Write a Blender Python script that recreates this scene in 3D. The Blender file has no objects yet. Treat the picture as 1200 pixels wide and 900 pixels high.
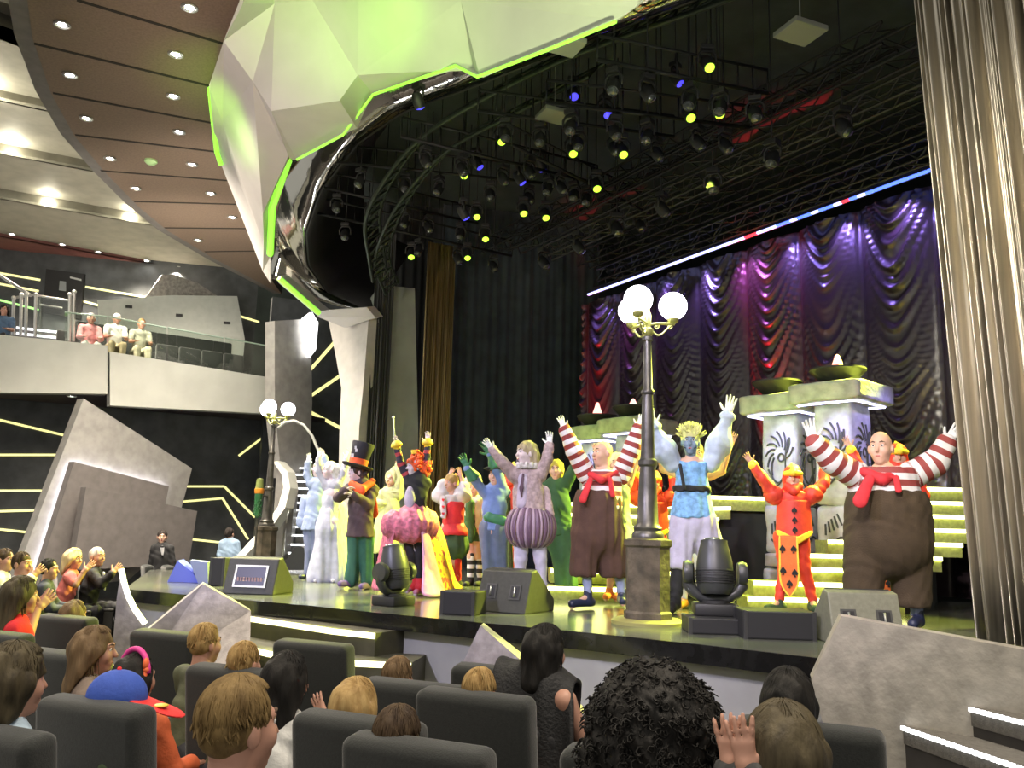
import bpy, bmesh, math, random
import numpy as np
from mathutils import Vector, Matrix
random.seed(7); rng = np.random.default_rng(7)
SC = bpy.context.scene
COL = SC.collection
# ------------------------------------------------------------------ camera model (1200x900)
FPX = 1020.0
PITCH = math.atan(172/1020.0)
ROLL = math.radians(1.5)
CAM = np.array([0.0, 0.0, 1.7])
_F = np.array([0, math.cos(PITCH), math.sin(PITCH)])
_r0 = np.array([1.0, 0, 0]); _u0 = np.array([0, -math.sin(PITCH), math.cos(PITCH)])
_R = math.cos(ROLL)*_r0 + math.sin(ROLL)*_u0
_U = -math.sin(ROLL)*_r0 + math.cos(ROLL)*_u0
def ray(px, py):
    d = FPX*_F + _R*(px-600) - _U*(py-450)
    return d/d[1]
def P(px, py, D):
    """the point seen at a pixel, D metres into the hall (world Y)"""
    return CAM + ray(px, py)*D
def PZ(px, py, z):
    d = ray(px, py); return CAM + d*((z-CAM[2])/d[2])
def PV(px, py, a, b, off=0.0):
    """the point seen at a pixel on the vertical plane through ground points a, b"""
    a = np.array(a[:2], float); b = np.array(b[:2], float)
    n = np.array([-(b-a)[1], (b-a)[0]]); n /= np.linalg.norm(n)
    if n[1] > 0: n = -n
    a = a+n*off
    d = ray(px, py); t = np.dot(a, n)/np.dot(d[:2], n)
    return CAM + d*t
def ground(px, D):
    return P(px, 615, D)[:2]
cam_d = bpy.data.cameras.new('camera'); cam = bpy.data.objects.new('camera', cam_d); COL.objects.link(cam)
cam_d.sensor_width = 36; cam_d.lens = FPX/1200*36; cam_d.clip_end = 200
m = Matrix.Identity(4)
for i in range(3):
    m[i][0] = _R[i]; m[i][1] = _U[i]; m[i][2] = -_F[i]; m[i][3] = CAM[i]
cam.matrix_world = m
SC.camera = cam
# ------------------------------------------------------------------ materials
MATS = {}
def M(name, col=(.5,.5,.5), rough=.6, metal=0.0, var=0.0, vscale=6.0, bump=0.0, bscale=40.0, emit=None, es=1.0,
      sheen=0.0, coat=0.0, spec=.5, stretch=None, col2=None, alpha=1.0):
    if name in MATS: return MATS[name]
    m = bpy.data.materials.new(name); m.use_nodes = True
    nt = m.node_tree; N = nt.nodes; L = nt.links
    b = N['Principled BSDF']
    b.inputs['Base Color'].default_value = (*col, 1); b.inputs['Roughness'].default_value = rough
    b.inputs['Metallic'].default_value = metal; b.inputs['Specular IOR Level'].default_value = spec
    if sheen: b.inputs['Sheen Weight'].default_value = sheen
    if coat: b.inputs['Coat Weight'].default_value = coat; b.inputs['Coat Roughness'].default_value = .1
    tc = N.new('ShaderNodeTexCoord'); mp = N.new('ShaderNodeMapping')
    L.new(tc.outputs['Object'], mp.inputs['Vector'])
    if stretch: mp.inputs['Scale'].default_value = stretch
    if var or col2:
        nz = N.new('ShaderNodeTexNoise'); nz.inputs['Scale'].default_value = vscale; nz.inputs['Detail'].default_value = 5
        L.new(mp.outputs['Vector'], nz.inputs['Vector'])
        cr = N.new('ShaderNodeValToRGB'); L.new(nz.outputs['Fac'], cr.inputs['Fac'])
        c2 = col2 if col2 else tuple(min(1, c*(1+var)) for c in col)
        c1 = col if col2 else tuple(c*(1-var) for c in col)
        cr.color_ramp.elements[0].color = (*c1, 1); cr.color_ramp.elements[1].color = (*c2, 1)
        cr.color_ramp.elements[0].position = .35; cr.color_ramp.elements[1].position = .65
        L.new(cr.outputs['Color'], b.inputs['Base Color'])
    if bump:
        n2 = N.new('ShaderNodeTexNoise'); n2.inputs['Scale'].default_value = bscale; n2.inputs['Detail'].default_value = 3
        L.new(mp.outputs['Vector'], n2.inputs['Vector'])
        bp = N.new('ShaderNodeBump'); bp.inputs['Strength'].default_value = bump; bp.inputs['Distance'].default_value = .02
        L.new(n2.outputs['Fac'], bp.inputs['Height']); L.new(bp.outputs['Normal'], b.inputs['Normal'])
    if emit:
        b.inputs['Emission Color'].default_value = (*emit, 1); b.inputs['Emission Strength'].default_value = es
    MATS[name] = m
    return m
def band_mat(name, c1, c2, period, duty=.5, rough=.7):
    """cloth striped across its own length (the 'band' attribute runs along sleeve or body)"""
    m = M(name, c1, rough, bump=.1, bscale=60)
    nt = m.node_tree; N = nt.nodes; L = nt.links; b = N['Principled BSDF']
    at = N.new('ShaderNodeAttribute'); at.attribute_name = 'band'
    d = N.new('ShaderNodeMath'); d.operation = 'DIVIDE'; d.inputs[1].default_value = period; L.new(at.outputs['Fac'], d.inputs[0])
    f = N.new('ShaderNodeMath'); f.operation = 'FRACT'; L.new(d.outputs[0], f.inputs[0])
    g = N.new('ShaderNodeMath'); g.operation = 'GREATER_THAN'; g.inputs[1].default_value = duty; L.new(f.outputs[0], g.inputs[0])
    mx = N.new('ShaderNodeMix'); mx.data_type = 'RGBA'
    L.new(g.outputs[0], mx.inputs[0]); mx.inputs[6].default_value = (*c1, 1); mx.inputs[7].default_value = (*c2, 1)
    L.new(mx.outputs[2], b.inputs['Base Color'])
    return m
def glass_mat(name, tint=(.85,.95,.9), refl=.12):
    m = bpy.data.materials.new(name); m.use_nodes = True; nt = m.node_tree; N = nt.nodes; L = nt.links
    N.remove(N['Principled BSDF']); out = N['Material Output']
    t = N.new('ShaderNodeBsdfTransparent'); t.inputs[0].default_value = (*tint, 1)
    g = N.new('ShaderNodeBsdfGlossy'); g.inputs['Roughness'].default_value = .03
    mx = N.new('ShaderNodeMixShader'); mx.inputs[0].default_value = refl
    L.new(t.outputs[0], mx.inputs[1]); L.new(g.outputs[0], mx.inputs[2]); L.new(mx.outputs[0], out.inputs['Surface'])
    return m
# ------------------------------------------------------------------ objects
def tag(o, label=None, cat=None, group=None, kind=None):
    if label: o['label'] = label
    if cat: o['category'] = cat
    if group: o['group'] = group
    if kind: o['kind'] = kind
    return o
def empty(name, loc, rz=0.0, label=None, cat=None, group=None):
    o = bpy.data.objects.new(name, None); COL.objects.link(o); o.location = tuple(float(v) for v in loc); o.rotation_euler.z = rz
    o.empty_display_size = .1
    return tag(o, label, cat, group)
def mk(name, verts, faces, mats, parent=None, smooth=False, fm=None, world=True, attr=None, angle=None):
    me = bpy.data.meshes.new(name)
    v = np.asarray(verts, dtype=float).reshape(-1, 3)
    if parent is not None and world:
        p = parent
        off = np.zeros(3)
        while p is not None:
            off += np.array(p.location); p = p.parent
        v = v-off
        loc = None
    elif parent is None and world and len(v):
        loc = (v.min(0)+v.max(0))/2; loc[2] = v[:, 2].min(); v = v-loc
    else: loc = None
    me.from_pydata(v.tolist(), [], [list(map(int, f)) for f in faces])
    if not isinstance(mats, (list, tuple)): mats = [mats]
    for q in mats: me.materials.append(q)
    if fm is not None: me.polygons.foreach_set('material_index', np.asarray(fm, dtype=np.int32))
    if smooth:
        me.polygons.foreach_set('use_smooth', [True]*len(me.polygons))
        if angle: me.set_sharp_from_angle(angle=math.radians(angle))
    if attr is not None:
        a = me.attributes.new('band', 'FLOAT', 'POINT'); a.data.foreach_set('value', np.asarray(attr, dtype=np.float32))
    me.update()
    o = bpy.data.objects.new(name, me); COL.objects.link(o)
    if parent is not None: o.parent = parent
    elif loc is not None: o.location = tuple(loc)
    return o
class MB:
    """collects shapes for ONE mesh object"""
    def __init__(s): s.v = []; s.f = []; s.m = []; s.cur = 0
    def add(s, v, f):
        o = len(s.v); s.v += [tuple(map(float, q)) for q in v]; s.f += [[i+o for i in g] for g in f]; s.m += [s.cur]*len(f); return s
    def mat(s, i): s.cur = i; return s
    def box(s, c, size, rz=0.0, bev=0.0, R=None, seg=2):
        bm = bmesh.new(); bmesh.ops.create_cube(bm, size=1.0)
        bmesh.ops.scale(bm, vec=size, verts=bm.verts)
        if bev: bmesh.ops.bevel(bm, geom=bm.edges[:], offset=bev, segments=seg, profile=.5, affect='EDGES')
        mt = Matrix.Translation(Vector([float(q) for q in c])) @ (R.to_4x4() if R is not None else Matrix.Rotation(rz, 4, 'Z'))
        bmesh.ops.transform(bm, matrix=mt, verts=bm.verts); s.bm(bm); return s
    def bm(s, bm):
        bm.verts.index_update()
        s.add([v.co for v in bm.verts], [[v.index for v in f.verts] for f in bm.faces]); bm.free(); return s
    def prism(s, poly, ext, inset=0.0):
        """a polygon of 3-D points extruded by the vector ext, closed"""
        p = [np.array(q, float) for q in poly]; n = len(p); e = np.array(ext, float)
        # keep faces pointing outward
        c = sum(p)/n; nn = np.zeros(3)
        for i in range(n): nn += np.cross(p[i]-c, p[(i+1) % n]-c)
        if np.dot(nn, e) > 0: p = p[::-1]
        v = p+[q+e for q in p]
        f = [list(range(n)), list(range(2*n-1, n-1, -1))]+[[(i+1) % n, i, n+i, n+(i+1) % n] for i in range(n)]
        s.add(v, f); return s
    def tube(s, path, r, n=10, cap=True):
        pts = [np.array(q, float) for q in path]
        rs = r if isinstance(r, (list, tuple, np.ndarray)) else [r]*len(pts)
        T = []
        for i in range(len(pts)):
            a = pts[max(0, i-1)]; b = pts[min(len(pts)-1, i+1)]; t = b-a; T.append(t/(np.linalg.norm(t)+1e-9))
        up = np.array([0, 0, 1.0]) if abs(T[0][2]) < .9 else np.array([1.0, 0, 0])
        x = np.cross(T[0], up); x /= np.linalg.norm(x)
        v = []; f = []
        for i, p in enumerate(pts):
            x = x-T[i]*np.dot(x, T[i]); x /= (np.linalg.norm(x)+1e-9); y = np.cross(T[i], x)
            for k in range(n):
                a = 2*math.pi*k/n; v.append(p+rs[i]*(x*math.cos(a)+y*math.sin(a)))
        for i in range(len(pts)-1):
            for k in range(n):
                f.append([i*n+k, i*n+(k+1) % n, (i+1)*n+(k+1) % n, (i+1)*n+k])
        if cap:
            f.append(list(range(n))[::-1]); f.append([(len(pts)-1)*n+k for k in range(n)])
        s.add(v, f); return s
    def lathe(s, prof, c, n=24, axis=None, ang=None):
        """profile [(r, h)...] turned about an axis through c (z by default)"""
        v = []; f = []; c = np.array(c, float)
        if axis is None: X, Y, Z = np.eye(3)
        else:
            Z = np.array(axis, float); Z /= np.linalg.norm(Z)
            h = np.array([0, 0, 1.0]) if abs(Z[2]) < .9 else np.array([1.0, 0, 0])
            X = np.cross(h, Z); X /= np.linalg.norm(X); Y = np.cross(Z, X)
        a0 = ang or 0.0
        for r, h in prof:
            for k in range(n):
                a = a0+2*math.pi*k/n; v.append(c+X*r*math.cos(a)+Y*r*math.sin(a)+Z*h)
        for i in range(len(prof)-1):
            for k in range(n): f.append([i*n+k, i*n+(k+1) % n, (i+1)*n+(k+1) % n, (i+1)*n+k])
        if prof[0][0] > 1e-4: f.append(list(range(n))[::-1])
        if prof[-1][0] > 1e-4: f.append([(len(prof)-1)*n+k for k in range(n)])
        s.add(v, f); return s
    def sphere(s, c, r, n=20, R=None, sc=(1, 1, 1)):
        v = []; f = []; m_ = n//2; c = np.array(c, float)
        for i in range(m_+1):
            for k in range(n):
                t = math.pi*i/m_; a = 2*math.pi*k/n
                q = np.array([math.sin(t)*math.cos(a)*sc[0], math.sin(t)*math.sin(a)*sc[1], math.cos(t)*sc[2]])*r
                if R is not None: q = R@q
                v.append(c+q)
        for i in range(m_):
            for k in range(n): f.append([i*n+k, (i+1)*n+k, (i+1)*n+(k+1) % n, i*n+(k+1) % n])
        s.add(v, f); return s
    def grid(s, fn, nu, nv):
        v = [fn(i/nu, j/nv) for j in range(nv+1) for i in range(nu+1)]
        f = [[j*(nu+1)+i, j*(nu+1)+i+1, (j+1)*(nu+1)+i+1, (j+1)*(nu+1)+i] for j in range(nv) for i in range(nu)]
        s.add(v, f); return s
    def build(s, name, mats, parent=None, smooth=False, angle=None, world=True):
        return mk(name, s.v, s.f, mats, parent, smooth, s.m, world, None, angle)
def copy_tree(o, parent=None):
    c = o.copy(); COL.objects.link(c)
    if parent is not None: c.parent = parent
    for ch in list(o.children): copy_tree(ch, c)
    return c
ORD = ['first','second','third','fourth','fifth','sixth','seventh','eighth','ninth','tenth','eleventh','twelfth','thirteenth','fourteenth','fifteenth','sixteenth']
# ------------------------------------------------------------------ signed-distance modelling for bodies and cloth
def nrm(v):
    v = np.asarray(v, float); return v/(np.linalg.norm(v)+1e-12)
class SDF:
    def __init__(s): s.p = []; s.cuts = []; s.wob = None
    def cap(s, a, b, ra, rb=None, k=.03, flat=None):
        """tapered capsule; flat=(direction, factor) squashes it along a direction"""
        s.p.append(('c', np.array(a, float), np.array(b, float), ra, ra if rb is None else rb, k, flat)); return s
    def ell(s, c, r, R=None, k=.03, sub=False):
        s.p.append(('s' if sub else 'e', np.array(c, float), np.array(r, float), np.eye(3) if R is None else np.array(R, float), k)); return s
    def cut(s, pt, n): s.cuts.append((np.array(pt, float), nrm(n))); return s
    def bounds(s):
        lo = np.full(3, 1e9); hi = -lo
        for q in s.p:
            if q[0] == 'c':
                r = max(q[3], q[4])
                if q[6]: r *= max(1, q[6][1])
                for e in (q[1], q[2]): lo = np.minimum(lo, e-r); hi = np.maximum(hi, e+r)
            elif q[0] == 'e':
                ex = np.sqrt(((q[3]*q[2])**2).sum(1)); lo = np.minimum(lo, q[1]-ex); hi = np.maximum(hi, q[1]+ex)
        return lo, hi
    def mesh(s, h, noise=None):
        lo, hi = s.bounds(); lo = lo-3*h; hi = hi+3*h
        n = np.ceil((hi-lo)/h).astype(int)+1
        D = np.full(n, 1.0, dtype=np.float32)
        ax = [lo[i]+h*np.arange(n[i]) for i in range(3)]
        for q in s.p:
            k = q[5] if q[0] == 'c' else q[4]
            if q[0] == 'c':
                r = max(q[3], q[4])*(max(1, q[6][1]) if q[6] else 1); l0 = np.minimum(q[1], q[2])-r; h0 = np.maximum(q[1], q[2])+r
            else:
                ex = np.sqrt(((q[3]*q[2])**2).sum(1)); l0 = q[1]-ex; h0 = q[1]+ex
            pad = 1.2*k+2.5*h
            i0 = np.maximum(0, np.floor((l0-pad-lo)/h).astype(int)); i1 = np.minimum(n, np.ceil((h0+pad-lo)/h).astype(int)+1)
            if (i1 <= i0).any(): continue
            X = ax[0][i0[0]:i1[0], None, None]; Y = ax[1][None, i0[1]:i1[1], None]; Z = ax[2][None, None, i0[2]:i1[2]]
            if q[0] == 'c':
                a, b = q[1], q[2]; ab = b-a; L2 = max(1e-9, ab@ab)
                px = X-a[0]; py = Y-a[1]; pz = Z-a[2]
                t = np.clip((px*ab[0]+py*ab[1]+pz*ab[2])/L2, 0, 1)
                vx = px-t*ab[0]; vy = py-t*ab[1]; vz = pz-t*ab[2]
                if q[6]:
                    nn = nrm(q[6][0]); w = (vx*nn[0]+vy*nn[1]+vz*nn[2])*(1/q[6][1]-1)
                    vx = vx+w*nn[0]; vy = vy+w*nn[1]; vz = vz+w*nn[2]
                d = np.sqrt(vx*vx+vy*vy+vz*vz)-(q[3]+(q[4]-q[3])*t)
                if q[6] and q[6][1] < 1: d = d*(.5+.5*q[6][1])
            else:
                R = q[3]; px = X-q[1][0]; py = Y-q[1][1]; pz = Z-q[1][2]
                a = [(px*R[0, i]+py*R[1, i]+pz*R[2, i])/q[2][i] for i in range(3)]
                k0 = np.sqrt(a[0]**2+a[1]**2+a[2]**2)+1e-9
                k1 = np.sqrt((a[0]/q[2][0])**2+(a[1]/q[2][1])**2+(a[2]/q[2][2])**2)+1e-9
                d = k0*(k0-1)/k1
            S = D[i0[0]:i1[0], i0[1]:i1[1], i0[2]:i1[2]]
            if q[0] == 's':
                d = -d; hh = np.clip(.5-.5*(S-d)/k, 0, 1)
                S[...] = S*(1-hh)+d*hh+k*hh*(1-hh)
            else:
                hh = np.clip(.5+.5*(d-S)/k, 0, 1)
                S[...] = d*(1-hh)+S*hh-k*hh*(1-hh)
        if s.cuts:
            X = ax[0][:, None, None]; Y = ax[1][None, :, None]; Z = ax[2][None, None, :]
            for pt, nn in s.cuts:
                D = np.maximum(D, (X-pt[0])*nn[0]+(Y-pt[1])*nn[1]+(Z-pt[2])*nn[2]).astype(np.float32)
        if noise is not None:
            X, Y, Z = np.meshgrid(*ax, indexing='ij'); D = D+noise(X, Y, Z)
        return surface_nets(D, lo, h)
    def band(s, V):
        """running length along the nearest limb for every vertex"""
        best = np.full(len(V), 1e9); out = np.zeros(len(V))
        for q in s.p:
            if q[0] != 'c': continue
            ab = q[2]-q[1]; L = np.linalg.norm(ab)+1e-9
            t = ((V-q[1])@ab)/L**2; tc = np.clip(t, 0, 1)
            d = np.linalg.norm(V-q[1]-tc[:, None]*ab, axis=1)-(q[3]+(q[4]-q[3])*tc)
            o = s.boff.get(id(q), 0.0) if hasattr(s, 'boff') else 0.0
            w = d < best; best[w] = d[w]; out[w] = (o+t*L)[w]
        return out
def surface_nets(D, lo, h):
    s = D < 0; n = D.shape
    c = np.zeros((n[0]-1, n[1]-1, n[2]-1), dtype=np.int8)
    for i in (0, 1):
        for j in (0, 1):
            for k in (0, 1): c += s[i:n[0]-1+i, j:n[1]-1+j, k:n[2]-1+k]
    act = (c > 0) & (c < 8)
    I = np.argwhere(act)
    if len(I) == 0: return np.zeros((0, 3)), []
    idx = np.full(c.shape, -1, dtype=np.int64); idx[act] = np.arange(len(I))
    off = np.array([[i, j, k] for i in (0, 1) for j in (0, 1) for k in (0, 1)])
    val = np.stack([D[I[:, 0]+o[0], I[:, 1]+o[1], I[:, 2]+o[2]] for o in off], 1).astype(float)
    acc = np.zeros((len(I), 3)); cnt = np.zeros(len(I))
    for a in range(8):
        for b in range(a+1, 8):
            if abs(off[a]-off[b]).sum() != 1: continue
            va, vb = val[:, a], val[:, b]; x = (va < 0) != (vb < 0)
            t = np.where(x, va/(va-vb+1e-12), 0)
            p = off[a]+t[:, None]*(off[b]-off[a]); acc[x] += p[x]; cnt[x] += 1
    V = lo+h*(I+acc/cnt[:, None])
    F = []
    for ax in range(3):
        u, v = (ax+1) % 3, (ax+2) % 3
        sl0 = [slice(None)]*3; sl1 = [slice(None)]*3
        sl0[ax] = slice(0, n[ax]-1); sl1[ax] = slice(1, n[ax])
        A = s[tuple(sl0)]; B = s[tuple(sl1)]
        E = np.argwhere(A != B)
        ok = (E[:, u] > 0) & (E[:, v] > 0) & (E[:, u] < n[u]-1) & (E[:, v] < n[v]-1); E = E[ok]
        inside = s[E[:, 0], E[:, 1], E[:, 2]]
        def cell(du, dv):
            C = E.copy(); C[:, u] += du; C[:, v] += dv; return idx[C[:, 0], C[:, 1], C[:, 2]]
        q = np.stack([cell(-1, -1), cell(0, -1), cell(0, 0), cell(-1, 0)], 1)
        q[~inside] = q[~inside][:, ::-1]
        F.append(q)
    F = np.concatenate(F)
    return V, F
def mesh_fast(name, V, F, mats, parent=None, band=None, fm=None):
    """a smooth quad mesh built from numpy arrays"""
    me = bpy.data.meshes.new(name); V = np.asarray(V, float); F = np.asarray(F, np.int64)
    p = parent; off = np.zeros(3); loc = None
    while p is not None: off += np.array(p.location); p = p.parent
    if parent is None:
        loc = (V.min(0)+V.max(0))/2; loc[2] = V[:, 2].min(); off = loc
    V = V-off
    me.vertices.add(len(V)); me.vertices.foreach_set('co', V.astype(np.float32).ravel())
    me.loops.add(F.size); me.loops.foreach_set('vertex_index', F.astype(np.int32).ravel())
    me.polygons.add(len(F)); me.polygons.foreach_set('loop_start', np.arange(0, F.size, 4, dtype=np.int32))
    me.polygons.foreach_set('use_smooth', np.ones(len(F), bool))
    if not isinstance(mats, (list, tuple)): mats = [mats]
    for q in mats: me.materials.append(q)
    if fm is not None: me.polygons.foreach_set('material_index', np.asarray(fm, np.int32))
    if band is not None:
        a = me.attributes.new('band', 'FLOAT', 'POINT'); a.data.foreach_set('value', np.asarray(band, np.float32))
    me.update(calc_edges=True); me.validate()
    o = bpy.data.objects.new(name, me); COL.objects.link(o)
    if parent is not None: o.parent = parent
    else: o.location = tuple(loc)
    return o
def join(*vf):
    V = []; F = []; o = 0
    for v, f in vf:
        if len(v) == 0: continue
        V.append(v); F.append(np.asarray(f)+o); o += len(v)
    return np.concatenate(V), np.concatenate(F)
# ================================================================== THE HALL
FLOOR = -0.1; STZ = 0.9
dark_wall = M('dark wall panels', (.060,.066,.070), .55, var=.25, vscale=3, bump=.05, bscale=30)
carpet = M('charcoal carpet', (.045,.042,.042), .95, var=.3, vscale=60, bump=.3, bscale=200)
fascia_m = M('pale grey balcony laminate', (.50,.51,.47), .5, var=.06, vscale=2, bump=.03, bscale=60)
grey_panel = M('brushed grey cladding', (.36,.35,.33), .45, .2, var=.12, vscale=5, bump=.05, bscale=25)
grey_dark = M('darker grey cladding', (.17,.155,.15), .5, .1, var=.1, vscale=6, bump=.05, bscale=25)
brown_ceiling = M('brown ceiling panels', (.215,.15,.11), .6, var=.12, vscale=30, bump=.04, bscale=80)
ceil_grey = M('grey ceiling plaster', (.44,.42,.34), .7, var=.08, vscale=3)
metal_strip = M('polished steel strip', (.26,.25,.21), .30, .9, var=.2, vscale=2)
maroon = M('maroon soffit', (.20,.075,.065), .6, var=.1, vscale=4)
black_m = M('matt black', (.012,.012,.013), .6)
seam_m = M('dark joint', (.02,.015,.012), .8)
led_y = M('warm yellow light strip', (.9,.9,.5), .5, emit=(.92,.86,.33), es=.48)
led_g = M('green light strip', (.4,.9,.3), .5, emit=(.45,1.0,.25), es=.5)
led_w = M('white light strip', (.9,.9,.9), .5, emit=(.95,.97,1.0), es=1.1)
lens_w = M('lit downlight lens', (1,1,1), .3, emit=(1.0,.96,.9), es=30)
steel = M('brushed steel', (.6,.6,.58), .3, .95)
soffit_p = M('dark purple soffit', (.060,.045,.060), .7, var=.2, vscale=4)
soffit_l = M('mauve soffit band', (.15,.12,.135), .6)
steel_rail = steel
glassm = glass_mat('balcony glass', (.94,.985,.95), .07)

fl = MB(); fl.box((-4, 12, FLOOR-.1), (46, 44, .2)); tag(fl.build('floor', carpet), 'dark carpeted auditorium floor in front of the stage', 'floor', kind='structure')

# ---- outer ceiling: grey tiers stepping down, polished risers between
def tiers():
    pl = MB(); st = MB()
    # (y at x0, y at x1) of each edge, traced left to right; plate edges then riser edges
    X0 = -60
    rows = [((X0, -10), (40, 30), (X0, 20), (52, 52)), ((X0, 92), (75, 122), (X0, 104), (80, 134)),
            ((X0, 156), (125, 192), (X0, 168), (134, 206)), ((X0, 210), (185, 254), (X0, 222), (196, 266))]
    z = 10.4; zs = []
    edges = []
    for a, b, c, d in rows:
        A = PZ(*a, z); B = PZ(*b, z)
        C = P(c[0], c[1], A[1]); zb = C[2]
        edges.append((A, B, zb, z)); z = zb
    # plates run from the previous riser foot to the next riser top
    prev = None
    ext = np.array([16.0, 0, 0])
    def wide(A, B, zz):
        d = nrm(B-A); a = A-d*6; b = B+d*9; return np.array([*a[:2], zz]), np.array([*b[:2], zz])
    for i, (A, B, zb, zt) in enumerate(edges):
        a, b = wide(A, B, zt)
        if prev is None:
            n = np.array([-(b-a)[1], (b-a)[0], 0]); n = n/np.linalg.norm(n); n *= -1 if n[1] > 0 else 1
            p0, p1 = a+n*8, b+n*8
        else: p0, p1 = prev
        pl.prism([p0, p1, b, a], (0, 0, .06))
        a2, b2 = wide(A, B, zb)
        nrmv = np.array([(b-a)[1], -(b-a)[0], 0]); nrmv /= np.linalg.norm(nrmv)
        st.prism([a, b, b2, a2], -nrmv*.06)
        prev = (a2, b2)
    # last plate, then the maroon soffit
    z = edges[-1][2]
    e0, e1 = PZ(X0, 262, z), PZ(320, 332, z)
    a, b = wide(e0, e1, z); pl.prism([prev[0], prev[1], b, a], (0, 0, .06))
    o1 = pl.build('ceiling', ceil_grey); tag(o1, 'grey stepped ceiling tiers above the balcony', 'ceiling', kind='structure')
    o2 = st.build('trim_1', metal_strip); tag(o2, 'polished steel risers between the grey ceiling tiers', 'ceiling trim', kind='structure')
    s = MB(); f0, f1 = PZ(X0, 280, z-.05), PZ(330, 341, z-.05)
    a3, b3 = wide(f0, f1, z-.1); a4 = np.array([*a[:2], z-.1]); b4 = np.array([*b[:2], z-.1])
    s.prism([a4, b4, b3, a3], (0, 0, .1))
    tag(s.build('trim_2', maroon), 'maroon soffit band with downlights above the balcony wall', 'soffit', kind='structure')
    global RISER_FILLS
    RISER_FILLS = [(PV(x, y, edges[i][0], edges[i][1], .3)) for i, x, y in ((2,12,174),(3,57,229),(3,155,247),(1,-20,112))]
    return z-.1
SOF = tiers()
# ---- brown ceiling disc
ZC = 8.0
edge = [(24,-160),(22,-60),(32,0),(38,45),(60,110),(87,159),(125,204),(162,242),(196,270),(249,302),(330,345)]
E = [PZ(x, y, ZC) for x, y in edge]
inner = [(318,328),(290,200),(310,110),(360,30),(420,-40),(640,-120),(640,-200)]
poly = E+[PZ(x, y, ZC) for x, y in inner]
d = MB(); d.prism(poly, (0, 0, .35))
d.mat(1)
for (x0, y0), (x1, y1) in [((90,0),(285,58)),((40,51),(285,110)),((62,109),(280,150)),((88,158),(280,181)),((118,200),(285,213)),((157,236),(300,240)),((193,267),(305,268)),((240,295),(312,294))]:
    a, b = PZ(x0, y0, ZC), PZ(x1, y1, ZC); dd = nrm(b-a); n = np.array([-dd[1], dd[0], 0])*.03
    d.prism([a-n, b-n, b+n, a+n], (0, 0, -.004))
tag(d.build('ceiling_disc', [brown_ceiling, seam_m]), 'brown curved lower ceiling with panel joints and downlights', 'ceiling', kind='structure')
rim = MB()
out = []
for i, p in enumerate(E):
    t = nrm(E[min(i+1, len(E)-1)]-E[max(i-1, 0)]); n = np.array([t[1], -t[0], 0]); n *= -1 if n[0] > 0 else 1
    out.append(p+n*.22)
for i in range(len(E)-1):
    u = np.array([0, 0, .02])
    rim.prism([E[i]+u, E[i+1]+u, out[i+1]+u, out[i]+u], (0, 0, .5))
tag(rim.build('trim_3', grey_dark), 'dark rim around the brown ceiling disc', 'ceiling trim', kind='structure')
# ---- downlights
def make_downlight():
    r = empty('downlight', (0, 0, 0))
    a = MB(); a.lathe([(.10, -.001), (.105, -.02), (.08, -.028), (.07, -.012)], (0, 0, 0), 20); a.build('trim_ring', steel, r, True, 40, world=False)
    b = MB(); b.lathe([(.0001, -.016), (.05, -.014), (.069, -.006)], (0, 0, 0), 20); b.build('lens', lens_w, r, True, world=False)
    return r
DL = make_downlight(); dl_used = [False]
def downlight(p, label, grp):
    o = DL if not dl_used[0] else copy_tree(DL); dl_used[0] = True
    o.location = tuple(p); o['label'] = label; o['category'] = 'ceiling light'; o['group'] = grp
for i, (x, y) in enumerate([(73,28),(82,87),(101,138),(129,185),(159,220)]):
    downlight(PZ(x, y, ZC), f'{ORD[i]} downlight from the top in the row along the curved rim of brown ceiling', 'downlights in the brown ceiling')
for i, (x, y) in enumerate([(222,8),(206,63),(203,112),(210,154),(225,192),(247,226),(272,254),(232,281)]):
    downlight(PZ(x, y, ZC), f'{ORD[i]} downlight from the top in the brown ceiling row beside the green canopy', 'downlights in the brown ceiling')
for i, (x, y) in enumerate([(14,274),(73,286),(115,295),(172,305),(210,313),(262,323)]):
    downlight(PZ(x, y, SOF), f'{ORD[i]} downlight from the left in the maroon soffit band over the balcony', 'downlights in the maroon soffit')
sd = MB(); sd.lathe([(.11, 0), (.11, -.03), (.07, -.07), (.0001, -.085)], PZ(177, 188, ZC), 20)
tag(sd.build('smoke_detector', M('detector plastic', (.5,.75,.35), .4), smooth=True, angle=40), 'small round greenish smoke detector on the brown ceiling', 'smoke detector')

# ---- walls of the house-left side
W2a, W2b = ground(-200, 22.8), ground(420, 26.2)
w = MB()
def wallpts(px0, px1, y_top, y_bot, a, b, off=0):
    return [PV(px0, y_top[0], a, b, off), PV(px1, y_top[1], a, b, off), PV(px1, y_bot[1], a, b, off), PV(px0, y_bot[0], a, b, off)]
def vwall(mb, a, b, z0, z1, th=.25):
    a = np.array([*a[:2], z0]); b = np.array([*b[:2], z0]); dd = nrm(b-a); n = np.array([-dd[1], dd[0], 0]); n *= 1 if n[1] > 0 else -1
    mb.prism([a, b, b+[0, 0, z1-z0], a+[0, 0, z1-z0]], n*th)
vwall(w, W2a, W2b, 4.85, 11.5)
tag(w.build('wall_upper', dark_wall), 'dark upper wall behind the balcony seats', 'wall', kind='structure')
W1a, W1b = ground(-220, 18.0), ground(430, 24.0)
w = MB(); vwall(w, W1a, W1b, FLOOR, 4.9)
tag(w.build('wall_lower', dark_wall), 'dark lower wall under the balcony', 'wall', kind='structure')
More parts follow.
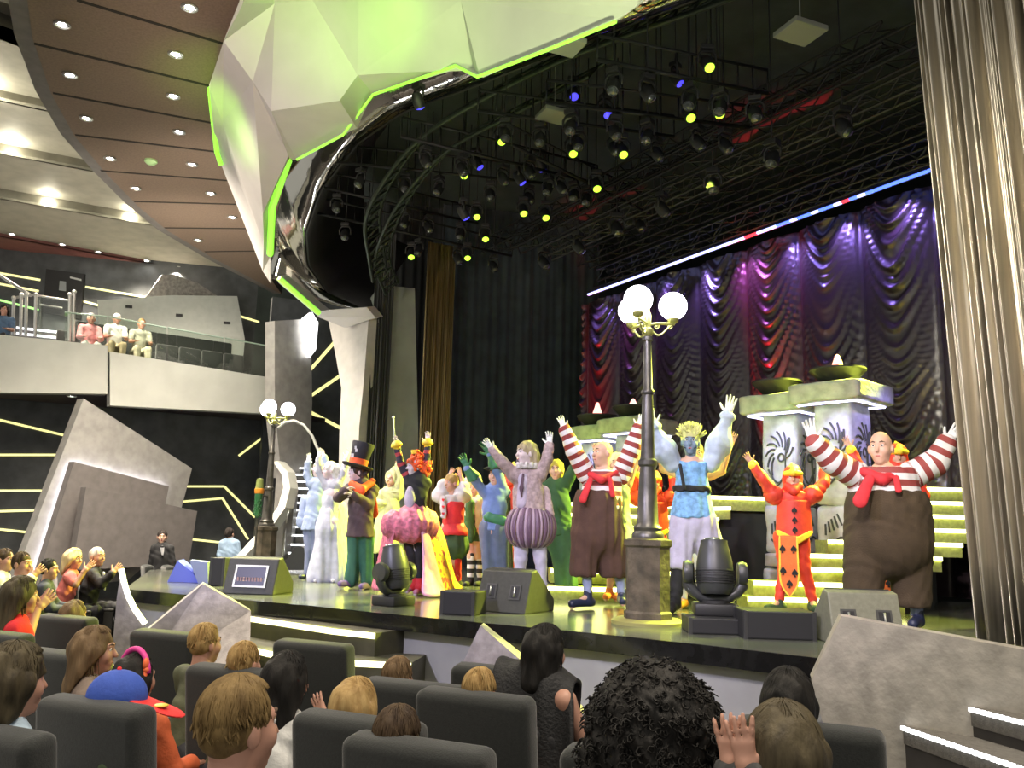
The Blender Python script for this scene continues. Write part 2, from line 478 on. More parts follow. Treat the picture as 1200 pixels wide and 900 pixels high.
def wallstrip(pts, a, b, off, wd, m_, label, name='light_strip', grp='yellow light lines on the dark walls'):
    """a slim lit channel lying on a wall"""
    mb = MB(); aa = np.array(a); bb = np.array(b); dd = nrm([*(bb-aa), 0]); n = np.array([-dd[1], dd[0], 0]); n *= -1 if n[1] > 0 else 1
    for (x0, y0), (x1, y1) in zip(pts[:-1], pts[1:]):
        p, q = PV(x0, y0, a, b, off), PV(x1, y1, a, b, off); t = nrm(q-p); s = np.cross(t, n)*wd/2
        mb.prism([p-s, q-s, q+s, p+s], -n*.04)
    tag(mb.build(name, m_), label, 'light strip', grp)
for pts, lab in [([(-30,485),(75,510)], 'topmost yellow light line left of the pointed grey sculpture'),
                 ([(-30,533),(66,533)], 'second yellow light line from the top left of the pointed grey sculpture'),
                 ([(-30,575),(50,575)], 'third yellow light line from the top left of the pointed grey sculpture'),
                 ([(-30,600),(42,598)], 'fourth yellow light line from the top left of the pointed grey sculpture'),
                 ([(-30,617),(34,624)], 'lowest yellow light line left of the pointed grey sculpture'),
                 ([(218,570),(263,570),(299,606)], 'upper bent yellow light line between grey sculpture and small lamp post'),
                 ([(212,588),(261,584),(291,632)], 'lower bent yellow light line between grey sculpture and small lamp post'),
                 ([(224,632),(262,636)], 'short level yellow light line beside the standing person in the dinner jacket'),
                 ([(280,534),(309,512)], 'short slanting yellow light line behind the small lamp globes')]:
    wallstrip(pts, W1a, W1b, .03, .05, led_y, lab)
for pts, mm, lab in [([(-30,315),(47,328)], led_y, 'topmost light line on the upper wall left of the black doors'),
                 ([(-30,327),(45,341)], led_y, 'second light line on the upper wall left of the black doors'),
                 ([(-30,344),(45,363)], led_g, 'green light line on the upper wall behind the balcony railing'),
                 ([(100,336),(170,348)], led_y, 'long light line on the upper wall between doors and pale triangle'),
                 ([(98,353),(116,358)], led_y, 'short light line on the upper wall right beside the black doors'),
                 ([(280,370),(306,378)], led_y, 'short light line on the upper wall at the end of the balcony')]:
    wallstrip(pts, W2a, W2b, .03, .055, mm, lab)
# ---- black double door up on the balcony
def door_up():
    mb = MB(); a = W2a; b = W2b
    q = [PV(54, 315, a, b, .08), PV(99, 321, a, b, .08), PV(94, 374, a, b, .08), PV(50, 366, a, b, .08)]
    n = np.array([0, .1, 0])
    o = mb.prism(q, n).build('door_1', M('black door', (.008,.008,.008), .5)); tag(o, 'black double door behind the balcony seats', 'door', kind='structure')
    s = MB(); s.prism([PV(70,329,a,b,.1), PV(77,330,a,b,.1), PV(77,341,a,b,.1), PV(69,340,a,b,.1)], (0, .02, 0)); s.build('notice', M('grey notice', (.25,.27,.28), .6), o)
    s = MB(); s.prism([PV(82,324,a,b,.1), PV(95,327,a,b,.1), PV(95,329,a,b,.1), PV(82,326,a,b,.1)], (0, .02, 0)); s.build('sign', M('pale sign', (.45,.47,.46), .6), o)
    s = MB(); s.tube([PV(47,357,a,b,.16), PV(73,361,a,b,.16)], .03); s.build('handle', steel, o)
door_up()
# ---- balcony slab, fascia panels, soffit
BZ = 4.85
Fa, Fb = ground(-80, 16.8), ground(340, 21.0)
def fpt(x, y, off=0): return PV(x, y, Fa, Fb, off)
mb = MB()
A = fpt(-80, 400); B = fpt(338, 447)
bk_ = np.array([*(np.array(Fb)-np.array(Fa)), 0]); bk_ = np.array([bk_[1], -bk_[0], 0]); bk_ /= np.linalg.norm(bk_); bk_ *= -1 if bk_[1] > 0 else 1
A = A-bk_*.32; B = B-bk_*.32
mb.prism([[A[0], A[1], BZ], [B[0], B[1], BZ], [*W2b, BZ], [*W2a, BZ]], (0, 0, -.3))
tag(mb.build('balcony_floor', carpet), 'balcony floor slab carrying the upper seats', 'floor', kind='structure')
fd = nrm([*(np.array(Fb)-np.array(Fa)), 0]); fn = np.array([fd[1], -fd[0], 0]); fn *= -1 if fn[1] > 0 else 1
mb = MB(); mb.prism([fpt(-80,384), fpt(126,405), fpt(126,461.5), fpt(-80,459)], -fn*.3)
tag(mb.build('balcony_fascia', fascia_m), 'pale left panel of the balcony front below the railing', 'balcony panel', 'balcony front panels')
mb = MB(); mb.prism([fpt(129,412,.06), fpt(338,446,.06), fpt(337,486,.06), fpt(129,475,.06)], -fn*.34)
tag(mb.build('balcony_fascia', fascia_m), 'long pale tapering balcony panel below the empty seats', 'balcony panel', 'balcony front panels')
mb = MB(); mb.prism([fpt(126.5,413,-.05), fpt(128.5,413,-.05), fpt(128.5,452,-.05), fpt(126.5,452,-.05)], -fn*.2); tag(mb.build('trim_4', black_m), 'black gap between the two balcony panels', 'trim', kind='structure')
# soffit
zs = BZ-.5
mb = MB(); A = fpt(-80,430); B = fpt(338,440)
q = lambda p, z: [p[0]-fn[0]*.35, p[1]-fn[1]*.35, z]
mb.prism([q(A, zs), q(B, zs), [*W1b, zs], [*W1a, zs]], (0, 0, .1))
tag(mb.build('balcony_soffit', soffit_p), 'dark purple underside of the balcony', 'ceiling', kind='structure')
mb = MB(); mb.prism([PZ(138,476,zs-.03), PZ(150,478,zs-.03), PZ(278,556,zs-.03), PZ(262,556,zs-.03)], (0, 0, .03))
tag(mb.build('trim_5', soffit_l), 'lighter slanting band under the balcony', 'trim', kind='structure')
for i, (x, y) in enumerate([(185,507),(248,544)]): downlight(PZ(x, y, zs-.03), ['upper', 'lower'][i]+' downlight in the slanting mauve band under the balcony', 'downlights under the balcony')
downlight(PZ(84, 463.5, zs-.03), 'downlight under the balcony edge above the tip of the grey sculpture', 'downlights under the balcony')
# ---- the pointed grey wall sculpture: three stacked slabs
def slab(poly, a, b, off, th):
    dd = nrm([*(np.array(b)-np.array(a)), 0]); n = np.array([dd[1], -dd[0], 0]); n *= -1 if n[1] > 0 else 1
    return [PV(x, y, a, b, off) for x, y in poly], -n*th
r = empty('wall_sculpture', (*ground(130, 18.5), FLOOR), 0, 'large pointed grey wall sculpture of three layered panels under the balcony', 'wall panel')
Sa, Sb = ground(-20, 16.6), ground(240, 20.6)
mb = MB(); mb.prism(*slab([(98,467),(225,549),(213,594),(196,640),(150,680),(10,695)], Sa, Sb, 0, .25)); mb.build('back_panel', grey_panel, r)
mb = MB(); mb.prism(*slab([(87,541),(198,570),(192,600),(180,660),(40,690)], Sa, Sb, .35, .2)); mb.build('middle_panel', grey_dark, r)
mb = MB(); mb.prism(*slab([(101,571),(160,583),(231,599),(227,625),(221,662),(84,668)], Sa, Sb, .75, .2)); mb.build('front_panel', grey_dark, r)
cove = M('cove glow strip', (.8,.8,.9), .5, emit=(.9,.88,1.0), es=5)
mb = MB(); mb.prism(*slab([(88,542.5),(197,571),(196,574),(88,546)], Sa, Sb, .12, .03)); mb.prism(*slab([(87,542),(90,544),(43,688),(40,688)], Sa, Sb, .12, .03)); mb.build('hidden_glow', cove, r)
# ---- pale divider and triangle behind the balcony seats
Da, Db = ground(100, 22.6), ground(300, 24.0)
mb = MB(); mb.prism(*slab([(114,352),(200,346),(278,347),(287,398),(284,430),(118,420)], Da, Db, 0, .2))
o = mb.build('divider_wall', M('pale divider', (.42,.44,.41), .5, var=.05)); tag(o, 'pale low wall behind the last balcony seat row', 'wall panel')
for x, y in [(151,359),(210,369),(266,378)]:
    mb = MB(); mb.prism(*slab([(x-4,y-1.5),(x+4,y-1),(x+4,y+2),(x-4,y+1.5)], Da, Db, .03, .03)); mb.build('vent_slot', black_m, o)
Ta, Tb = ground(160, 23.6), ground(270, 25.0)
mb = MB(); mb.prism(*slab([(168,352),(190,322),(205,322),(232,332),(258,349),(258,356)], Ta, Tb, 0, .2))
tag(mb.build('triangle_panel', M('crinkled metal', (.45,.43,.41), .35, .6, var=.25, vscale=12, bump=.6, bscale=14)), 'crinkled pale metal triangle above the balcony divider', 'wall panel')
# ---- balcony seats, people come later
seat_m = M('charcoal seat cloth', (.0105,.0125,.0115), .9, var=.25, vscale=90, bump=.15, bscale=180, sheen=.25)
seat_f = M('seat frame plastic', (.03,.03,.03), .5)
def make_seat():
    r = empty('theatre_seat', (0, 0, 0))
    R = Matrix.Rotation(math.radians(7), 4, 'X')
    b = MB(); b.box((0, -.02, .63), (.585, .15, .86), 0, .045, R, 4); b.build('backrest', seat_m, r, True, 50, world=False)
    b = MB(); b.box((0, .30, .42), (.52, .50, .15), 0, .04, None, 4); b.build('cushion', seat_m, r, True, 50, world=False)
    b = MB(); b.box((0, .26, .17), (.40, .30, .34), 0, .02); b.build('pedestal', seat_f, r, world=False)
    for s in (-1, 1):
        a = MB(); a.box((s*.30, .27, .36), (.045, .46, .50), 0, .012); a.box((s*.30, .27, .625), (.06, .46, .035), 0, .012); a.build('armrest', seat_f, r, world=False)
    return r
SEAT = make_seat(); seat_used = [False]
def seat(x, y, rz, label, z=FLOOR, grp='charcoal auditorium seats'):
    o = SEAT if not seat_used[0] else copy_tree(SEAT); seat_used[0] = True
    o.location = (float(x), float(y), z); o.rotation_euler.z = rz; o['label'] = label; o['category'] = 'seat'; o['group'] = grp
    if 'balcony' in grp: o.scale = (.86,.92,.97)
    return o
SH = 1.06
def seat_px(x0, y0, x1, y1, label, rz=-.43, single=None):
    """seat whose upper rear edge runs between two pixels"""
    zt = FLOOR+SH; a = PZ(x0, y0, zt); b = PZ(x1, y1, zt); row = np.array([math.cos(rz), math.sin(rz)])
    if single == 'L': c = a[:2]+row*.29
    elif single == 'R': c = b[:2]-row*.29
    else: c = (a[:2]+b[:2])/2
    f = np.array([-row[1], row[0]]); c = c+f*.16
    return seat(c[0], c[1], rz, label)
seat_px(25,814,162,836, 'charcoal seat in front of the boy, behind the blue and red cap')
seat_px(8,752,102,770, 'charcoal seat beside the long-haired girl at the end of the row', single='R')
seat_px(40,719,94,725, 'charcoal seat beside the child in the red top')
seat_px(148,737,220,744, 'charcoal seat left of the blond boy by the stage steps')
seat_px(205,777,320,791, 'charcoal seat directly ahead of the fair-haired boy in profile')
seat_px(313,748,404,758, 'charcoal seat nearest the lit curved stage step')
seat_px(335,834,445,846, 'charcoal seat behind the blond child and the raised hand', single='L')
seat_px(380,861,576,886, 'charcoal seat nearest the camera in the lowest middle, behind the dark brown head')
seat_px(415,795,470,802, 'charcoal seat with a small brown head just showing over it', single='L')
seat_px(478,805,620,824, 'wide charcoal seat right behind the pale blond head')
seat_px(525,777,636,790, 'charcoal seat with a black jacket hung over its corner')
seat_px(650,876,720,880, 'charcoal seat half hidden behind the big curly hair', single='L')
seat_px(860,853,1036,862, 'charcoal seat at the end of the row beside the white-lit steps', single='R')
seat_px(-70,858,24,868, 'charcoal seat cut off at the lower left corner', single='R')
seat_px(-40,738,18,745, 'charcoal seat at the left edge behind the clapping person in red', single='R')
for i, (x, D) in enumerate([(182,15.4),(206,15.4)]):
    g = ground(x, D); seat(g[0], g[1], -1.05, ['dark far seat left of the standing person in black', 'dark far seat below the standing person in black'][i], grp='far seats by the grey sculpture')
# two rows on the balcony
d2 = nrm([*(np.array(Fb)-np.array(Fa)), 0]); yaw = math.atan2(d2[1], d2[0])
def bal_seat(x, y, D, z, lab, grp):
    p = P(x, y, D); seat(p[0], p[1], yaw-math.pi, lab, z, grp)
step = MB()
a = fpt(118, 400)-fn*2.2; b = fpt(312, 420)-fn*2.2
step.prism([[a[0], a[1], BZ], [b[0], b[1], BZ], [*(b-fn*1.5)[:2], BZ], [*(a-fn*1.5)[:2], BZ]], (0, 0, .62))
tag(step.build('balcony_step', M('pale riser', (.40,.42,.38), .6)), 'raised step under the back row of balcony seats', 'step', kind='structure')
for i in range(8):
    p = a+(b-a)*(.05+i/7.6); p = p-fn*.85
    seat(p[0], p[1], yaw+math.pi, f'{ORD[i]} seat from the left in the empty back row of the balcony', BZ+.62, 'back row of balcony seats')
a = fpt(93, 400)-fn*1.35; b = fpt(296, 420)-fn*1.35
BSEAT = []
for i in range(8):
    p = a+(b-a)*(i/7.0)
    BSEAT.append(p)
    seat(p[0], p[1], yaw+math.pi, (['front balcony seat under the person in the pink shirt', 'front balcony seat under the person in the white polo shirt', 'front balcony seat under the person in the strapped top']+[f'{q} empty front balcony seat right of the seated guests' for q in ORD[:5]])[i], BZ, 'front row of balcony seats')
# ---- glass balustrade
for i, (x0, x1, y0, y1) in enumerate([(76,125,366,371),(127,195,371,384),(197,262,384,396),(264,322,396,407)]):
    r = empty('glass_balustrade', (*fpt((x0+x1)/2, 420, -.12)[:2], BZ), 0, f'{ORD[i]} clear glass panel from the left along the balcony edge', 'balustrade', 'glass panels of the balcony')
    yb = lambda x: 404+(x-76)*(447-404)/(338-76)
    g = MB(); g.prism([fpt(x0,y0,-.12), fpt(x1,y1,-.12), fpt(x1,yb(x1)+8,-.12), fpt(x0,yb(x0)+8,-.12)], -fn*.02); g.build('pane', glassm, r)
    t = MB(); t.tube([fpt(x0,y0,-.13), fpt(x1,y1,-.13)], .018, 8); t.build('top_rail', M('glass edge', (.35,.45,.38), .2), r)
def post(x, y0, y1, D, lab):
    r = empty('railing_post', P(x, y1, D), 0, lab, 'railing post', 'steel railing posts on the balcony')
    mb = MB(); mb.tube([P(x, y1, D), P(x+1, y0, D)], .035, 10); mb.build('upright', steel, r, True, 40)
    mb = MB(); mb.sphere(P(x+1, y0, D), .05, 10); mb.build('finial', steel, r, True)
for x, y0, y1, lab in [(15,349,392,'steel post at the far left of the balcony stairs'),(24,345,393,'second steel post of the balcony stair railing'),(30,344,394,'third steel post of the balcony stair railing'),(41,345,394,'steel post left of the black doors'),(81,345,400,'steel post at the glass corner right of the black doors'),(86,342,400,'slim second steel post right of the black doors'),(326,402,442,'steel post at the stage end of the balcony glass'),(335,402,443,'last steel post beside the grey column')]:
    post(x, y0, y1, 19.0+max(0, (x-80))*.011 if x < 300 else 21.3, lab)
r = empty('stair_handrail', P(10, 395, 19.2), 0, 'steel handrail slanting down the balcony stairs', 'handrail')
mb = MB(); mb.tube([P(-20,310,20.5), P(36,346,19.2)], .04, 8); mb.build('rail', steel, r)
mb = MB(); mb.tube([P(15,349,19.1), P(42,345,19.1)], .03, 8); mb.tube([P(42,346,19.1), P(81,352,19.1)], .022, 8); mb.build('rail', steel, r)
g = MB(); g.prism([P(43,347,19.1), P(80,353,19.1), P(80,402,19.1), P(43,396,19.1)], (0, .02, 0)); g.build('pane', glassm, r)
# balcony stairs with white nosings
r = empty('balcony_stairs', P(50, 400, 19.8), 0, 'short flight of dark stairs with three white nosings on the balcony', 'stairs')
for i, y in enumerate([385,391.5,398.5]):
    D = 20.4-i*.35; a, b = P(20, y-2, D), P(76, y+4, D); t = MB(); th = .17
    t.prism([a, b, b-[0, 0, th], a-[0, 0, th]], (0, .5, 0)); o = t.build('tread', grey_dark, r)
    n = MB(); n.prism([a+[0, -.03, 0], b+[0, -.03, 0], b+[0, -.03, -.05], a+[0, -.03, -.05]], (0, .03, 0)); n.build('nosing', led_w, o)
# ---- tall pieces at the stage-left end
Ca, Cb = ground(320, 19.6), ground(372, 20.8)
mb = MB(); mb.prism(*slab([(322,376),(356,374),(365,420),(366,470),(362,560),(330,560),(322,480)], Ca, Cb, 0, .3))
tag(mb.build('curved_column', grey_panel), 'tall grey leaning column at the end of the balcony', 'column panel')
mb = MB(); mb.prism(*slab([(357,373),(366,366),(373,378),(370,410),(363,419),(359,400)], Ca, Cb, .15, .1))
tag(mb.build('lit_panel', M('bright white light panel', (1,1,1), .5, emit=(1,.99,1), es=1.6)), 'glowing white light panel beside the canopy foot', 'light panel')
Qa, Qb = ground(330, 22.0), ground(480, 23.4)
mb = MB(); vwall(mb, ground(300, 21.8), ground(470, 23.4), FLOOR, 7.5); tag(mb.build('wall_corner', dark_wall), 'dark wall strip between grey columns', 'wall', kind='structure')
for pts, lab in [([(364,433),(392,401)], 'topmost yellow light line between the two grey columns'), ([(364,464),(402,438)], 'middle yellow light line between the two grey columns'), ([(362,482),(404,504)], 'lower yellow light line between the two grey columns')]:
    wallstrip(pts, ground(300, 21.8), ground(470, 23.4), .03, .08, led_y, lab)
# ================================================================== STAGE
deck_m = M('glossy black stage floor', (.085,.09,.075), .17, var=.2, vscale=2, bump=.03, bscale=8, spec=.7)
rim_m = M('polished black stage rim', (.009,.009,.009), .15, var=.3, vscale=10, spec=.3)
fas_m = M('grey stage front', (.33,.33,.31), .55, var=.05, vscale=4, bump=.03, bscale=60)
front = [(146,690),(190,694),(235,698),(300,704),(370,710),(440,717.5),(505,723.5),(570,730),(635,736),(700,742),(765,749),(830,756),(900,764),(970,772),(1050,783),(1120,793)]
FE = [PZ(x, y, STZ) for x, y in front]
FE += [FE[-1]+np.array([2.2, -.9, 0]), FE[-1]+np.array([7, -1.5, 0])]
back = [np.array([11, 25.3, STZ]), np.array([-4.6, 25.3, STZ]), np.array([-5.25, 17.3, STZ]), PZ(176, 668, STZ)]
mb = MB(); mb.prism(FE+back, (0, 0, -.14)); tag(mb.build('stage_floor', deck_m), 'glossy dark stage floor', 'stage', kind='structure')
mb = MB()
def outset(L, d):
    r = []
    for i, p in enumerate(L):
        t = nrm(L[min(i+1, len(L)-1)]-L[max(0, i-1)]); n = np.array([t[1], -t[0], 0]); n *= -1 if n[1] > 0 else 1
        r.append(p+n*d)
    return r
OU = outset(FE, .03); IN = outset(FE, -.10)
z = np.array([0, 0, 1.0])
for i in range(len(FE)-1): mb.prism([OU[i], OU[i+1], FE[i+1], FE[i]], -z*.14)
tag(mb.build('trim_6', rim_m), 'polished black rim along the stage edge', 'trim', kind='structure')
mb = MB()
for i in range(len(FE)-1): mb.prism([IN[i]-z*.14, IN[i+1]-z*.14, IN[i+1]-z*1.0, IN[i]-z*1.0], (0, .1, 0))
for px in (420, 588, 735, 900):
    j = min(range(len(front)), key=lambda k: abs(front[k][0]-px)); p = outset(FE, -.09)[j]
    mb.mat(1).box(p-z*.57, (.012, .02, .86))
tag(mb.build('stage_front', [fas_m, seam_m]), 'grey panelled front wall of the stage', 'stage front', kind='structure')
# ---- lit curved steps at the stage front
olive = M('dark olive step riser', (.055,.052,.03), .6, var=.2)
r = empty('stage_steps', (*PZ(370, 760, FLOOR)[:2], FLOOR), 0, 'two dark curved steps with yellow lit edges against the stage front', 'steps')
def stepline(pts, zt, back_d, name, par):
    L = [PZ(x, y, zt) for x, y in pts]; n = outset(L, -back_d); t = MB()
    for i in range(len(L)-1): t.prism([L[i], L[i+1], n[i+1], n[i]], -z*(zt-FLOOR))
    o = t.build(name, olive, par)
    s = MB()
    u = outset(L, .02)
    for i in range(len(L)-1): s.prism([u[i], u[i+1], L[i+1], L[i]], -z*.05)
    s.build('edge_glow', M('step edge light', (1,1,.6), .5, emit=(1,.96,.50), es=1.1), o)
stepline([(292,722),(340,729),(390,736.5),(440,742)], .755, .75, 'step', r)
stepline([(256,748),(316,763),(370,770),(420,774),(482,777)], .55, .55, 'step', r)
# ---- faceted side pieces
stone = M('pinkish brushed metal', (.32,.29,.285), .5, .3, var=.2, vscale=9, bump=.25, bscale=18)
stone2 = M('brushed metal', (.44,.41,.36), .45, .25, var=.16, vscale=8, bump=.3, bscale=14)
def wedge(pts, ext, name, lab, mt): mb = MB(); mb.prism([P(*q) for q in pts], ext); return tag(mb.build(name, mt), lab, 'side wall')
wedge([(238,684,8.9),(294,716,8.6),(292,800,8.0),(160,800,8.6),(165,745,8.7)], (-.10,.28,0), 'wedge_wall', 'pinkish metal wedge with a peak at the left of the stage steps', stone)
wedge([(563,733,7.05),(640,795,6.6),(700,850,6.2),(700,900,6.2),(528,900,7.0),(536,790,7.05)], (.02,.2,0), 'wedge_wall', 'pinkish metal wedge peeking out behind the seats at the stage front', stone)
# left end wall with a bent white light edge
r = empty('lit_end_wall', (*P(148,760,9.2)[:2], FLOOR), 0, 'grey end wall with a curved white lit edge left of the stage', 'side wall')
LC = [(142,667),(145,681),(150,698),(158,714),(170,731)]
mb = MB(); mb.prism([P(x, y, 9.25) for x, y in LC]+[P(165,800,9.25), P(128,800,9.25), P(137,700,9.25)], (-.1,.25,0)); mb.build('panel', stone, r)
mb = MB(); mb.tube([P(x, y, 9.2) for x, y in LC], .03, 8); mb.build('edge_glow', M('end wall light', (1,1,.9), .5, emit=(1,.98,.85), es=.75), r, True)
# right wedge wall and lit steps
rwa, rwb = ground(960,5.55), ground(1203,4.75)
mb = MB(); mb.prism([PV(x, y, rwa, rwb) for x, y in [(986,722),(1203,762),(1300,780),(1300,960),(1060,960),(965,850),(951,796)]], (.06,.2,0)); tag(mb.build('ramp_wall', stone2), 'large brushed metal side wall sloping down at the right end of the stage', 'side wall')
r = empty('side_steps', (1.9, 4.0, FLOOR), 0, 'carpeted steps with white dotted edge lights beside the metal ramp wall', 'steps')
stepm = M('taupe step carpet', (.13,.12,.105), .9, var=.15, vscale=40, bump=.2, bscale=120)
stepr = M('dark step riser', (.045,.04,.038), .8, var=.15)
wn = np.array([-.10, -.22, 0])
def sidestep(a, bpt, zt, dep):
    A = PV(a[0], a[1], rwa, rwb, .01); zt = A[2]; A = np.array([A[0], A[1], zt]); B = PZ(*bpt, zt)
    dd = nrm(B-A); far = A+dd*3.0; n = np.array([-dd[1], dd[0], 0]); n *= 1 if n[0] > 0 else -1
    t = MB(); t.prism([A, far, far+n*dep, A+n*dep], -z*.10); 
    t.mat(1).prism([A-z*.03+n*.01, far-z*.03+n*.01, far+n*dep-z*.03, A+n*dep-z*.03], -z*(zt-FLOOR-.03))
    o = t.build('step', [stepm, stepr], r)
    s = MB(); k = 75
    for i in range(k):
        c = A+dd*(i+.5)*3.0/k-n*.012-z*.012; s.box(c, (.024, .02, .022), math.atan2(dd[1], dd[0]))
    s.build('edge_glow', led_w, o)
sidestep((1058,850,5.02), (1200,898), P(1058,850,5.02)[2], 1.2)
sidestep((1137,828,4.82), (1200,844), P(1137,828,4.82)[2], 2.5)
fl2 = MB(); A = P(1040,890,5.0); fl2.box((2.9, 3.1, .22), (3.2, 3.2, .12)); fl2.build('step', stepm, r)
# ---- stage house black lifted for haze
void_m = M('stage house black lifted for haze', (.042,.054,.049), .95, var=.2, vscale=2)  # base colour lifted to grey-green to imitate stage haze
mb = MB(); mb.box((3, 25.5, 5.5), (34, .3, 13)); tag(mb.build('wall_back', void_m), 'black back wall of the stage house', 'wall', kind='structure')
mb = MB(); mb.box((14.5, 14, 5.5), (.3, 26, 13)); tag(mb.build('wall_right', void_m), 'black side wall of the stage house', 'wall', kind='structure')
mb = MB()
lid = [(-6,25.4),(14.4,25.4),(14.4,3.5),(3.5,3.5),(-1,7),(-4,12),(-5,17)]
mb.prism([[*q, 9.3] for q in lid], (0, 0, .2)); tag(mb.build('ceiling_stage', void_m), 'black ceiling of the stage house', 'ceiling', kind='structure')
# masking drapes left of the curtain
def drape(name, a, b, z0, z1, m_, lab, cat='curtain', folds=14, amp=.09, n=220, nv=2, grp=None, slant=(0, 0), seed=0):
    rg = np.random.default_rng(seed); a = np.array(a, float)[:2]; b = np.array(b, float)[:2]; L = np.linalg.norm(b-a); dd = (b-a)/L; nn = np.array([dd[1], -dd[0]])
    if nn[1] > 0: nn = -nn
    ph = rg.uniform(0, 6.28, 6); am = rg.uniform(.5, 1, 6); fr = folds*np.array([1, .47, 1.63, .31, 2.2, .8])
    def fn(u, v):
        w = sum(am[i]*math.sin(2*math.pi*fr[i]*u+ph[i]+.5*v*(i % 3)) for i in range(6))/2.2
        p = a+dd*L*u+nn*amp*w*(.75+.25*(1-v))
        zz = z0+(z1-z0)*v; sl = np.array(slant)*(v-.0)
        return (p[0]+sl[0], p[1]+sl[1], zz)
    mb = MB(); mb.grid(fn, n, 10); o = mb.build(name, m_, None, True)
    md = o.modifiers.new('thickness', 'SOLIDIFY'); md.thickness = .015
    return tag(o, lab, cat, grp)
navy = M('navy velvet lifted for haze', (.032,.046,.056), .9, var=.2, vscale=3, sheen=.2)  # navy lifted in the base colour, standing in for haze before the drape
blackv = M('black velvet', (.018,.020,.020), .9, sheen=.15)
gold = M('gold lame', (.42,.34,.16), .32, .85, var=.3, vscale=3, stretch=(8,8,.3))
gold2 = M('silver gold lame', (.50,.46,.38), .33, .9, var=.25, vscale=2, stretch=(8,8,.2))
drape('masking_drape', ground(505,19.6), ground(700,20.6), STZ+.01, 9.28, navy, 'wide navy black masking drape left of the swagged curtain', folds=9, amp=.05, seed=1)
drape('gold_curtain', ground(487,18.6), ground(522,18.9), STZ+.01, 8.0, gold, 'narrow gold lame curtain behind the red-haired performer', folds=9, amp=.05, seed=2, slant=(.0, 0))
drape('black_leg', ground(424,17.0), ground(447,17.0), STZ+.01, 7.6, blackv, 'black velvet leg between the two pale portal columns', folds=4, amp=.05, seed=3)
mb = MB(); a, b = ground(440,17.2), ground(487,17.6)
Pa, Pb = a, b
mb.prism(*slab([(441,345),(449,334),(486,338),(490,500),(489,664),(438,664)], Pa, Pb, 0, .4))
tag(mb.build('portal_pier', M('grey green portal panel', (.30,.33,.30), .45, var=.1, vscale=2)), 'tall grey portal panel behind the performer in the tall hat', 'column panel')
mb = MB(); La, Lb = ground(380,17.6), ground(432,16.6)
mb.prism(*slab([(384,372),(431,360),(432,372),(426,450),(421,500),(415,640),(395,640),(398,500),(400,455),(394,420)], La, Lb, 0, .4))
tag(mb.build('portal_column', M('pale portal column', (.48,.46,.43), .45, var=.06)), 'pale curved column at the foot of the green canopy', 'column panel')
drape('masking_drape', ground(405,19.6), ground(512,19.9), STZ+.01, 9.28, blackv, 'black masking drape hanging behind the pale portal columns', folds=6, amp=.05, seed=6)
# stairs at stage left
r = empty('stage_stairs', (*ground(345, 19.4), FLOOR), 0, 'grey stairs with rows of white edge lights at the far left of the stage', 'stairs')
gstep = M('dark grey stair', (.05,.05,.05), .7, var=.2)
for i, y in enumerate([540,547.5,555,563,571,579.5,588,596.5,606,616,626,637,647]):
    D = 20.4-i*.17; a, b = P(331+i*.6, y, D), P(366, y+.6, D)
    t = MB(); t.prism([a, b, b-[0, 0, .19], a-[0, 0, .19]], (0, .3, 0)); o = t.build('tread', gstep, r)
    s = MB(); k = 14
    for q in range(k): s.box(a+(b-a)*(q+.5)/k-[0, .02, .02], (.045, .03, .035))
    s.build('edge_glow', led_w, o)
mb = MB()
bal_o = [(325,540),(337,553),(340,572),(334,595),(318,618),(298,640),(284,655)]; bal_i = [(320,541),(330,556),(332,572),(326,593),(310,616),(290,637),(277,652)]
for i in range(6):
    D0, D1 = 19.2-i*.35, 19.2-(i+1)*.35
    mb.prism([P(*bal_i[i], D0), P(*bal_o[i], D0), P(*bal_o[i+1], D1), P(*bal_i[i+1], D1)], (.1, .3, 0))
o = mb.build('cap', fascia_m); rr = empty('curved_balustrade', (*ground(310,18.5), FLOOR), 0, 'grey balustrade sweeping down in a curve behind the small lamp post', 'balustrade')
o.parent = rr; o.location = Vector(o.location)-rr.location
mb = MB()
for i in range(6):
    D0, D1 = 19.25-i*.35, 19.25-(i+1)*.35
    a, b = P(*bal_o[i], D0), P(*bal_o[i+1], D1)
    mb.prism([a, b, [b[0], b[1], STZ], [a[0], a[1], STZ]], (.1, .3, 0))
mb.build('side', grey_panel, rr)
mb = MB(); mb.tube([P(331,660,18.2), P(334,615,18.3), P(338,600,18.3), P(341,585,18.6)], .03, 8); mb.build('handrail', steel, rr, True)
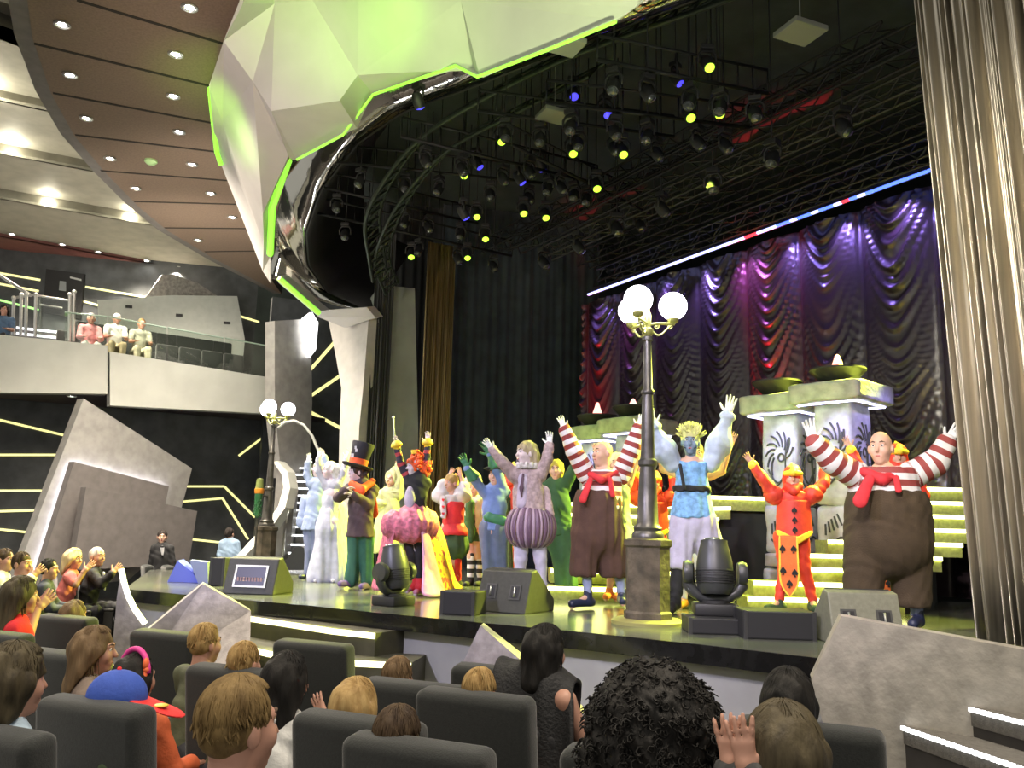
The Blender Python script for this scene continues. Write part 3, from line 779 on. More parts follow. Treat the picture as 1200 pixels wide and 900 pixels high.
# ---- the swagged back curtain
ZT = 6.95
LA, LB = PZ(690, 345, ZT+.05), PZ(1134, 183.5, ZT+.05)
ldir = nrm([*(LB-LA)[:2], 0]); lnr = np.array([ldir[1], -ldir[0], 0]); lnr *= -1 if lnr[1] > 0 else 1
CL, CR = (LA-lnr*.42-ldir*.75)[:2], (LB-lnr*.42+ldir*2.6)[:2]
swag_m = M('dark plum satin', (.030,.020,.023), .30, var=.15, vscale=2, spec=.9)
def swag():
    a = np.array(CL); b = np.array(CR); L = np.linalg.norm(b-a); dd = (b-a)/L; nn = np.array([dd[1], -dd[0]]); nn = -nn if nn[1] > 0 else nn
    # panel seams, measured along the curtain
    us = []
    for px in (652,689,726,768,820,876,939,1013,1102):
        p = PV(px, 400, a, b); us.append(np.dot(p[:2]-a, dd)/L)
    us[0] = 0
    while us[-1] < .9: us.append(us[-1]+(us[-1]-us[-2]))
    us[-1] = 1
    rg = np.random.default_rng(5); V = []; nu = 26; nv = 330
    H = ZT-STZ-.05
    U = []
    for i in range(len(us)-1):
        for k in range(nu): U.append((i, k/nu))
    U.append((len(us)-2, 1.0))
    pan = [(rg.uniform(.9, 1.1), rg.uniform(0, 1), rg.uniform(.42, .62)) for _ in us]
    for j in range(nv+1):
        zz = STZ+.05+H*j/nv
        for i, s in U:
            u = us[i]+(us[i+1]-us[i])*s; sag, ph, _ = pan[i]; w = (us[i+1]-us[i])*L
            q = 2*s-1; drop = .80*sag*w*(1-abs(q)**1.7)
            zc = zz+drop+.06*math.sin(2.1*zz+5*i)+.03*math.sin(5.3*zz+3*i+2*q)
            f = zc/.30+ph; fr = f-math.floor(f); crest = math.exp(-((fr-.5)/.16)**2); f2 = zc/.19+ph*3; fr2 = f2-math.floor(f2)
            am = .085*(1-abs(q)**3)*(.6+.4*math.sin(1.7*zc+i*2.1))
            off = am*crest+.03*math.exp(-((fr2-.5)/.2)**2)*(1-q*q)*(.5+.5*math.sin(2.9*zc+i))+.10*(1-q*q)-.03*math.exp(-((1-abs(q))/.06)**2)
            p = a+dd*L*u+nn*off
            V.append((p[0], p[1], zz))
    n1 = len(U); F = [[j*n1+i, j*n1+i+1, (j+1)*n1+i+1, (j+1)*n1+i] for j in range(nv) for i in range(n1-1)]
    o = mesh_fast('swagged_curtain', np.array(V), np.array(F), swag_m); tag(o, 'huge dark plum satin curtain hanging in scalloped swags', 'curtain')
    return a, b, nn, dd, L
sa, sb, sn, sdir, sL = swag()
# LED line on its own batten
led_v = M('violet white light line', (.7,.7,1), .4, emit=(.40,.42,1.0), es=1.3)
led_red = M('red light segment', (1,.1,.1), .4, emit=(1,.05,.08), es=.8)
led_blue = M('blue light segment', (.1,.1,1), .4, emit=(.08,.16,1.0), es=1.2)
r = empty('curtain_light_batten', (*(sa+sn*.35), ZT), 0, 'long violet white light line along the head of the swagged curtain', 'light batten')
mb = MB(); a3, b3 = LA, LB
mb.prism([a3, b3, b3+z*.12, a3+z*.12], [*(-sn*.1), 0]); mb.build('housing', black_m, r)
k = 60
for i in range(k):
    u0, u1 = (i+.06)/k, (i+.94)/k
    p, q = a3+(b3-a3)*u0, a3+(b3-a3)*u1; mb = MB(); mb.prism([p+z*.005, q+z*.005, q-z*.03, p-z*.03], [*(sn*.05), 0])
    mb.build('light_segment', led_red if i in (32, 33, 46, 58) else (led_blue if i > 36 and i % 3 or i > 48 else led_v), r)
# silver curtain at the right
sc0, sc1 = P(1140, 600, 7.35)[:2], P(1330, 600, 6.1)[:2]
drape('silver_curtain', sc0, sc0+(sc1-sc0)*2.4, STZ+.02, 7.2, gold2, 'tall silver and gold lame curtain at the right edge', folds=24, amp=.085, n=800, seed=4, slant=(-.28, 0))
mb = MB(); mb.prism([P(1117,-60,7.9), P(1131,-60,7.9), P(1134,150,7.9), P(1130,95,7.9)], (.2, .3, 0)); tag(mb.build('portal_fin', M('grey green portal panel 2', (.3,.33,.3), .5)), 'narrow grey green fin at the top beside the silver curtain', 'column panel')
mb = MB(); a, b = P(1131,300,7.95)[:2], P(1150,300,8.3)[:2]
mb.prism([[*a, STZ], [*b, STZ], [b[0]-.3, b[1], 8.2], [a[0]-.28, a[1], 8.2]], (.15, .4, 0)); tag(mb.build('masking_flat', blackv), 'black masking flat between the swagged and the silver curtain', 'masking flat')

# ================================================================== CANOPY
can = M('white faceted canopy panels', (.52,.50,.49), .55, var=.03, vscale=3)
mirror = M('polished steel mirror', (.42,.42,.38), .09, 1.0, bump=.35, bscale=3.2)
VZ = {}
def cv(n, x, y, D=None, zc=None): VZ[n] = PZ(x, y, 7.5) if zc else P(x, y, D*.925)
cv('a0', 285, 4, zc=ZC-.02); cv('a1', 262, 48, zc=ZC-.02); cv('a2', 245, 102, zc=ZC-.02); cv('a3', 253, 178, D=14.5); cv('a4', 260, 195, D=14.5)
cv('tip', 317, 332, D=15.4); cv('tip2', 308, 318, D=15.3); cv('l1', 272, 190, D=14.0); cv('l2', 309, 288, D=14.6)
cv('d0', 296, 95, D=10.9); cv('d1', 261, 143, D=12.9); cv('d2', 308, 250, D=13.6); cv('d3', 338, 183, D=12.2); cv('d4', 318, 130, D=10.6)
cv('e0', 398, 118, D=10.2); cv('e1', 418, 150, D=11.2); cv('e2', 347, 187, D=12.4); cv('e3', 437, 110, D=10.8); cv('e4', 419, 88, D=10.1)
cv('g0', 322, 4, D=10.4); cv('g1', 366, 0, D=10.2); cv('g2', 420, 0, D=9.7); cv('g3', 540, 0, D=8.9); cv('g4', 555, 80, D=9.2); cv('g5', 535, 76, D=9.4)
cv('h0', 562, 90, D=9.0); cv('h1', 722, 24, D=7.9); cv('h2', 745, 8, D=7.7); cv('h3', 760, -10, D=7.5)
cv('t0', 285, -120, D=8.6); cv('t1', 366, -120, D=8.4); cv('t2', 420, -120, D=8.2); cv('t3', 540, -120, D=7.8); cv('t4', 790, -120, D=6.9); cv('t5', 880, -40, D=6.9)
cv('s1', 320, 242, D=13.9); cv('s2', 317, 300, D=15.0); cv('s3', 340, 188, D=12.9)
r = empty('faceted_canopy', (*VZ['tip'][:2], 5.0), 0, 'huge white faceted canopy over the stage opening washed in green light', 'canopy')
facets = [('a0 a1 g0', 0), ('a1 a2 d1 d0', 0), ('a1 d0 g0', 0), ('a2 a3 d1', 0), ('a3 a4 l1 d1', 0), ('d1 l1 l2 d2', 0), ('a4 tip2 l2 l1', 0), ('a4 tip tip2', 0), ('tip2 tip s2 l2', 0), ('l2 s2 s1 d2', 0), ('d2 s1 s3 d3', 0),
          ('d0 d1 d2 d3 d4', 0), ('d4 d3 e2 e1 e0', 0), ('d3 s3 e2', 0), ('g0 d0 d4 e0 g1', 0), ('g1 e0 e4', 0), ('g1 e4 g2', 0), ('e0 e1 e3 e4', 0), ('e4 e3 g5 g4 g3 g2', 0), ('g3 g4 h0 h1 h2', 0), ('g4 g5 h0', 0), ('h2 h3 t4 t3 g3', 0),
          ('a0 g0 t0', 0), ('g0 g1 t1 t0', 0), ('g1 g2 t2 t1', 0), ('g2 g3 t3 t2', 0), ('h3 t5 t4', 0)]
names = list(VZ); V = [VZ[n] for n in names]; F = [[names.index(q) for q in f.split()] for f, _ in facets]
F2 = []
for f in F:   # split so every facet stays flat
    for i in range(1, len(f)-1): F2.append([f[0], f[i], f[i+1]])
for f in F2:
    a, b, c = (np.array(V[q]) for q in f)
    if np.dot(np.cross(b-a, c-a), CAM-a) < 0: f.reverse()
o = mk('shell', V, F2, can, r)
md = o.modifiers.new('depth', 'SOLIDIFY'); md.thickness = .05; md.offset = -1
# lower lip towards the column
mb = MB(); mb.prism([P(326,323,15.6), P(376,364,16.4), P(430,360,16.2), P(440,372,16.6), P(404,384,17.0), P(374,372,16.8), P(326,331,15.9)], (.1,.3,.1)); mb.build('lip', can, r)
# glowing green tubes added to imitate green light falling on the outer edges
gl = M('painted green edge glow', (.3,.9,.1), .4, emit=(.30,.85,.05), es=.42)
def channel(pts, wd, name='edge_glow'):
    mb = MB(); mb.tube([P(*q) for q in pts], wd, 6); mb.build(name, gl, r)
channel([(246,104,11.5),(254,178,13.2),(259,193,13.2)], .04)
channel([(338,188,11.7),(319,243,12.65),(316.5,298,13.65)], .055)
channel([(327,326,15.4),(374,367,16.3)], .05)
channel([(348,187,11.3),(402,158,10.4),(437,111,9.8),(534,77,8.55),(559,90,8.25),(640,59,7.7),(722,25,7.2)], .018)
# polished ring behind it, edge of the stage opening
ring_o = [(312,322),(325,290),(322,250),(333,205),(360,170),(405,140),(450,95),(540,62),(640,40),(760,-12),(850,-60)]
ring_i = [(432,366),(385,345),(360,310),(357,272),(374,222),(418,166),(470,130),(560,97),(650,60),(745,22),(815,-4)]
Do = [16.2,16.0,15.2,14.2,13.2,12.2,11.4,10.2,9.4,8.4,7.8]; 
def samp(L, t):
    k = t*(len(L)-1); i = min(int(k), len(L)-2); f = k-i; return tuple(np.array(L[i])*(1-f)+np.array(L[i+1])*f)
mb = MB(); n = 66
def rg_(u, v):
    o_ = P(*samp(ring_o, u), samp([(q,) for q in Do], u)[0]+.25); i_ = P(*samp(ring_i, u), samp([(q,) for q in Do], u)[0]+.9)
    return o_*(1-v)+i_*v+np.array([0, 0, -.12*math.sin(math.pi*v)])
mb.grid(rg_, n, 10); o = mb.build('mirror_ring', mirror, r, True); md = o.modifiers.new('depth', 'SOLIDIFY'); md.thickness = .03
mb = MB()
def bk(u, v):
    i_ = P(*samp(ring_i, u), samp([(q,) for q in Do], u)[0]+.92); return i_+np.array([.5, 2.6, 2.2])*v
mb.grid(bk, n, 4); o = mb.build('inner_drum', black_m, r, True); md = o.modifiers.new('depth', 'SOLIDIFY'); md.thickness = .05

mb = MB(); mb.tube([P(326,502,18.3),P(334,495,18.3),P(345,493,18.3),P(356,498,18.3),P(366,511,18.3),P(374,530,18.3),P(378,548,18.3)], .03, 8); mb.tube([P(378,548,18.3), [P(378,548,18.3)[0], P(378,548,18.3)[1], STZ]], .03, 8)
tag(mb.build('arched_rail', fascia_m, None, True), 'thin pale rail arching over the stairs behind the white gown', 'rail')
# ================================================================== STAGE PROPS
from mathutils import noise as mnoise
post_m = M('dark bronze iron', (.10,.095,.085), .35, .6, var=.25, vscale=8)
ped_m = M('weathered dark stone', (.075,.06,.04), .7, var=.5, vscale=6, bump=.4, bscale=25)
globe_m = M('lit opal globe', (1,1,1), .3, emit=(.97,.96,1.0), es=3.2)
brass = M('greenish brass', (.45,.45,.14), .35, .6)
def lamp_post(loc, rz, label):
    r = empty('street_lamp', (0, 0, 0), 0, label, 'street lamp', 'three-globe street lamps')
    b = MB(); b.lathe([(.33, 0), (.33, .03), (.29, .05)], (0,0,0), 32); b.build('base_plate', M('yellowish plate', (.25,.24,.08), .4), r, True, 30, world=False)
    b = MB(); b.lathe([(.225, .05), (.225, .10), (.205, .12), (.205, .68), (.225, .70), (.225, .75), (.15, .77)], (0,0,0), 8, ang=math.pi/8); b.build('pedestal', ped_m, r, world=False)
    b = MB(); b.lathe([(.15,.77),(.15,.80),(.125,.83),(.135,.86),(.10,.90),(.085,1.25),(.072,1.42),(.09,1.44),(.09,1.48),(.066,1.50),(.058,1.9),(.05,2.1),(.062,2.115),(.062,2.14),(.046,2.16),(.036,2.62),(.05,2.63),(.05,2.66),(.03,2.68)], (0,0,0), 20)
    b.build('shaft', post_m, r, True, 40, world=False)
    b = MB(); b.lathe([(.03,2.66),(.055,2.70),(.055,2.74),(.03,2.76),(.035,2.80),(.035,2.88),(.02,2.92),(.01,2.97),(.0001,3.0)], (0,0,0), 16); b.build('finial', brass, r, True, 40, world=False)
    for k in range(3):
        a = 2*math.pi*k/3; d = np.array([math.cos(a), math.sin(a), 0]); u = np.array([0,0,1.0])
        t = MB(); t.tube([d*.03+u*2.79, d*.10+u*2.80, d*.26+u*2.80], .014, 8)
        sp = [d*(.05+.19*q)+u*(2.72+.07*q-.05*math.sin(q*math.pi)*(1-q)*2) for q in np.linspace(0, 1, 14)]
        t.tube(sp, .009, 6)
        for cx, cz, R, sg in ((.09, 2.765, .026, 1), (.215, 2.765, .024, -1)):
            t.tube([d*(cx+R*(1-q*.7)*math.cos(q*9*sg))+u*(cz+R*(1-q*.7)*math.sin(q*9)) for q in np.linspace(0, 1, 26)], .007, 6)
        t.lathe([(.02,2.80),(.05,2.82),(.056,2.85),(.04,2.86)], d*.245, 16); o = t.build('arm', brass, r, True, 50, world=False)
        g = MB(); g.sphere(d*.245+u*2.975, .136, 32); g.build('globe', globe_m, r, True, world=False)
    r.location = tuple(float(q) for q in loc); r.rotation_euler.z = rz; return r
lampA = PZ(759, 731, STZ); lamp_post(lampA, 0, 'tall three-globe street lamp on a dark octagonal pedestal at the middle stage edge')
l2 = P(309, 664, 16.4); lamp_post((l2[0], l2[1], STZ), .35, 'smaller-looking three-globe street lamp far back beside the curved balustrade')
# green lantern-like ornament beside the far lamp
q = P(302, 600, 16.0); r = empty('hanging_ornament', q, 0, 'dark green beaded ornament with an orange band beside the far street lamp', 'ornament')
grn = M('bottle green', (.02,.12,.04), .3, coat=.5); org = M('orange band', (.75,.28,.03), .5)
b = MB(); b.lathe([(0.0001,-0.1125),(0.0540,-0.0750),(0.0600,0.2100),(0.0720,0.2550),(0.0720,0.3300),(0.0600,0.3375)], q, 16); b.build('body', grn, r, True, 40)
b = MB(); b.lathe([(0.0750,0.3300),(0.0840,0.3450),(0.0840,0.4200),(0.0720,0.4275)], q, 16); b.build('band', org, r, True, 40)
b = MB(); b.lathe([(0.0720,0.4275),(0.0660,0.5400),(0.0600,0.6000),(0.0001,0.6150)], q, 16); b.build('cap', M('olive felt', (.18,.22,.06), .8), r, True, 40)
b = MB()
for k in range(40):
    a = k*2.4; b.sphere(q+np.array([0.07*math.cos(a), 0.07*math.sin(a), -.08+.3*(k/40)]), .014, 8)
b.build('beads', grn, r, True)
b = MB(); b.tube([q+[0, 0, .3], [l2[0], l2[1], q[2]+.3]], .02, 6); b.tube([q+[0, 0, -.12], [q[0], q[1], STZ]], .02, 8); b.build('bracket', post_m, r)
# ---- stage monitors
mon_m = M('speaker paint', (.030,.031,.024), .6, var=.15, vscale=30, bump=.15, bscale=120)
mon_l = M('olive grey speaker paint', (.17,.17,.12), .6, var=.1, vscale=30, bump=.1, bscale=120)
def monitor(x, y, rz, label, w=.58, m_=None, s=1.0, panel=False):
    r = empty('stage_monitor', (0, 0, 0), 0, label, 'speaker', 'floor monitor speakers')
    pr = [(0,0),(.13,.40),(.24,.42),(.60,.12),(.60,0)]
    b = MB(); b.prism([(-w/2*s, a*s, c*s) for a, c in pr], (w*s, 0, 0)); o = b.build('cabinet', m_ or mon_m, r, world=False)
    md = o.modifiers.new('bevel', 'BEVEL'); md.width = .012; md.segments = 2
    nx = nrm([0, -.40, .13]); up = nrm([0, .13, .40])
    if not panel:
        for sx in (-.14, .14):
            c = np.array([sx*s, .065*s, .20*s])+nx*.004
            bb = MB(); X = np.array([1, 0, 0])*.062*s; U_ = up*.075*s
            bb.prism([c-X-U_, c+X-U_, c+X+U_, c-X+U_], nx*.006); bb.build('handle_plate', M('handle plate', (.05,.05,.045), .5), r, world=False)
            bb = MB(); X = np.array([1, 0, 0])*.045*s; U_ = up*.058*s; c = c+nx*.007
            bb.prism([c-X-U_, c+X-U_, c+X+U_, c-X+U_], nx*.003); o = bb.build('handle_recess', black_m, r, world=False)
            bb = MB(); bb.tube([c-up*.05*s+nx*.008, c+up*.05*s+nx*.008], .010*s, 8); bb.build('handle_bar', steel, o, True, world=False)
    else:
        c = np.array([0, .065, .20])+nx*.004; X = np.array([.2, 0, 0]); U_ = up*.13
        bb = MB(); bb.prism([c-X-U_, c+X-U_, c+X+U_, c-X+U_], nx*.008); bb.build('panel_frame', M('white frame', (.75,.75,.72), .4), r, world=False)
        c = c+nx*.009; X = X*.88; U_ = U_*.82
        bb = MB(); bb.prism([c-X-U_, c+X-U_, c+X+U_, c-X+U_], nx*.004); bb.mat(1)
        for k in range(9):
            cc = c+nx*.006+X*(-.8+.2*k)+U_*(-.4); bb.box(cc, (.02, .008, .05))
        bb.build('amplifier_panel', [M('amplifier black', (.02,.018,.022), .4), M('amplifier marks', (.4,.25,.25), .5)], r, world=False)
    g = MB(); a, c_ = np.array([0,.245*s,.416*s]), np.array([0,.595*s,.124*s]); n_ = nrm([0,.3,.36]); g.prism([a+[-w/2*s*.92,0,0], c_+[-w/2*s*.92,0,0], c_+[w/2*s*.92,0,0], a+[w/2*s*.92,0,0]], n_*.012); g.build('grille', black_m, r, world=False)
    r.location = (float(x), float(y), STZ); r.rotation_euler.z = rz
    return r
def at(px, py): return PZ(px, py, STZ)
p = at(585, 718); monitor(p[0], p[1], -.55, 'big dark floor monitor with two handles at the middle stage edge')
p = P(1020, 740, 6.85); monitor(p[0], p[1], -.02, 'olive grey floor monitor half behind the metal ramp wall', .56, mon_l, .98)
p = at(288, 697); monitor(p[0], p[1]+.05, -.15, 'dark floor monitor with a white-framed amplifier panel at far stage end', .62, None, 1.0, True)
def case(px0, px1, ybot, h, dep, rz, label, name='flight_case', m_=None):
    a = at(px0, ybot); b = at(px1, ybot); w = np.linalg.norm((b-a)[:2]); c = (a+b)/2
    r = empty(name, (c[0]-math.sin(rz)*dep/2, c[1]+math.cos(rz)*dep/2, STZ), rz, label, 'equipment case')
    bb = MB(); bb.box((0, 0, h/2), (w, dep, h), 0, .012); bb.build('body', m_ or black_m, r, world=False)
    for sx in (-1, 1):
        for sy in (-1, 1): bb = MB(); bb.box((sx*(w/2-.015), sy*(dep/2-.015), h/2), (.034, .034, h+.006), 0, .004); bb.build('corner_trim', M('case trim', (.06,.06,.06), .35, .5), r, world=False)
    return r
case(810, 874, 744, .13, .42, -.05, 'flat black case under the moving stage light at the stage edge')
case(876, 953, 750, .22, .40, -.05, 'black box at the stage edge in front of the red card performer')
case(514, 556, 721, .22, .35, -.3, 'small black box between the wide-skirted performer and the big monitor')
case(838, 893, 694, .85, .6, 0, 'tall dark equipment cabinet behind the performer in the blue tunic', 'equipment_cabinet', M('dark blue grey case', (.05,.065,.08), .6, var=.2))
case(243, 262, 687, .36, .3, -.1, 'small black box beside the blue-lit blocks')
blu = M('painted blue light block', (.12,.16,.62), .5); blu2 = M('grey blue block', (.22,.26,.42), .5)  # blue light put into plain base colours, nothing emits here
def block(pts, D, ext, label, m_):
    mb = MB(); mb.prism([P(x, y, D) for x, y in pts], ext); return tag(mb.build('scenery_block', m_), label, 'scenery block', 'blue scenery blocks')
block([(196,682),(208,657),(226,671),(233,683)], 12.0, (-.1,.5,0), 'blue wedge-shaped block at the far end of the stage', blu)
block([(226,668),(222,657),(243,659),(244,686),(233,686)], 11.9, (-.1,.4,0), 'grey blue upright block beside the blue wedge', blu2)
tag(MB().prism([P(327,668,15), P(345,642,15), P(352,640,15), P(372,650,15), P(392,668,15)], (0,.6,0)).build('draped_mound', blackv), 'low dark draped mound behind the white-dressed performer', 'draped scenery')
pl = MB(); pl.box((P(222,690,16)[0], 16.8, .25), (3.2, 1.6, .3)); 
# ---- moving head lights standing on the floor
mh_m = M('moving light plastic', (.035,.037,.037), .4, spec=.6)
mh_d = M('moving light trim', (.02,.02,.02), .5)
def moving_head(x, y, z0, rz, tilt, label, s=1.0):
    r = empty('moving_light', (0, 0, 0), 0, label, 'stage light', 'moving lights on the stage floor')
    b = MB(); b.box((0,0,.055), (.40,.34,.11), 0, .02); b.lathe([(.13,.11),(.13,.135),(.09,.14)], (0,0,0), 24); b.build('base', mh_d, r, True, 40, world=False)
    yk = MB()
    pr = [(-.25,.36),(-.25,.27),(-.19,.20),(-.09,.14),(.09,.14),(.19,.20),(.25,.27),(.25,.36)]
    yk.tube([(a, 0, c) for a, c in pr], [.045,.055,.055,.05,.05,.055,.055,.045], 12)
    for sx in (-1, 1): yk.lathe([(.0001,-.045),(.10,-.04),(.115,0),(.10,.04),(.0001,.045)], (sx*.25,0,.38), 24, axis=(1,0,0))
    yk.build('yoke', mh_m, r, True, 50, world=False)
    Rt = np.array(Matrix.Rotation(tilt, 3, 'X')); c0 = np.array([0, 0, .38]); ax = Rt@np.array([0, 0, 1.0])
    hd = MB(); hd.lathe([(.0001,-.20),(.13,-.195),(.165,-.15),(.175,-.02),(.165,.10),(.14,.22),(.125,.27),(.125,.30),(.10,.305)], c0, 28, axis=ax)
    o = hd.build('head', mh_m, r, True, 40, world=False)
    fn = MB()
    for k in range(6): fn.lathe([(.172,-.10+.022*k),(.180,-.097+.022*k),(.180,-.088+.022*k),(.172,-.085+.022*k)], c0, 28, axis=ax)
    fn.build('cooling_fins', mh_d, o, True, 40, world=False)
    ln = MB(); ln.lathe([(.10,.30),(.098,.31),(.06,.325),(.0001,.33)], c0, 24, axis=ax); ln.build('lens', M('stage lens glass', (.03,.04,.05), .05, coat=1), o, True, world=False)
    r.location = (float(x), float(y), z0); r.rotation_euler.z = rz; r.scale = (s, s, s); return r
p = at(845, 742); moving_head(p[0], p[1]+.2, STZ+.13, -.1, -.12, 'black moving light on a flat case in front of the blue tunic performer', .93)
p = at(458, 711); moving_head(p[0], p[1]+.2, STZ, 1.0, -.15, 'black moving light with a base ring at the edge near the wide-skirted performer', .90)
# ---- stone pillars with fire bowls
def rockbox(mb, c, half, rz, r=.06, amp=.02, n=9, seed=0, tap=0.0):
    c = np.array(c, float); half = np.array(half, float); V = {}; F = []
    ca, sa_ = math.cos(rz), math.sin(rz)
    def vid(p):
        k = tuple(np.round(p, 5))
        if k not in V:
            q = np.array(p)*half; cl = np.clip(q, -(half-r), half-r); d = q-cl; L = np.linalg.norm(d)
            q = cl+(d/L*min(L, r) if L > 1e-9 else 0)
            nz = mnoise.noise_vector(Vector((q*3.2+seed*7.3).tolist())); n2 = mnoise.noise_vector(Vector((q*9+seed*3.1).tolist()))
            q = q+np.array(nz)*amp+np.array(n2)*amp*.4
            f = 1-tap*(q[2]/half[2]); q[0] *= f; q[1] *= f
            V[k] = (len(V), c+np.array([q[0]*ca-q[1]*sa_, q[0]*sa_+q[1]*ca, q[2]]))
        return V[k][0]
    for ax in range(3):
        for sg in (-1, 1):
            for i in range(n):
                for j in range(n):
                    quad = []
                    for a, b in ((i, j), (i+1, j), (i+1, j+1), (i, j+1)):
                        p = [0, 0, 0]; p[ax] = sg; p[(ax+1) % 3] = -1+2*a/n; p[(ax+2) % 3] = -1+2*b/n; quad.append(vid(p))
                    F.append(quad if sg > 0 else quad[::-1])
    vs = [v[1] for v in sorted(V.values(), key=lambda t: t[0])]; mb.add(vs, F)
rock_m = M('grey carved stone', (.36,.37,.35), .8, var=.2, vscale=6, bump=.5, bscale=14)
carve_m = M('dark carved line', (.05,.055,.04), .8)
vled = M('violet under-slab light', (.8,.8,1), .4, emit=(.62,.60,1.0), es=2.2)
def pillar(px, py, D, rz, ztop, label, seed=0, side=.98):
    p = P(px, py, D); z0 = STZ; r = empty('stone_pillar', (p[0], p[1], z0), 0, label, 'stone pillar', 'carved stone pillars')
    H = ztop-.26-z0; hs = [.20,.20,.20,.62]; rest = H-sum(hs); hs.append(rest); zz = z0
    for i, h in enumerate(hs):
        b = MB(); w = .275 if i < 3 else (.255 if i == 3 else .265); rockbox(b, (p[0], p[1], zz+h/2), (w, w, h/2+.005), rz, .05, .022, 10 if h > .3 else 6, seed+i); o = b.build('block', rock_m, r, True)
        if i >= 3:
            cm = MB(); rg = random.Random(seed*13+i)
            for fa in (rz-math.pi/2-.0, rz+math.pi):
                fx = np.array([math.cos(fa), math.sin(fa), 0]); fy = np.array([-math.sin(fa), math.cos(fa), 0]); cc = np.array([p[0], p[1], zz+h/2])+fx*(w+.012)
                S = h*.42
                def cur(pts): cm.tube([cc+fy*a*(.32 if i == 4 else .24)+np.array([0,0,1])*c*S for a, c in pts], .013, 5)
                if i == 4:   # beast head: mane curls, eye, jaw lines
                    for k in range(9):
                        a0 = -.4+k*.48; cur([(.05+(.28+.38*t)*math.cos(a0+.7*t), .12+(.22+.40*t)*math.sin(a0+.7*t)) for t in np.linspace(0, 1.0, 9)])
                    cur([(.12+.14*math.cos(t), .05+.1*math.sin(t)) for t in np.linspace(0, 6.3, 14)]); cur([(-.5+.9*t, -.25-.35*math.sin(3*t)) for t in np.linspace(0, 1.1, 10)]); cur([(-.55+.9*t, -.5-.2*math.sin(4*t)) for t in np.linspace(0, 1.1, 10)]); cur([(.45-.15*math.sin(3*t), .5-1.2*t) for t in np.linspace(0, 1, 9)])
                else:
                    for k in range(5): cur([(-.55+.28*k*(.6+.4*t), .3-.9*t+.12*k) for t in np.linspace(0, .6, 6)])
                    cur([(-.6+1.2*t, -.5-.18*math.sin(6*t)) for t in np.linspace(0, 1, 12)])
            cm.build('carving', carve_m, o)
        zz += h
    b = MB(); rockbox(b, (p[0], p[1], ztop-.13), (side/2, side/2, .13), rz, .045, .018, 14, seed+9); b.build('slab', rock_m, r, True)
    b = MB(); s2 = side*.40; ca, sn_ = math.cos(rz), math.sin(rz)
    C = [np.array([p[0]+(a*ca-c*sn_)*s2, p[1]+(a*sn_+c*ca)*s2, ztop-.275]) for a, c in ((-1,-1),(1,-1),(1,1),(-1,1))]
    for i in range(4): b.tube([C[i], C[(i+1) % 4]], .014, 6)
    b.build('under_light', vled, r)
    return p, ztop
flame_m = M('glowing flame silk', (1,.6,.5), .5, emit=(1.0,.36,.30), es=1.1)
bowl_m = M('dark fire bowl', (.03,.03,.028), .5, var=.3)
def bowl(x, y, z, R, fh, label):
    r = empty('fire_bowl', (x, y, z), 0, label, 'fire bowl', 'fire bowls on the stone slabs')
    b = MB(); b.lathe([(.06,0),(.16*R/.3,.02),(R*.8,.12),(R,.19),(R*.99,.215),(R*.9,.20),(R*.5,.10)], (x, y, z+.02), 28); b.build('bowl', bowl_m, r, True, 50)
    b = MB(); rg = random.Random(int(x*100)); pr = [(.10,.12),(.11,.20),(.085,.20+fh*.3),(.05,.20+fh*.7),(.028,.20+fh),(.0001,.22+fh)]
    b.lathe([(q*1.0, h) for q, h in pr], (x, y, z), 10); o = b.build('flame', flame_m, r, True)
pA = pillar(926, 560, 11.9, .72, 3.62, 'carved stone pillar behind the red card performer, shorter in view', 1)
pB = pillar(989, 560, 11.2, .72, 3.68, 'carved stone pillar behind the raised arm of the big striped performer', 2)
pC = pillar(703, 560, 15.2, .72, 3.52, 'far carved stone pillar behind the face of the smaller striped performer', 3, .98)
pD = pillar(747, 560, 14.4, .72, 3.58, 'far carved stone pillar behind the street lamp shaft', 4, .98)
for (p, zt), R, fh, px, lb in [(pA, .34, .06, 912, 'dark fire bowl with a low red glow on the lower slab'), (pB, .36, .22, 984, 'dark fire bowl with a tall pink flame on the front slab'), (pC, .36, .26, 700, 'far dark fire bowl with a thin pale flame'), (pD, .36, .16, 742, 'far dark fire bowl beside the street lamp shaft')]:
    q = P(px, 500, p[1]); bowl(q[0], q[1], zt-.02, R, fh, lb)
# ---- show stairs with lit edges
stair_m = M('show stair with painted lime glow', (.28,.31,.08), .5, var=.2, vscale=20)  # lime light of the step edges put into the riser colour
led_s = M('lime light edge', (1,1,.6), .4, emit=(1.0,1.0,.36), es=2.4)
def litstep(par, x0, x1, y0, y1, D, dep=.5, h=.17):
    a, b = P(x0, y0, D), P(x1, y1, D)
    if x1-x0 > 60: 
        zz = (a[2]+b[2])/2; a[2] = b[2] = zz
    t = MB(); t.prism([a, b, b-[0, 0, h], a-[0, 0, h]], (0, dep, 0)); o = t.build('step', stair_m, par)
    s = MB(); s.prism([a+[0, -.03, .005], b+[0, -.03, .005], b+[0, -.03, -.045], a+[0, -.03, -.045]], (0, .03, 0)); s.build('edge_glow', led_s, o)
def flight(rows, label, side=None):
    r = empty('show_stairs', (P((rows[0][0]+rows[0][1])/2, 600, rows[0][4])[0], rows[0][4], STZ), 0, label, 'stairs')
    for q in rows: litstep(r, *q)
    return r
R9 = [(876,1060,701,703,9.75),(883,1075,683,684,10.0),(930,1085,667,667,10.25),(947,1103,650.5,652,10.55),(970,1127,634,636,10.85),(1000,1145,618.5,620,11.15),(1040,1146,603,604,11.45),(1060,1145,587.5,588.5,11.75),(1075,1144,572,572,12.05)]
r = flight([q[:5]+(.45, .17) for q in R9], 'wide show stairs with lime lit edges behind the big striped performer')
mb = MB()
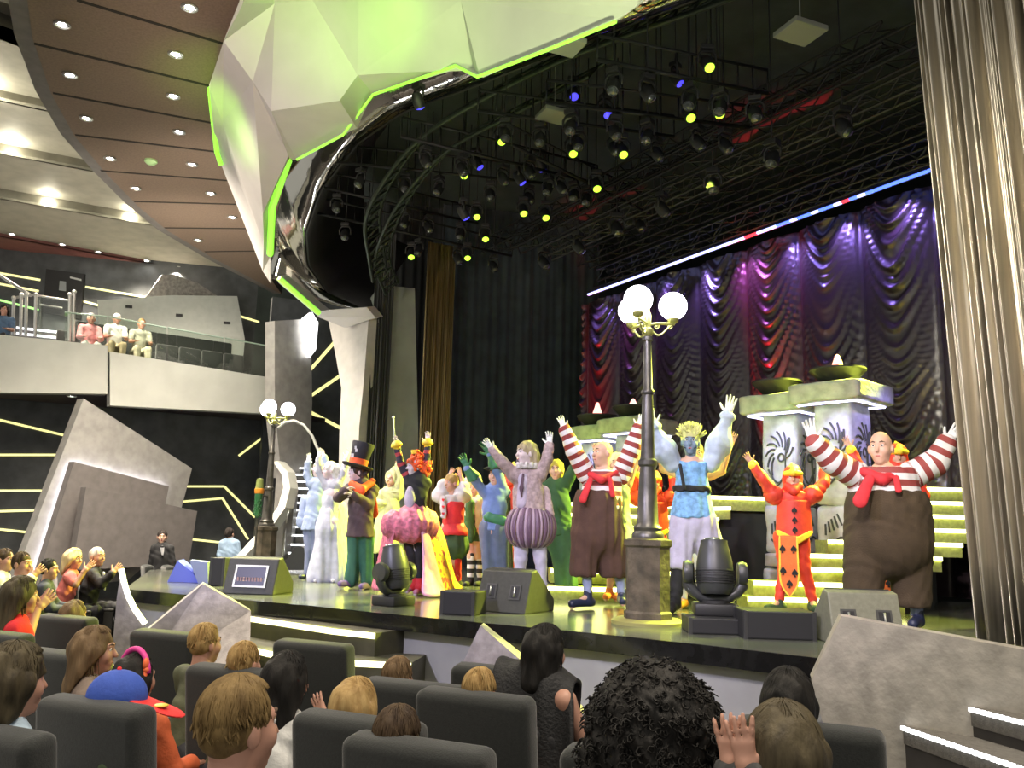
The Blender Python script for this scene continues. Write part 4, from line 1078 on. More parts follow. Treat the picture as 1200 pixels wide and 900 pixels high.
for q in R9: 
    a, b = P(q[0]+4, q[2], q[4]+.02), P(q[1]-4, q[3], q[4]+.02); zt = a[2]-.16
    if zt > STZ+.05: mb.prism([[a[0]+.15, a[1]+.05, zt], [b[0]-.05-.5*(q[4] > 10.7), b[1]+.05, zt], [b[0]-.05-.5*(q[4] > 10.7), b[1]+.05, STZ], [a[0]+.15, a[1]+.05, STZ]], (0, .4, 0))
mb.build('support', M('stair support', (.02,.022,.02), .8), r)
L6 = [(640,775,688,690,10.7),(645,790,668,669,11.1),(650,800,648,649,11.6),(655,810,632,632,12.1),(658,815,617,617,12.6),(657,818,603.5,603.5,13.1),(655,822,591,591,13.6)]
r = flight([q+(.6, .17) for q in L6], 'show stairs with lime lit edges behind the smaller striped performer')
mb = MB()
for q in L6:
    a, b = P(q[0]+4, q[2], q[4]+.02), P(q[1]-4, q[3], q[4]+.02); zt = a[2]-.16
    if zt > STZ+.05: mb.prism([[a[0], a[1]+.05, zt], [b[0], b[1]+.05, zt], [b[0], b[1]+.05, STZ], [a[0], a[1]+.05, STZ]], (0, .5, 0))
mb.build('support', M('stair support', (.02,.022,.02), .8), r)
r = flight([(833,900,582.5,582,12.6,.5,.2),(833,856,594.5,594,12.4,.2,.17),(833,842,607,607,12.2,.2,.17)], 'small lime lit landing edge above the dark equipment cabinet')
mb = MB(); a, b = P(834,582,12.65), P(899,582,12.65); mb.prism([[a[0],a[1]+.04,a[2]-.2],[b[0],b[1]+.04,b[2]-.2],[b[0],b[1]+.04,STZ],[a[0],a[1]+.04,STZ]], (0,.4,0)); mb.build('support', M('stair support', (.02,.022,.02), .8), r)

# ================================================================== LIGHTING RIG
truss_m = M('black truss', (.014,.015,.015), .5, .5)
truss_g = M('grey aluminium truss', (.045,.047,.044), .5, .5)
def truss(a, b, w, name, label, m_, nb=None, r=.02):
    """box truss: four chords and zig-zag lacing between two points"""
    a, b = np.array(a, float), np.array(b, float); d = b-a; L = np.linalg.norm(d); d /= L; s = nrm(np.cross(d, [0, 0, 1.0])); u = np.cross(s, d)
    o = empty(name, a, 0, label, 'lighting truss', 'stage lighting trusses'); mb = MB(); C = [(s*i+u*j)*w/2 for i, j in ((-1,-1),(1,-1),(1,1),(-1,1))]
    for c in C: mb.tube([a+c, b+c], r, 6)
    mb.build('chords', m_, o, True, 50); mb = MB(); nb = nb or int(L/w/1.1)
    for k in range(nb):
        for f in range(4):
            p, q = C[f], C[(f+1) % 4]
            if k % 2: p, q = q, p
            mb.tube([a+p+d*L*k/nb, a+q+d*L*(k+1)/nb], r*.55, 5, False)
    mb.build('lacing', m_, o, True, 50); return o
cd = nrm([*sdir, 0])
def tline(px, py, D, l0, l1):
    c = P(px, py, D); return c-cd*l0, c+cd*l1
for i, (px, py, D, l0, l1, w, mm, lab) in enumerate([
    (1030,199,12.2,6.8,1.3,.26,truss_g,'grey box truss directly in front of the swagged curtain head'),
    (1000,172,11.4,6.4,1.6,.28,truss_m,'black truss second in front of the swagged curtain'),
    (960,150,10.6,6.4,2.0,.22,truss_g,'thin grey truss third in front of the swagged curtain'),
    (930,122,10.0,6.6,2.0,.28,truss_m,'black truss fourth in front of the swagged curtain'),
    (820,160,11.4,6.0,3.0,.26,truss_m,'black truss nearest the middle of the dark stage ceiling')]):
    a, b = tline(px, py, D, l0, l1); truss(a, b, w, 'box_truss', lab, mm)
def curved(pts, D0, D1, rr, label, m_):
    n = len(pts); L = [P(x, y, D0+(D1-D0)*i/(n-1)) for i, (x, y) in enumerate(pts)]
    # smooth
    S = []
    for i in range(n-1):
        for t in np.linspace(0, 1, 8, endpoint=False):
            p0, p1, p2, p3 = L[max(0, i-1)], L[i], L[i+1], L[min(n-1, i+2)]
            S.append(.5*((2*p1)+(-p0+p2)*t+(2*p0-5*p1+4*p2-p3)*t*t+(-p0+3*p1-3*p2+p3)*t**3))
    S.append(L[-1]); o = empty('curved_truss', S[0], 0, label, 'lighting truss', 'curved stage trusses'); mb = MB(); mb.tube(S, rr, 8); up = np.array([.22, .1, .25]); mb.tube([q+up for q in S], rr*.8, 8)
    mb.build('chords', m_, o, True); mb = MB()
    for k in range(0, len(S)-2, 2): mb.tube([S[k], S[k+1]+up], rr*.5, 5, False); mb.tube([S[k+1]+up, S[k+2]], rr*.5, 5, False)
    mb.build('lacing', m_, o); return S
green_t = M('greenish truss', (.045,.06,.045), .4, .7)
CT = [curved([(437,330),(432,300),(428,262),(445,220),(490,165),(560,120),(650,75),(740,40),(830,8),(880,-12)], 15.5, 8.0, .035, 'outer curved truss following the canopy edge', green_t),
      curved([(452,345),(440,312),(446,280),(470,235),(520,180),(590,140),(690,90)], 16.2, 10.5, .03, 'inner curved truss hung with stage lights', green_t)]
pipes = []
for i, (x0, y0, x1, y1, D0, D1) in enumerate([(380,220,560,262,14,15.5),(372,250,600,300,15,16),(395,190,640,215,13.2,13.6),(470,160,700,215,11.8,13.2),(560,130,790,160,10.8,11.3),(600,170,760,250,12,14),(640,120,880,150,10,10.5),(700,70,900,110,9.0,9.5)]):
    a, b = P(x0, y0, D0), P(x1, y1, D1); mb = MB(); mb.tube([a, b], .025, 8); mb.tube([a+[0,0,.3], b+[0,0,.3]], .02, 8)
    for k in range(12): q = a+(b-a)*k/11; mb.tube([q, q+[0,0,.3]], .012, 5)
    tag(mb.build('lighting_pipe', truss_m, None, True), f'{ORD[i]} dark lighting pipe from the house wall across the stage ceiling', 'lighting pipe', 'dark lighting pipes'); pipes.append((a, b))
lens_y = M('lit yellow green lens', (1,1,.4), .3, emit=(.42,1.0,.02), es=1.0)
lens_b = M('blue indicator', (.1,.1,1), .3, emit=(.06,.05,1.0), es=.7)
lens_o = M('unlit lens', (.05,.06,.06), .06, coat=1)
def rig_proto(mlens):
    r = empty('rig_light', (0, 0, 0))
    rm = M('rig light black', (.014,.015,.015), .5)
    b = MB(); b.box((0,0,-.06), (.24,.2,.10), 0, .015); b.tube([(0,0,-.02),(0,0,.12)], .02, 8); b.build('base', mh_d, r, world=False)
    b = MB(); b.tube([(-.16,0,-.36),(-.165,0,-.2),(-.10,0,-.12),(.10,0,-.12),(.165,0,-.2),(.16,0,-.36)], .025, 8); b.build('yoke', rm, r, True, world=False)
    ax = nrm([.12, -.55, -.8]); b = MB(); b.lathe([(.0001,-.16),(.09,-.15),(.125,-.06),(.125,.10),(.105,.18),(.085,.185)], (0,0,-.36), 20, axis=ax); b.build('head', rm, r, True, 40, world=False)
    b = MB(); b.lathe([(.095,.18),(.08,.20),(.0001,.22)], (0,0,-.36), 20, axis=ax); b.build('lens', mlens, r, True, world=False)
    b = MB(); b.tube([(0,0,0),(0,0,1)], .014, 6); b.build('hanger', rm, r, True, world=False); return r
def hang(o):
    for c in o.children:
        if c.name.startswith('hanger'): c.scale.z = max(.1, (9.28-o.location.z)/o.scale.z)
PRO = {}
def rig(px, py, D, kind, label, rz=None):
    key = id(kind); p = P(px, py, D); sc_ = .62
    if key not in PRO: o = PRO[key] = rig_proto(kind)
    else: o = copy_tree(PRO[key])
    off = nrm([.12, -.55, -.8])*.2*sc_
    o.scale = (sc_,)*3; o.location = (float(p[0]-off[0]), float(p[1]-off[1]), float(p[2]+.36*sc_-off[2])); o['label'] = label; o['category'] = 'stage light'; o['group'] = 'stage lights in the rig'
    if rz is not None: o.rotation_euler.z = rz
    hang(o); return o
LIT = [(832,80,9.2,'big yellow green light shining highest in the stage rig'),(844,135,9.8,'yellow green light just below the highest one, on the side of the curtain'),(810,139,9.9,'yellow green light second below the highest one'),(731,182,11.0,'yellow green light alone left of the trusses, brighter of a pair'),(672,181,11.2,'yellow green light level with the brighter one, dimmer of the pair'),(700,222,12.0,'yellow green light below the level pair'),(614,251,13.4,'yellow green light left one of the close pair in the middle of the rig'),(640,256,13.4,'yellow green light right one of the close pair in the middle of the rig'),(559,255,14.0,'yellow green light left of the close pair'),(588,167,12.2,'flat yellow green light under the curved truss'),(544,207,13.2,'dim flat yellow green light left of the flat one under the curved truss'),(482,302,15.6,'yellow green light lowest and nearest the pale columns'),(548,303,15.4,'yellow green light low in the rig over the gold curtain'),(569,281,14.8,'faint yellow green light between the two lowest ones')]
for x, y, D, lab in LIT: rig(x, y, D, lens_y, lab)
BL = [(673,114),(711,135),(761,109),(794,97),(559,195),(609,213),(543,254),(634,197),(490,122)]
for i, (x, y) in enumerate(BL): rig(x, y, 10.8 if y < 140 else 12.8, lens_b, f'{ORD[i]} stage light with a blue indicator counted from the curved truss inward', .3*i)
rg = random.Random(3); n = 0
for a, b in pipes:
    for k in range(5):
        t = (k+.5+rg.uniform(-.2, .2))/5; q = a+(b-a)*t
        o = PRO[id(lens_o)] if id(lens_o) in PRO else None
        if o is None: o = PRO[id(lens_o)] = rig_proto(lens_o)
        else: o = copy_tree(o)
        o.scale = (.62,)*3; o.location = tuple(q-np.array([0,0,.06])); o.rotation_euler.z = rg.uniform(-.8, .8)
        o['label'] = f'{ORD[k]} unlit black stage light along the {ORD[n//5]} dark lighting pipe'; o['category'] = 'stage light'; o['group'] = 'stage lights in the rig'; n += 1; hang(o)
for ti, (px, py, D) in enumerate([(1000,182,11.4),(930,132,10.0)]):
    if ti == 0: continue
    for k in range(7):
        q = P(px, py, D)-cd*(5.6-k*1.05); o = copy_tree(PRO[id(lens_o)]); o.scale = (.7,)*3; o.location = tuple(q-np.array([0,0,.22])); o.rotation_euler.z = rg.uniform(-1, 1)
        o['label'] = f'{ORD[k]} unlit black light from the far end of the {["second","fourth"][ti]} truss before the curtain'; o['category'] = 'stage light'; o['group'] = 'stage lights in the rig'; hang(o)
# flat speaker boxes hung in the rig
for x, y, D, lab in [(938,37,8.3,'flat grey hung panel at the top of the stage rig'),(660,52,9.0,'dark grey hung panel just under the canopy edge'),(650,135,10.8,'slatted grey hung panel in the middle of the rig')]:
    p = P(x, y, D); mb = MB(); mb.box(p, (.42, .36, .06), .4, .01); mb.tube([p, [p[0],p[1],9.28]], .008, 6); tag(mb.build('hung_panel', M('grey hung panel paint', (.20,.21,.17), .6)), lab, 'hung panel')
# ================================================================== PEOPLE
UP = np.array([0, 0, 1.0])
SKIN = M('fair skin', (.62,.37,.27), .5, var=.05, vscale=8); SKIN2 = M('tanned skin', (.50,.28,.19), .5, var=.05, vscale=8); SKINP = M('powdered pale skin', (.70,.58,.60), .5)
eyew = M('eye white', (.8,.8,.78), .25); iris = M('dark iris', (.03,.02,.015), .2); lipm = M('lips', (.45,.13,.12), .45)
def hand_prims(S, w, d, n, side, sc=1.0, curl=.25, spread=.16):
    """palm, four unequal bent fingers and a thumb from the side of the palm"""
    d = nrm(d); n = nrm(np.array(n, float)-d*np.dot(n, d)); t = np.cross(d, n)*side
    c = w+d*.045*sc
    S.cap(w-d*.03*sc, w+d*.02*sc, .026*sc, .028*sc, .012)
    for o in (-.024, -.008, .008, .024): S.cap(w+d*.015*sc+t*o*.7*sc, w+d*.078*sc+t*o*sc, .014*sc, .012*sc, .012)
    for o, L, a in ((-.027, .062, -1.3), (-.009, .072, -.4), (.009, .078, .35), (.027, .070, 1.1)):
        b = w+d*.078*sc+t*o*sc; dd = nrm(d+t*a*spread); r = .0088*sc
        for i, fl in enumerate((.46, .32, .24)):
            e = b+dd*L*fl*sc; S.cap(b, e, r, r*.93, .004); b = e; r *= .93; dd = nrm(dd+n*curl)
    b = w+d*.022*sc+t*.026*sc; dd = nrm(d*.62+t*.75+n*.25); S.cap(b, b+dd*.042*sc, .0135*sc, .0105*sc, .010); b = b+dd*.042*sc; dd = nrm(dd+d*.35+n*.2); S.cap(b, b+dd*.032*sc, .0105*sc, .0085*sc, .004)
def head_prims(S, c, f, u, s, k=1.0, nose=1.0, plain=False):
    e = lambda a, b, d: c+(s*a+f*b+u*d)*k
    R = np.stack([s, f, u], 1); E = lambda p, r, kk, sub=False: S.ell(p, np.array(r)*k, R, kk*k, sub)
    E(e(0,-.012,.032), (.076,.096,.098), .03); E(e(0,.022,-.045), (.058,.066,.070), .05); E(e(0,.062,-.096), (.026,.020,.020), .035)
    for q in (-1, 1):
        E(e(q*.042,.062,-.022), (.022,.022,.026), .03); E(e(q*.031,.102,.018), (.017,.015,.011), .012, True); E(e(q*.084,-.010,-.004), (.011,.023,.034), .008)
        S.cap(e(q*.012,.086,.038), e(q*.045,.074,.036), .011*k, .009*k, .018*k)
    S.cap(e(0,.088,.018), e(0,.110*(.9+.1*nose),-.020), .009*k, .0135*k*nose, .012*k); S.cap(e(-.02,.081,-.056), e(.02,.081,-.056), .009*k, .009*k, .012*k)
    S.cap(e(-.018,.080,-.068), e(.018,.080,-.068), .009*k, .009*k, .012*k)
def fold_noise(a, sx=0.0):
    """soft cloth folds"""
    return lambda X, Y, Z: (a*(np.sin(X*47+3*np.sin(Z*9+Y*7))*np.sin(Z*14+2.3*np.sin(X*11)+1.7)+.7*np.sin((X+Y)*33+Z*41+2*np.sin(Z*17)))).astype(np.float32)
def pleat_noise(a):
    """upright folds of hanging cloth"""
    return lambda X, Y, Z: (a*(np.sin(X*52+Y*31+.9*np.sin(Z*4.5))+.5*np.sin(X*27-Y*48+1.2*np.sin(Z*6)))).astype(np.float32)
class Fig:
    def __init__(s, label, D, J, face=(-.25,-1), hface=None, hup=None, hs=1.0, cat='performer', grp=None, skin=None, skinhead=None, bw=1.0, name='person', base=None, h=.013, world=False, tilt=0.0):
        s.D = D; s.h = h; s.hs = hs; s.world = world
        s.f = nrm([face[0], face[1], 0]); s.s = np.cross(s.f, UP); s.J = {}
        hf = hface or face; s.hf = nrm([hf[0], hf[1], tilt if len(hf) < 3 else hf[2]]); s.hu = nrm(UP-s.hf*np.dot(UP, s.hf)) if hup is None else nrm(hup); s.hsd = nrm(np.cross(s.hf, s.hu)); s.hu = np.cross(s.hsd, s.hf)
        for k, v in J.items(): s.J[k] = np.array(v, float) if world else P(v[0], v[1], D+(v[2] if len(v) > 2 else 0))
        j = s.J
        # which side of the picture the person's own left/right lie on: 'l' = picture-left
        sp = s.s if np.dot(s.s, [1, 0, 0]) > 0 else -s.s
        s.sp = sp
        if 'lp' not in j: j['lp'] = j['pv']-sp*.09*bw; j['rp'] = j['pv']+sp*.09*bw
        s.skin = skin or SKIN; s.skinhead = skinhead or s.skin
        b = base if base is not None else [*((j['la']+j['ra'])[:2]/2), STZ]
        s.r = empty(name, b, 0, label, cat, grp); s.bw = bw; s.gl = {}
    def pt(s, q):
        if isinstance(q, str): return s.J[q]
        if isinstance(q, np.ndarray): return q
        if isinstance(q[0], str):
            if len(q) == 3 and isinstance(q[1], str): return s.J[q[0]]*(1-q[2])+s.J[q[1]]*q[2]
            o = q[1]; return s.J[q[0]]+s.sp*o[0]+s.f*o[1]+UP*o[2]
        if s.world: return np.array(q, float)
        return P(q[0], q[1], s.D+(q[2] if len(q) > 2 else 0))
    def prims(s, S, L):
        R = np.stack([s.sp, s.f, UP], 1)
        for q in L:
            if q[0] == 'c': S.cap(s.pt(q[1]), s.pt(q[2]), q[3], q[4] if len(q) > 4 and q[4] is not None else None, q[5] if len(q) > 5 else .03, (s.f, q[6]) if len(q) > 6 else None)
            elif q[0] == 'e': S.ell(s.pt(q[1]), q[2], R, q[3] if len(q) > 3 else .03)
    def body(s, gloves=(), skinhands=None, curl=.25, palm=None, legs=True, headm=None, nose=1.0, hands='lr', features=True, hr=1.0):
        j = s.J; b = s.bw; f = s.f; S = SDF()
        c = j['nk']*.72+j['pv']*.28; w = j['nk']*.4+j['pv']*.6
        S.cap(j['nk']-UP*.03, c, .085*b, .115*b, .04, (f, .72)).cap(c, w, .125*b, .11*b, .04, (f, .72)).cap(w, j['pv'], .115*b, .135*b, .05, (f, .75))
        S.cap(j['ls']*.85+j['nk']*.15, j['rs']*.85+j['nk']*.15, .055, .055, .05); S.cap(j['nk']-UP*.02, j['hd']-s.hu*.06*s.hs-s.hf*.02, .058, .052, .03)
        for q in 'lr':
            if q+'e' in j: S.cap(j[q+'s'], j[q+'e'], .052, .040, .03).cap(j[q+'e'], j[q+'w'], .041, .027, .02)
            if legs: S.cap(j[q+'p'], j[q+'k'], .088*b, .055, .04).cap(j[q+'k'], j[q+'a'], .055, .036, .03)
            if legs: 
                t = j.get(q+'t'); t = t if t is not None else j[q+'a']+f*.15+UP*(-.05); S.cap(j[q+'a']-UP*.03, t, .035, .028, .02)
        parts = [S.mesh(s.h)]
        H = SDF(); head_prims(H, j['hd'], s.hf, s.hu, s.hsd, s.hs, nose); H.cap(j['hd']-s.hu*.05*s.hs-s.hf*.02, j['nk'], .052*min(1.2, s.hs), .056, .03); HV = H.mesh(.0085*s.hs if s.h > .009 else .006)
        for q in hands:
            if q+'w' not in j: continue
            w_ = j[q+'w']; d = (j[q+'h']-w_) if q+'h' in j else nrm(w_-j[q+'e'])*.18
            n = palm[q] if palm and q in palm else f
            L = np.linalg.norm(d); sc = np.clip(L/.185, .85, 1.25)*hr
            side = 1 if np.dot(np.cross(nrm(d), n), (j['hd']-w_)) > 0 else -1
            G = SDF(); hand_prims(G, w_, d, n, side, sc*(1.1 if q in gloves else 1), curl)
            V = G.mesh(.0058 if s.h > .009 else .0042)
            if q in gloves: mesh_fast('glove', *V, gloves[q] if isinstance(gloves, dict) else gloves, s.r)
            else: parts.append(V)
        if headm is None: parts.append(HV); V, F = join(*parts); mesh_fast('body', V, F, s.skin, s.r)
        else:
            nb = sum(len(p[1]) for p in parts); V, F = join(*parts, HV); fm = np.zeros(len(F), int); fm[nb:] = 1
            mesh_fast('body', V, F, [s.skin, headm], s.r, None, fm)
        if features: s.face()
        return s
    def face(s, brow=M('brown brow', (.10,.06,.04), .8), lips=None, eyes=True):
        c = s.J['hd']; k = s.hs; e = lambda a, b, d: c+(s.hsd*a+s.hf*b+s.hu*d)*k
        for q in (-1, 1):
            mb = MB(); mb.sphere(e(q*.031,.078,.018), .0125*k, 12); nb = len(mb.f); mb.mat(1).sphere(e(q*.031,.0835,.018), .0085*k, 10); mb.build('eye', [eyew, iris], s.r, True)
            mb = MB(); mb.tube([e(q*.014,.094,.041), e(q*.032,.088,.047), e(q*.050,.074,.041)], [.004*k, .006*k, .003*k], 6); mb.build('eyebrow', brow, s.r, True)
        mb = MB(); mb.tube([e(-.026,.078,-.061), e(-.012,.0895,-.059), e(.012,.0895,-.059), e(.026,.078,-.061)], [.003*k, .007*k, .007*k, .003*k], 8); mb.build('lips', lips or lipm, s.r, True)
    def g(s, name, mat, L, cuts=(), h=None, band=False, parent=None, boff=None):
        S = SDF(); s.prims(S, L)
        for p, n in cuts: S.cut(s.pt(p), n)
        V, F = S.mesh(h or s.h, (fold_noise(.0045) if not any(w in name for w in ('skirt','gown','trousers','tunic','cape','robe','breeches')) else pleat_noise(.007)) if h is None else None)
        if len(F) == 0: return None
        bd = None
        if band:
            S.boff = {}
            bd = S.band(V)
        return mesh_fast(name, V, F, mat, parent or s.r, bd)
    def stripes(s, name, mat, L, cuts=(), h=None, free=()):
        """garment whose bands run round the sleeves and level round the body"""
        S = SDF(); s.prims(S, L)
        for p, n in cuts: S.cut(s.pt(p), n)
        V, F = S.mesh(h or s.h, fold_noise(.004)); L = list(L)
        if free:
            S2 = SDF(); s.prims(S2, free); V, F = join((V, F), S2.mesh(h or s.h, fold_noise(.004))); S.p += S2.p; L += list(free)
        best = np.full(len(V), 1e9); out = V[:, 2].copy()
        for q, spec in zip(S.p, L):
            if q[0] != 'c': continue
            ab = q[2]-q[1]; Ln = np.linalg.norm(ab)+1e-9; t = ((V-q[1])@ab)/Ln**2; tc = np.clip(t, 0, 1)
            d = np.linalg.norm(V-q[1]-tc[:, None]*ab, axis=1)-(q[3]+(q[4]-q[3])*tc)
            arm = isinstance(spec[1], str) and spec[1][-1] in 'se' and spec[1][0] in 'lr'
            w = d < best; best[w] = d[w]
            o = 0 if spec[1][-1] == 's' else np.linalg.norm(s.J[spec[1][0]+'s']-s.J[spec[1][0]+'e']) if arm else 0
            out[w] = (o+t*Ln+.5)[w] if arm else V[:, 2][w]
        return mesh_fast(name, V, F, mat, s.r, out)
    def shoes(s, mat, r=.045, L=.2, name='shoe'):
        for q in 'lr':
            a = s.J[q+'a']; t = s.J.get(q+'t'); t = t if t is not None else a+s.f*L-UP*.05
            g = SDF(); b = np.array([a[0], a[1], max(STZ if not s.world else -9, min(a[2]-.04, t[2]))+r*.75]); t2 = np.array([t[0], t[1], b[2]-.008])
            if s.world: b = a-UP*.03; t2 = np.array([t[0], t[1], t[2]])
            heel = b-nrm(t2-b)*.05; g.cap(heel, t2, r, r*.85, .02).cap(a+UP*.03, b, r*.95, r, .03); 
            g.cut(b-UP*r*.85, -UP); V, F = g.mesh(.010); mesh_fast(name, V, F, mat, s.r)
    def hair(s, mat, grow=1.0, extra=(), fringe=.5, name='hair', back=.0, lumps=0, h=.010, amp=.012, hl=.055):
        c = s.J['hd']; k = s.hs; S = SDF(); R = np.stack([s.hsd, s.hf, s.hu], 1)
        S.ell(c-s.hf*.020*k+s.hu*.040*k, np.array([.084, .102, .100])*k*grow, R, .02); S.ell(c-s.hf*.042*k+s.hu*.005*k, np.array([.070, .066, .074])*k*grow, R, .03)
        S.cut(c+s.hf*hl*k+s.hu*.0, nrm(s.hf*.85-s.hu*fringe))
        for q in extra: s.prims(S, [q])
        hseed = len(bpy.data.objects)
        def nz(X, Y, Z):
            return (np.sin(X*61+hseed)*np.sin(Y*57)*np.sin(Z*33)*amp).astype(np.float32)
        V, F = S.mesh(h, nz if amp else None); return mesh_fast(name, V, F, mat, s.r)
def cloth(name, col, rough=.8, var=.12, vs=10, bump=.15, bs=60, **k): return M(name, col, rough, var=var, vscale=vs, bump=bump, bscale=bs, **k)
def sheet(name, mat, par, rows, th=.012, smooth=True):
    """a draped piece of cloth lofted through rows of 3-D points"""
    mb = MB(); n = len(rows[0]); mb.v = [tuple(map(float, p)) for r_ in rows for p in r_]; mb.f = [[i*n+k, i*n+k+1, (i+1)*n+k+1, (i+1)*n+k] for i in range(len(rows)-1) for k in range(n-1)]; mb.m = [0]*len(mb.f)
    o = mb.build(name, mat, par, smooth); a = o.modifiers.new('sub', 'SUBSURF'); a.levels = a.render_levels = 2
    m_ = o.modifiers.new('thick', 'SOLIDIFY'); m_.thickness = th; m_.offset = 0; return o
def spade(par, c, f, size, name='spade_mark', mat=None):
    """black card-suit mark lying on cloth"""
    s_ = nrm(np.cross(f, UP)); mb = MB()
    pts = [(0,1),(.25,.65),(.62,.2),(.7,-.15),(.5,-.4),(.22,-.38),(.08,-.2),(.12,-.6),(.3,-.85),(-.3,-.85),(-.12,-.6),(-.08,-.2),(-.22,-.38),(-.5,-.4),(-.7,-.15),(-.62,.2),(-.25,.65)]
    mb.prism([c+s_*a*size+UP*b*size for a, b in pts], f*.006); return mb.build(name, mat or blackc, par)
blackc = cloth('black cloth', (.015,.015,.017)); white_c = cloth('white cloth', (.58,.58,.61)); white_g = M('white glove', (.78,.78,.80), .6)
ice = cloth('icy white gown', (.46,.48,.56)); redc = cloth('bright red cloth', (.62,.03,.04)); redx = cloth('scarlet card costume', (.66,.05,.03), .55); orx = cloth('orange tabard', (.80,.16,.025), .6); yel = cloth('yellow trim', (.85,.62,.05), .5)
brownc = cloth('brown corduroy', (.080,.040,.029), .9, bump=.3, bs=90); brown2 = cloth('olive brown corduroy', (.055,.036,.018), .9, bump=.3, bs=90)
stripe1 = band_mat('maroon white stripes', (.26,.035,.035), (.74,.72,.74), .105); stripe2 = band_mat('maroon white broad stripes', (.28,.05,.045), (.72,.70,.70), .115)
greenc = cloth('dark green cloth', (.035,.10,.04)); tealc = cloth('teal trousers', (.03,.12,.075)); coatc = cloth('brown frock coat', (.075,.05,.055), .85); oran = cloth('orange scarf', (.85,.12,.03), .7)
blue_c = cloth('light blue tunic', (.18,.38,.66), .7, var=.3, vs=20); lav = cloth('lavender breeches', (.48,.45,.60), .8); socks = cloth('blue grey socks', (.26,.30,.46)); shoeb = M('dark blue shoe', (.02,.025,.06), .4)
def trousers(F, mat, r0=.12, r1=.09, r2=.08, foot=True, name='trousers', waist=.13, flat=.8, end=1.0, cuts=(), top=None):
    L = [('c', ('pv',(0,0,.10)), 'pv', waist, waist*1.05, .04, flat)]
    for q in 'lr': L += [('c', q+'p', q+'k', r0, r1, .04), ('c', q+'k', (q+'k', q+'a', end), r1, r2, .02)]
    cu = list(cuts)
    return F.g(name, mat, L, cu)
def jacket(F, mat, r=.16, hem=.12, sl=(.068,.055,.045), flat=.75, name='jacket', flare=1.0, cut=True, k=.05):
    j = F.J; L = [('c', ('nk',(0,0,-.05)), ('nk','pv',.45), r*.85, r, k, flat), ('c', ('nk','pv',.45), ('pv',(0,0,-hem)), r*.95, r*1.05*flare, k, flat), ('c', ('ls','nk',.12), ('rs','nk',.12), .075, .075, .05)]
    for q in 'lr':
        if q+'e' in j: L += [('c', q+'s', q+'e', sl[0], sl[1], .03), ('c', q+'e', (q+'e', q+'w', .97), sl[1], sl[2], .02)]
    return F.g(name, mat, L, [(('pv',(0,0,-hem)), -UP)] if cut else [])
GP = 'costumed performers taking their bow'
# ---------- big striped performer at the right
F = Fig('big bald person in brown overalls and striped jersey at the right, arms spread wide', 8.0, dict(hd=(1032,526),nk=(1035,551),ls=(1003,557),le=(976,541,-.05),lw=(953,517,-.1),lh=(946,489,-.12),rs=(1070,556),re=(1096,542,-.05),rw=(1110,517,-.1),rh=(1126,497,-.12),pv=(1040,640),lp=(1018,650),rp=(1063,650),lk=(1015,690),la=(1013,726),rk=(1071,690),ra=(1075,722),lt=(1006,738,-.2),rt=(1070,736,-.2)), (-.3,-1), (-.75,-1), hs=1.24, bw=1.35, grp=GP)
F.body(gloves={'l': white_g, 'r': white_g}); F.J['hd'] = F.J['hd']
F.stripes('jersey', stripe2, [('c', ('nk',(0,0,-.12)), ('nk','pv',.6), .29, .36, .06, .78), ('c','ls','rs',.12,.12,.06)], [(('nk',(0,0,.02)), UP)], None, [('c','ls','le',.13,.115,.06), ('c','le',('le','lw',.9),.115,.09,.03), ('c','rs','re',.13,.115,.06), ('c','re',('re','rw',.9),.115,.09,.03)])
F.g('overalls', brown2, [('c', (1040,600), (1041,630), .375, .385, .06, .8), ('c',(1014,640),(1011,700),.19,.168,.02,.95), ('c',(1067,640),(1068,702),.19,.165,.02,.95)], [((1040,576), UP), ((1040,711), -UP)])
F.g('scarf', redc, [('c',(1012,553,-.12),(1034,562,-.22),.045,.05,.03), ('c',(1034,562,-.22),(1058,554,-.12),.05,.045,.03), ('c',(1019,562,-.26),(1008,587,-.38),.045,.062,.03,.4), ('c',(1050,560,-.26),(1053,574,-.34),.028,.03,.02,.5)], h=.009)
F.g('sock', socks, [('c',('rk','ra',.5),'ra',.062,.05)]); F.g('sock', socks, [('c',('lk','la',.5),'la',.062,.05)]); F.shoes(shoeb, .055, .2)
# ---------- smaller striped performer
F = Fig('person in striped jersey and brown knee breeches with both arms raised beside the street lamp', 9.6, dict(hd=(706,532),nk=(707,553),ls=(688,557),le=(673,529,-.05),lw=(661,502,-.05),lh=(656,487,-.05),rs=(727,557),re=(741,524,-.05),rw=(748,501,-.08),rh=(754,485,-.08),pv=(700,622),lp=(687,626),rp=(714,626),lk=(686,655),la=(689,696),rk=(723,655),ra=(729,696),lt=(670,711,-.15),rt=(730,708,-.2)), (-.45,-1), (-.85,-.5), hs=1.12, bw=1.15, grp=GP)
F.body(gloves={'l': white_g, 'r': white_g})
F.stripes('jersey', stripe1, [('c', ('nk',(0,0,-.10)), ('nk','pv',.55), .20, .25, .06, .8), ('c','ls','rs',.10,.10,.06)], [(('nk',(0,0,.015)), UP)], None, [('c','ls','le',.11,.09,.06), ('c','le',('le','lw',.92),.09,.07,.03), ('c','rs','re',.11,.09,.06), ('c','re',('re','rw',.92),.09,.07,.03)])
F.g('breeches', brownc, [('c',(700,592),(700,625),.27,.285,.06,.8), ('c','lp',(684,668),.165,.15,.05,.95), ('c','rp',(719,668),.165,.15,.05,.95)], [((700,575), UP), ((700,676), -UP)])
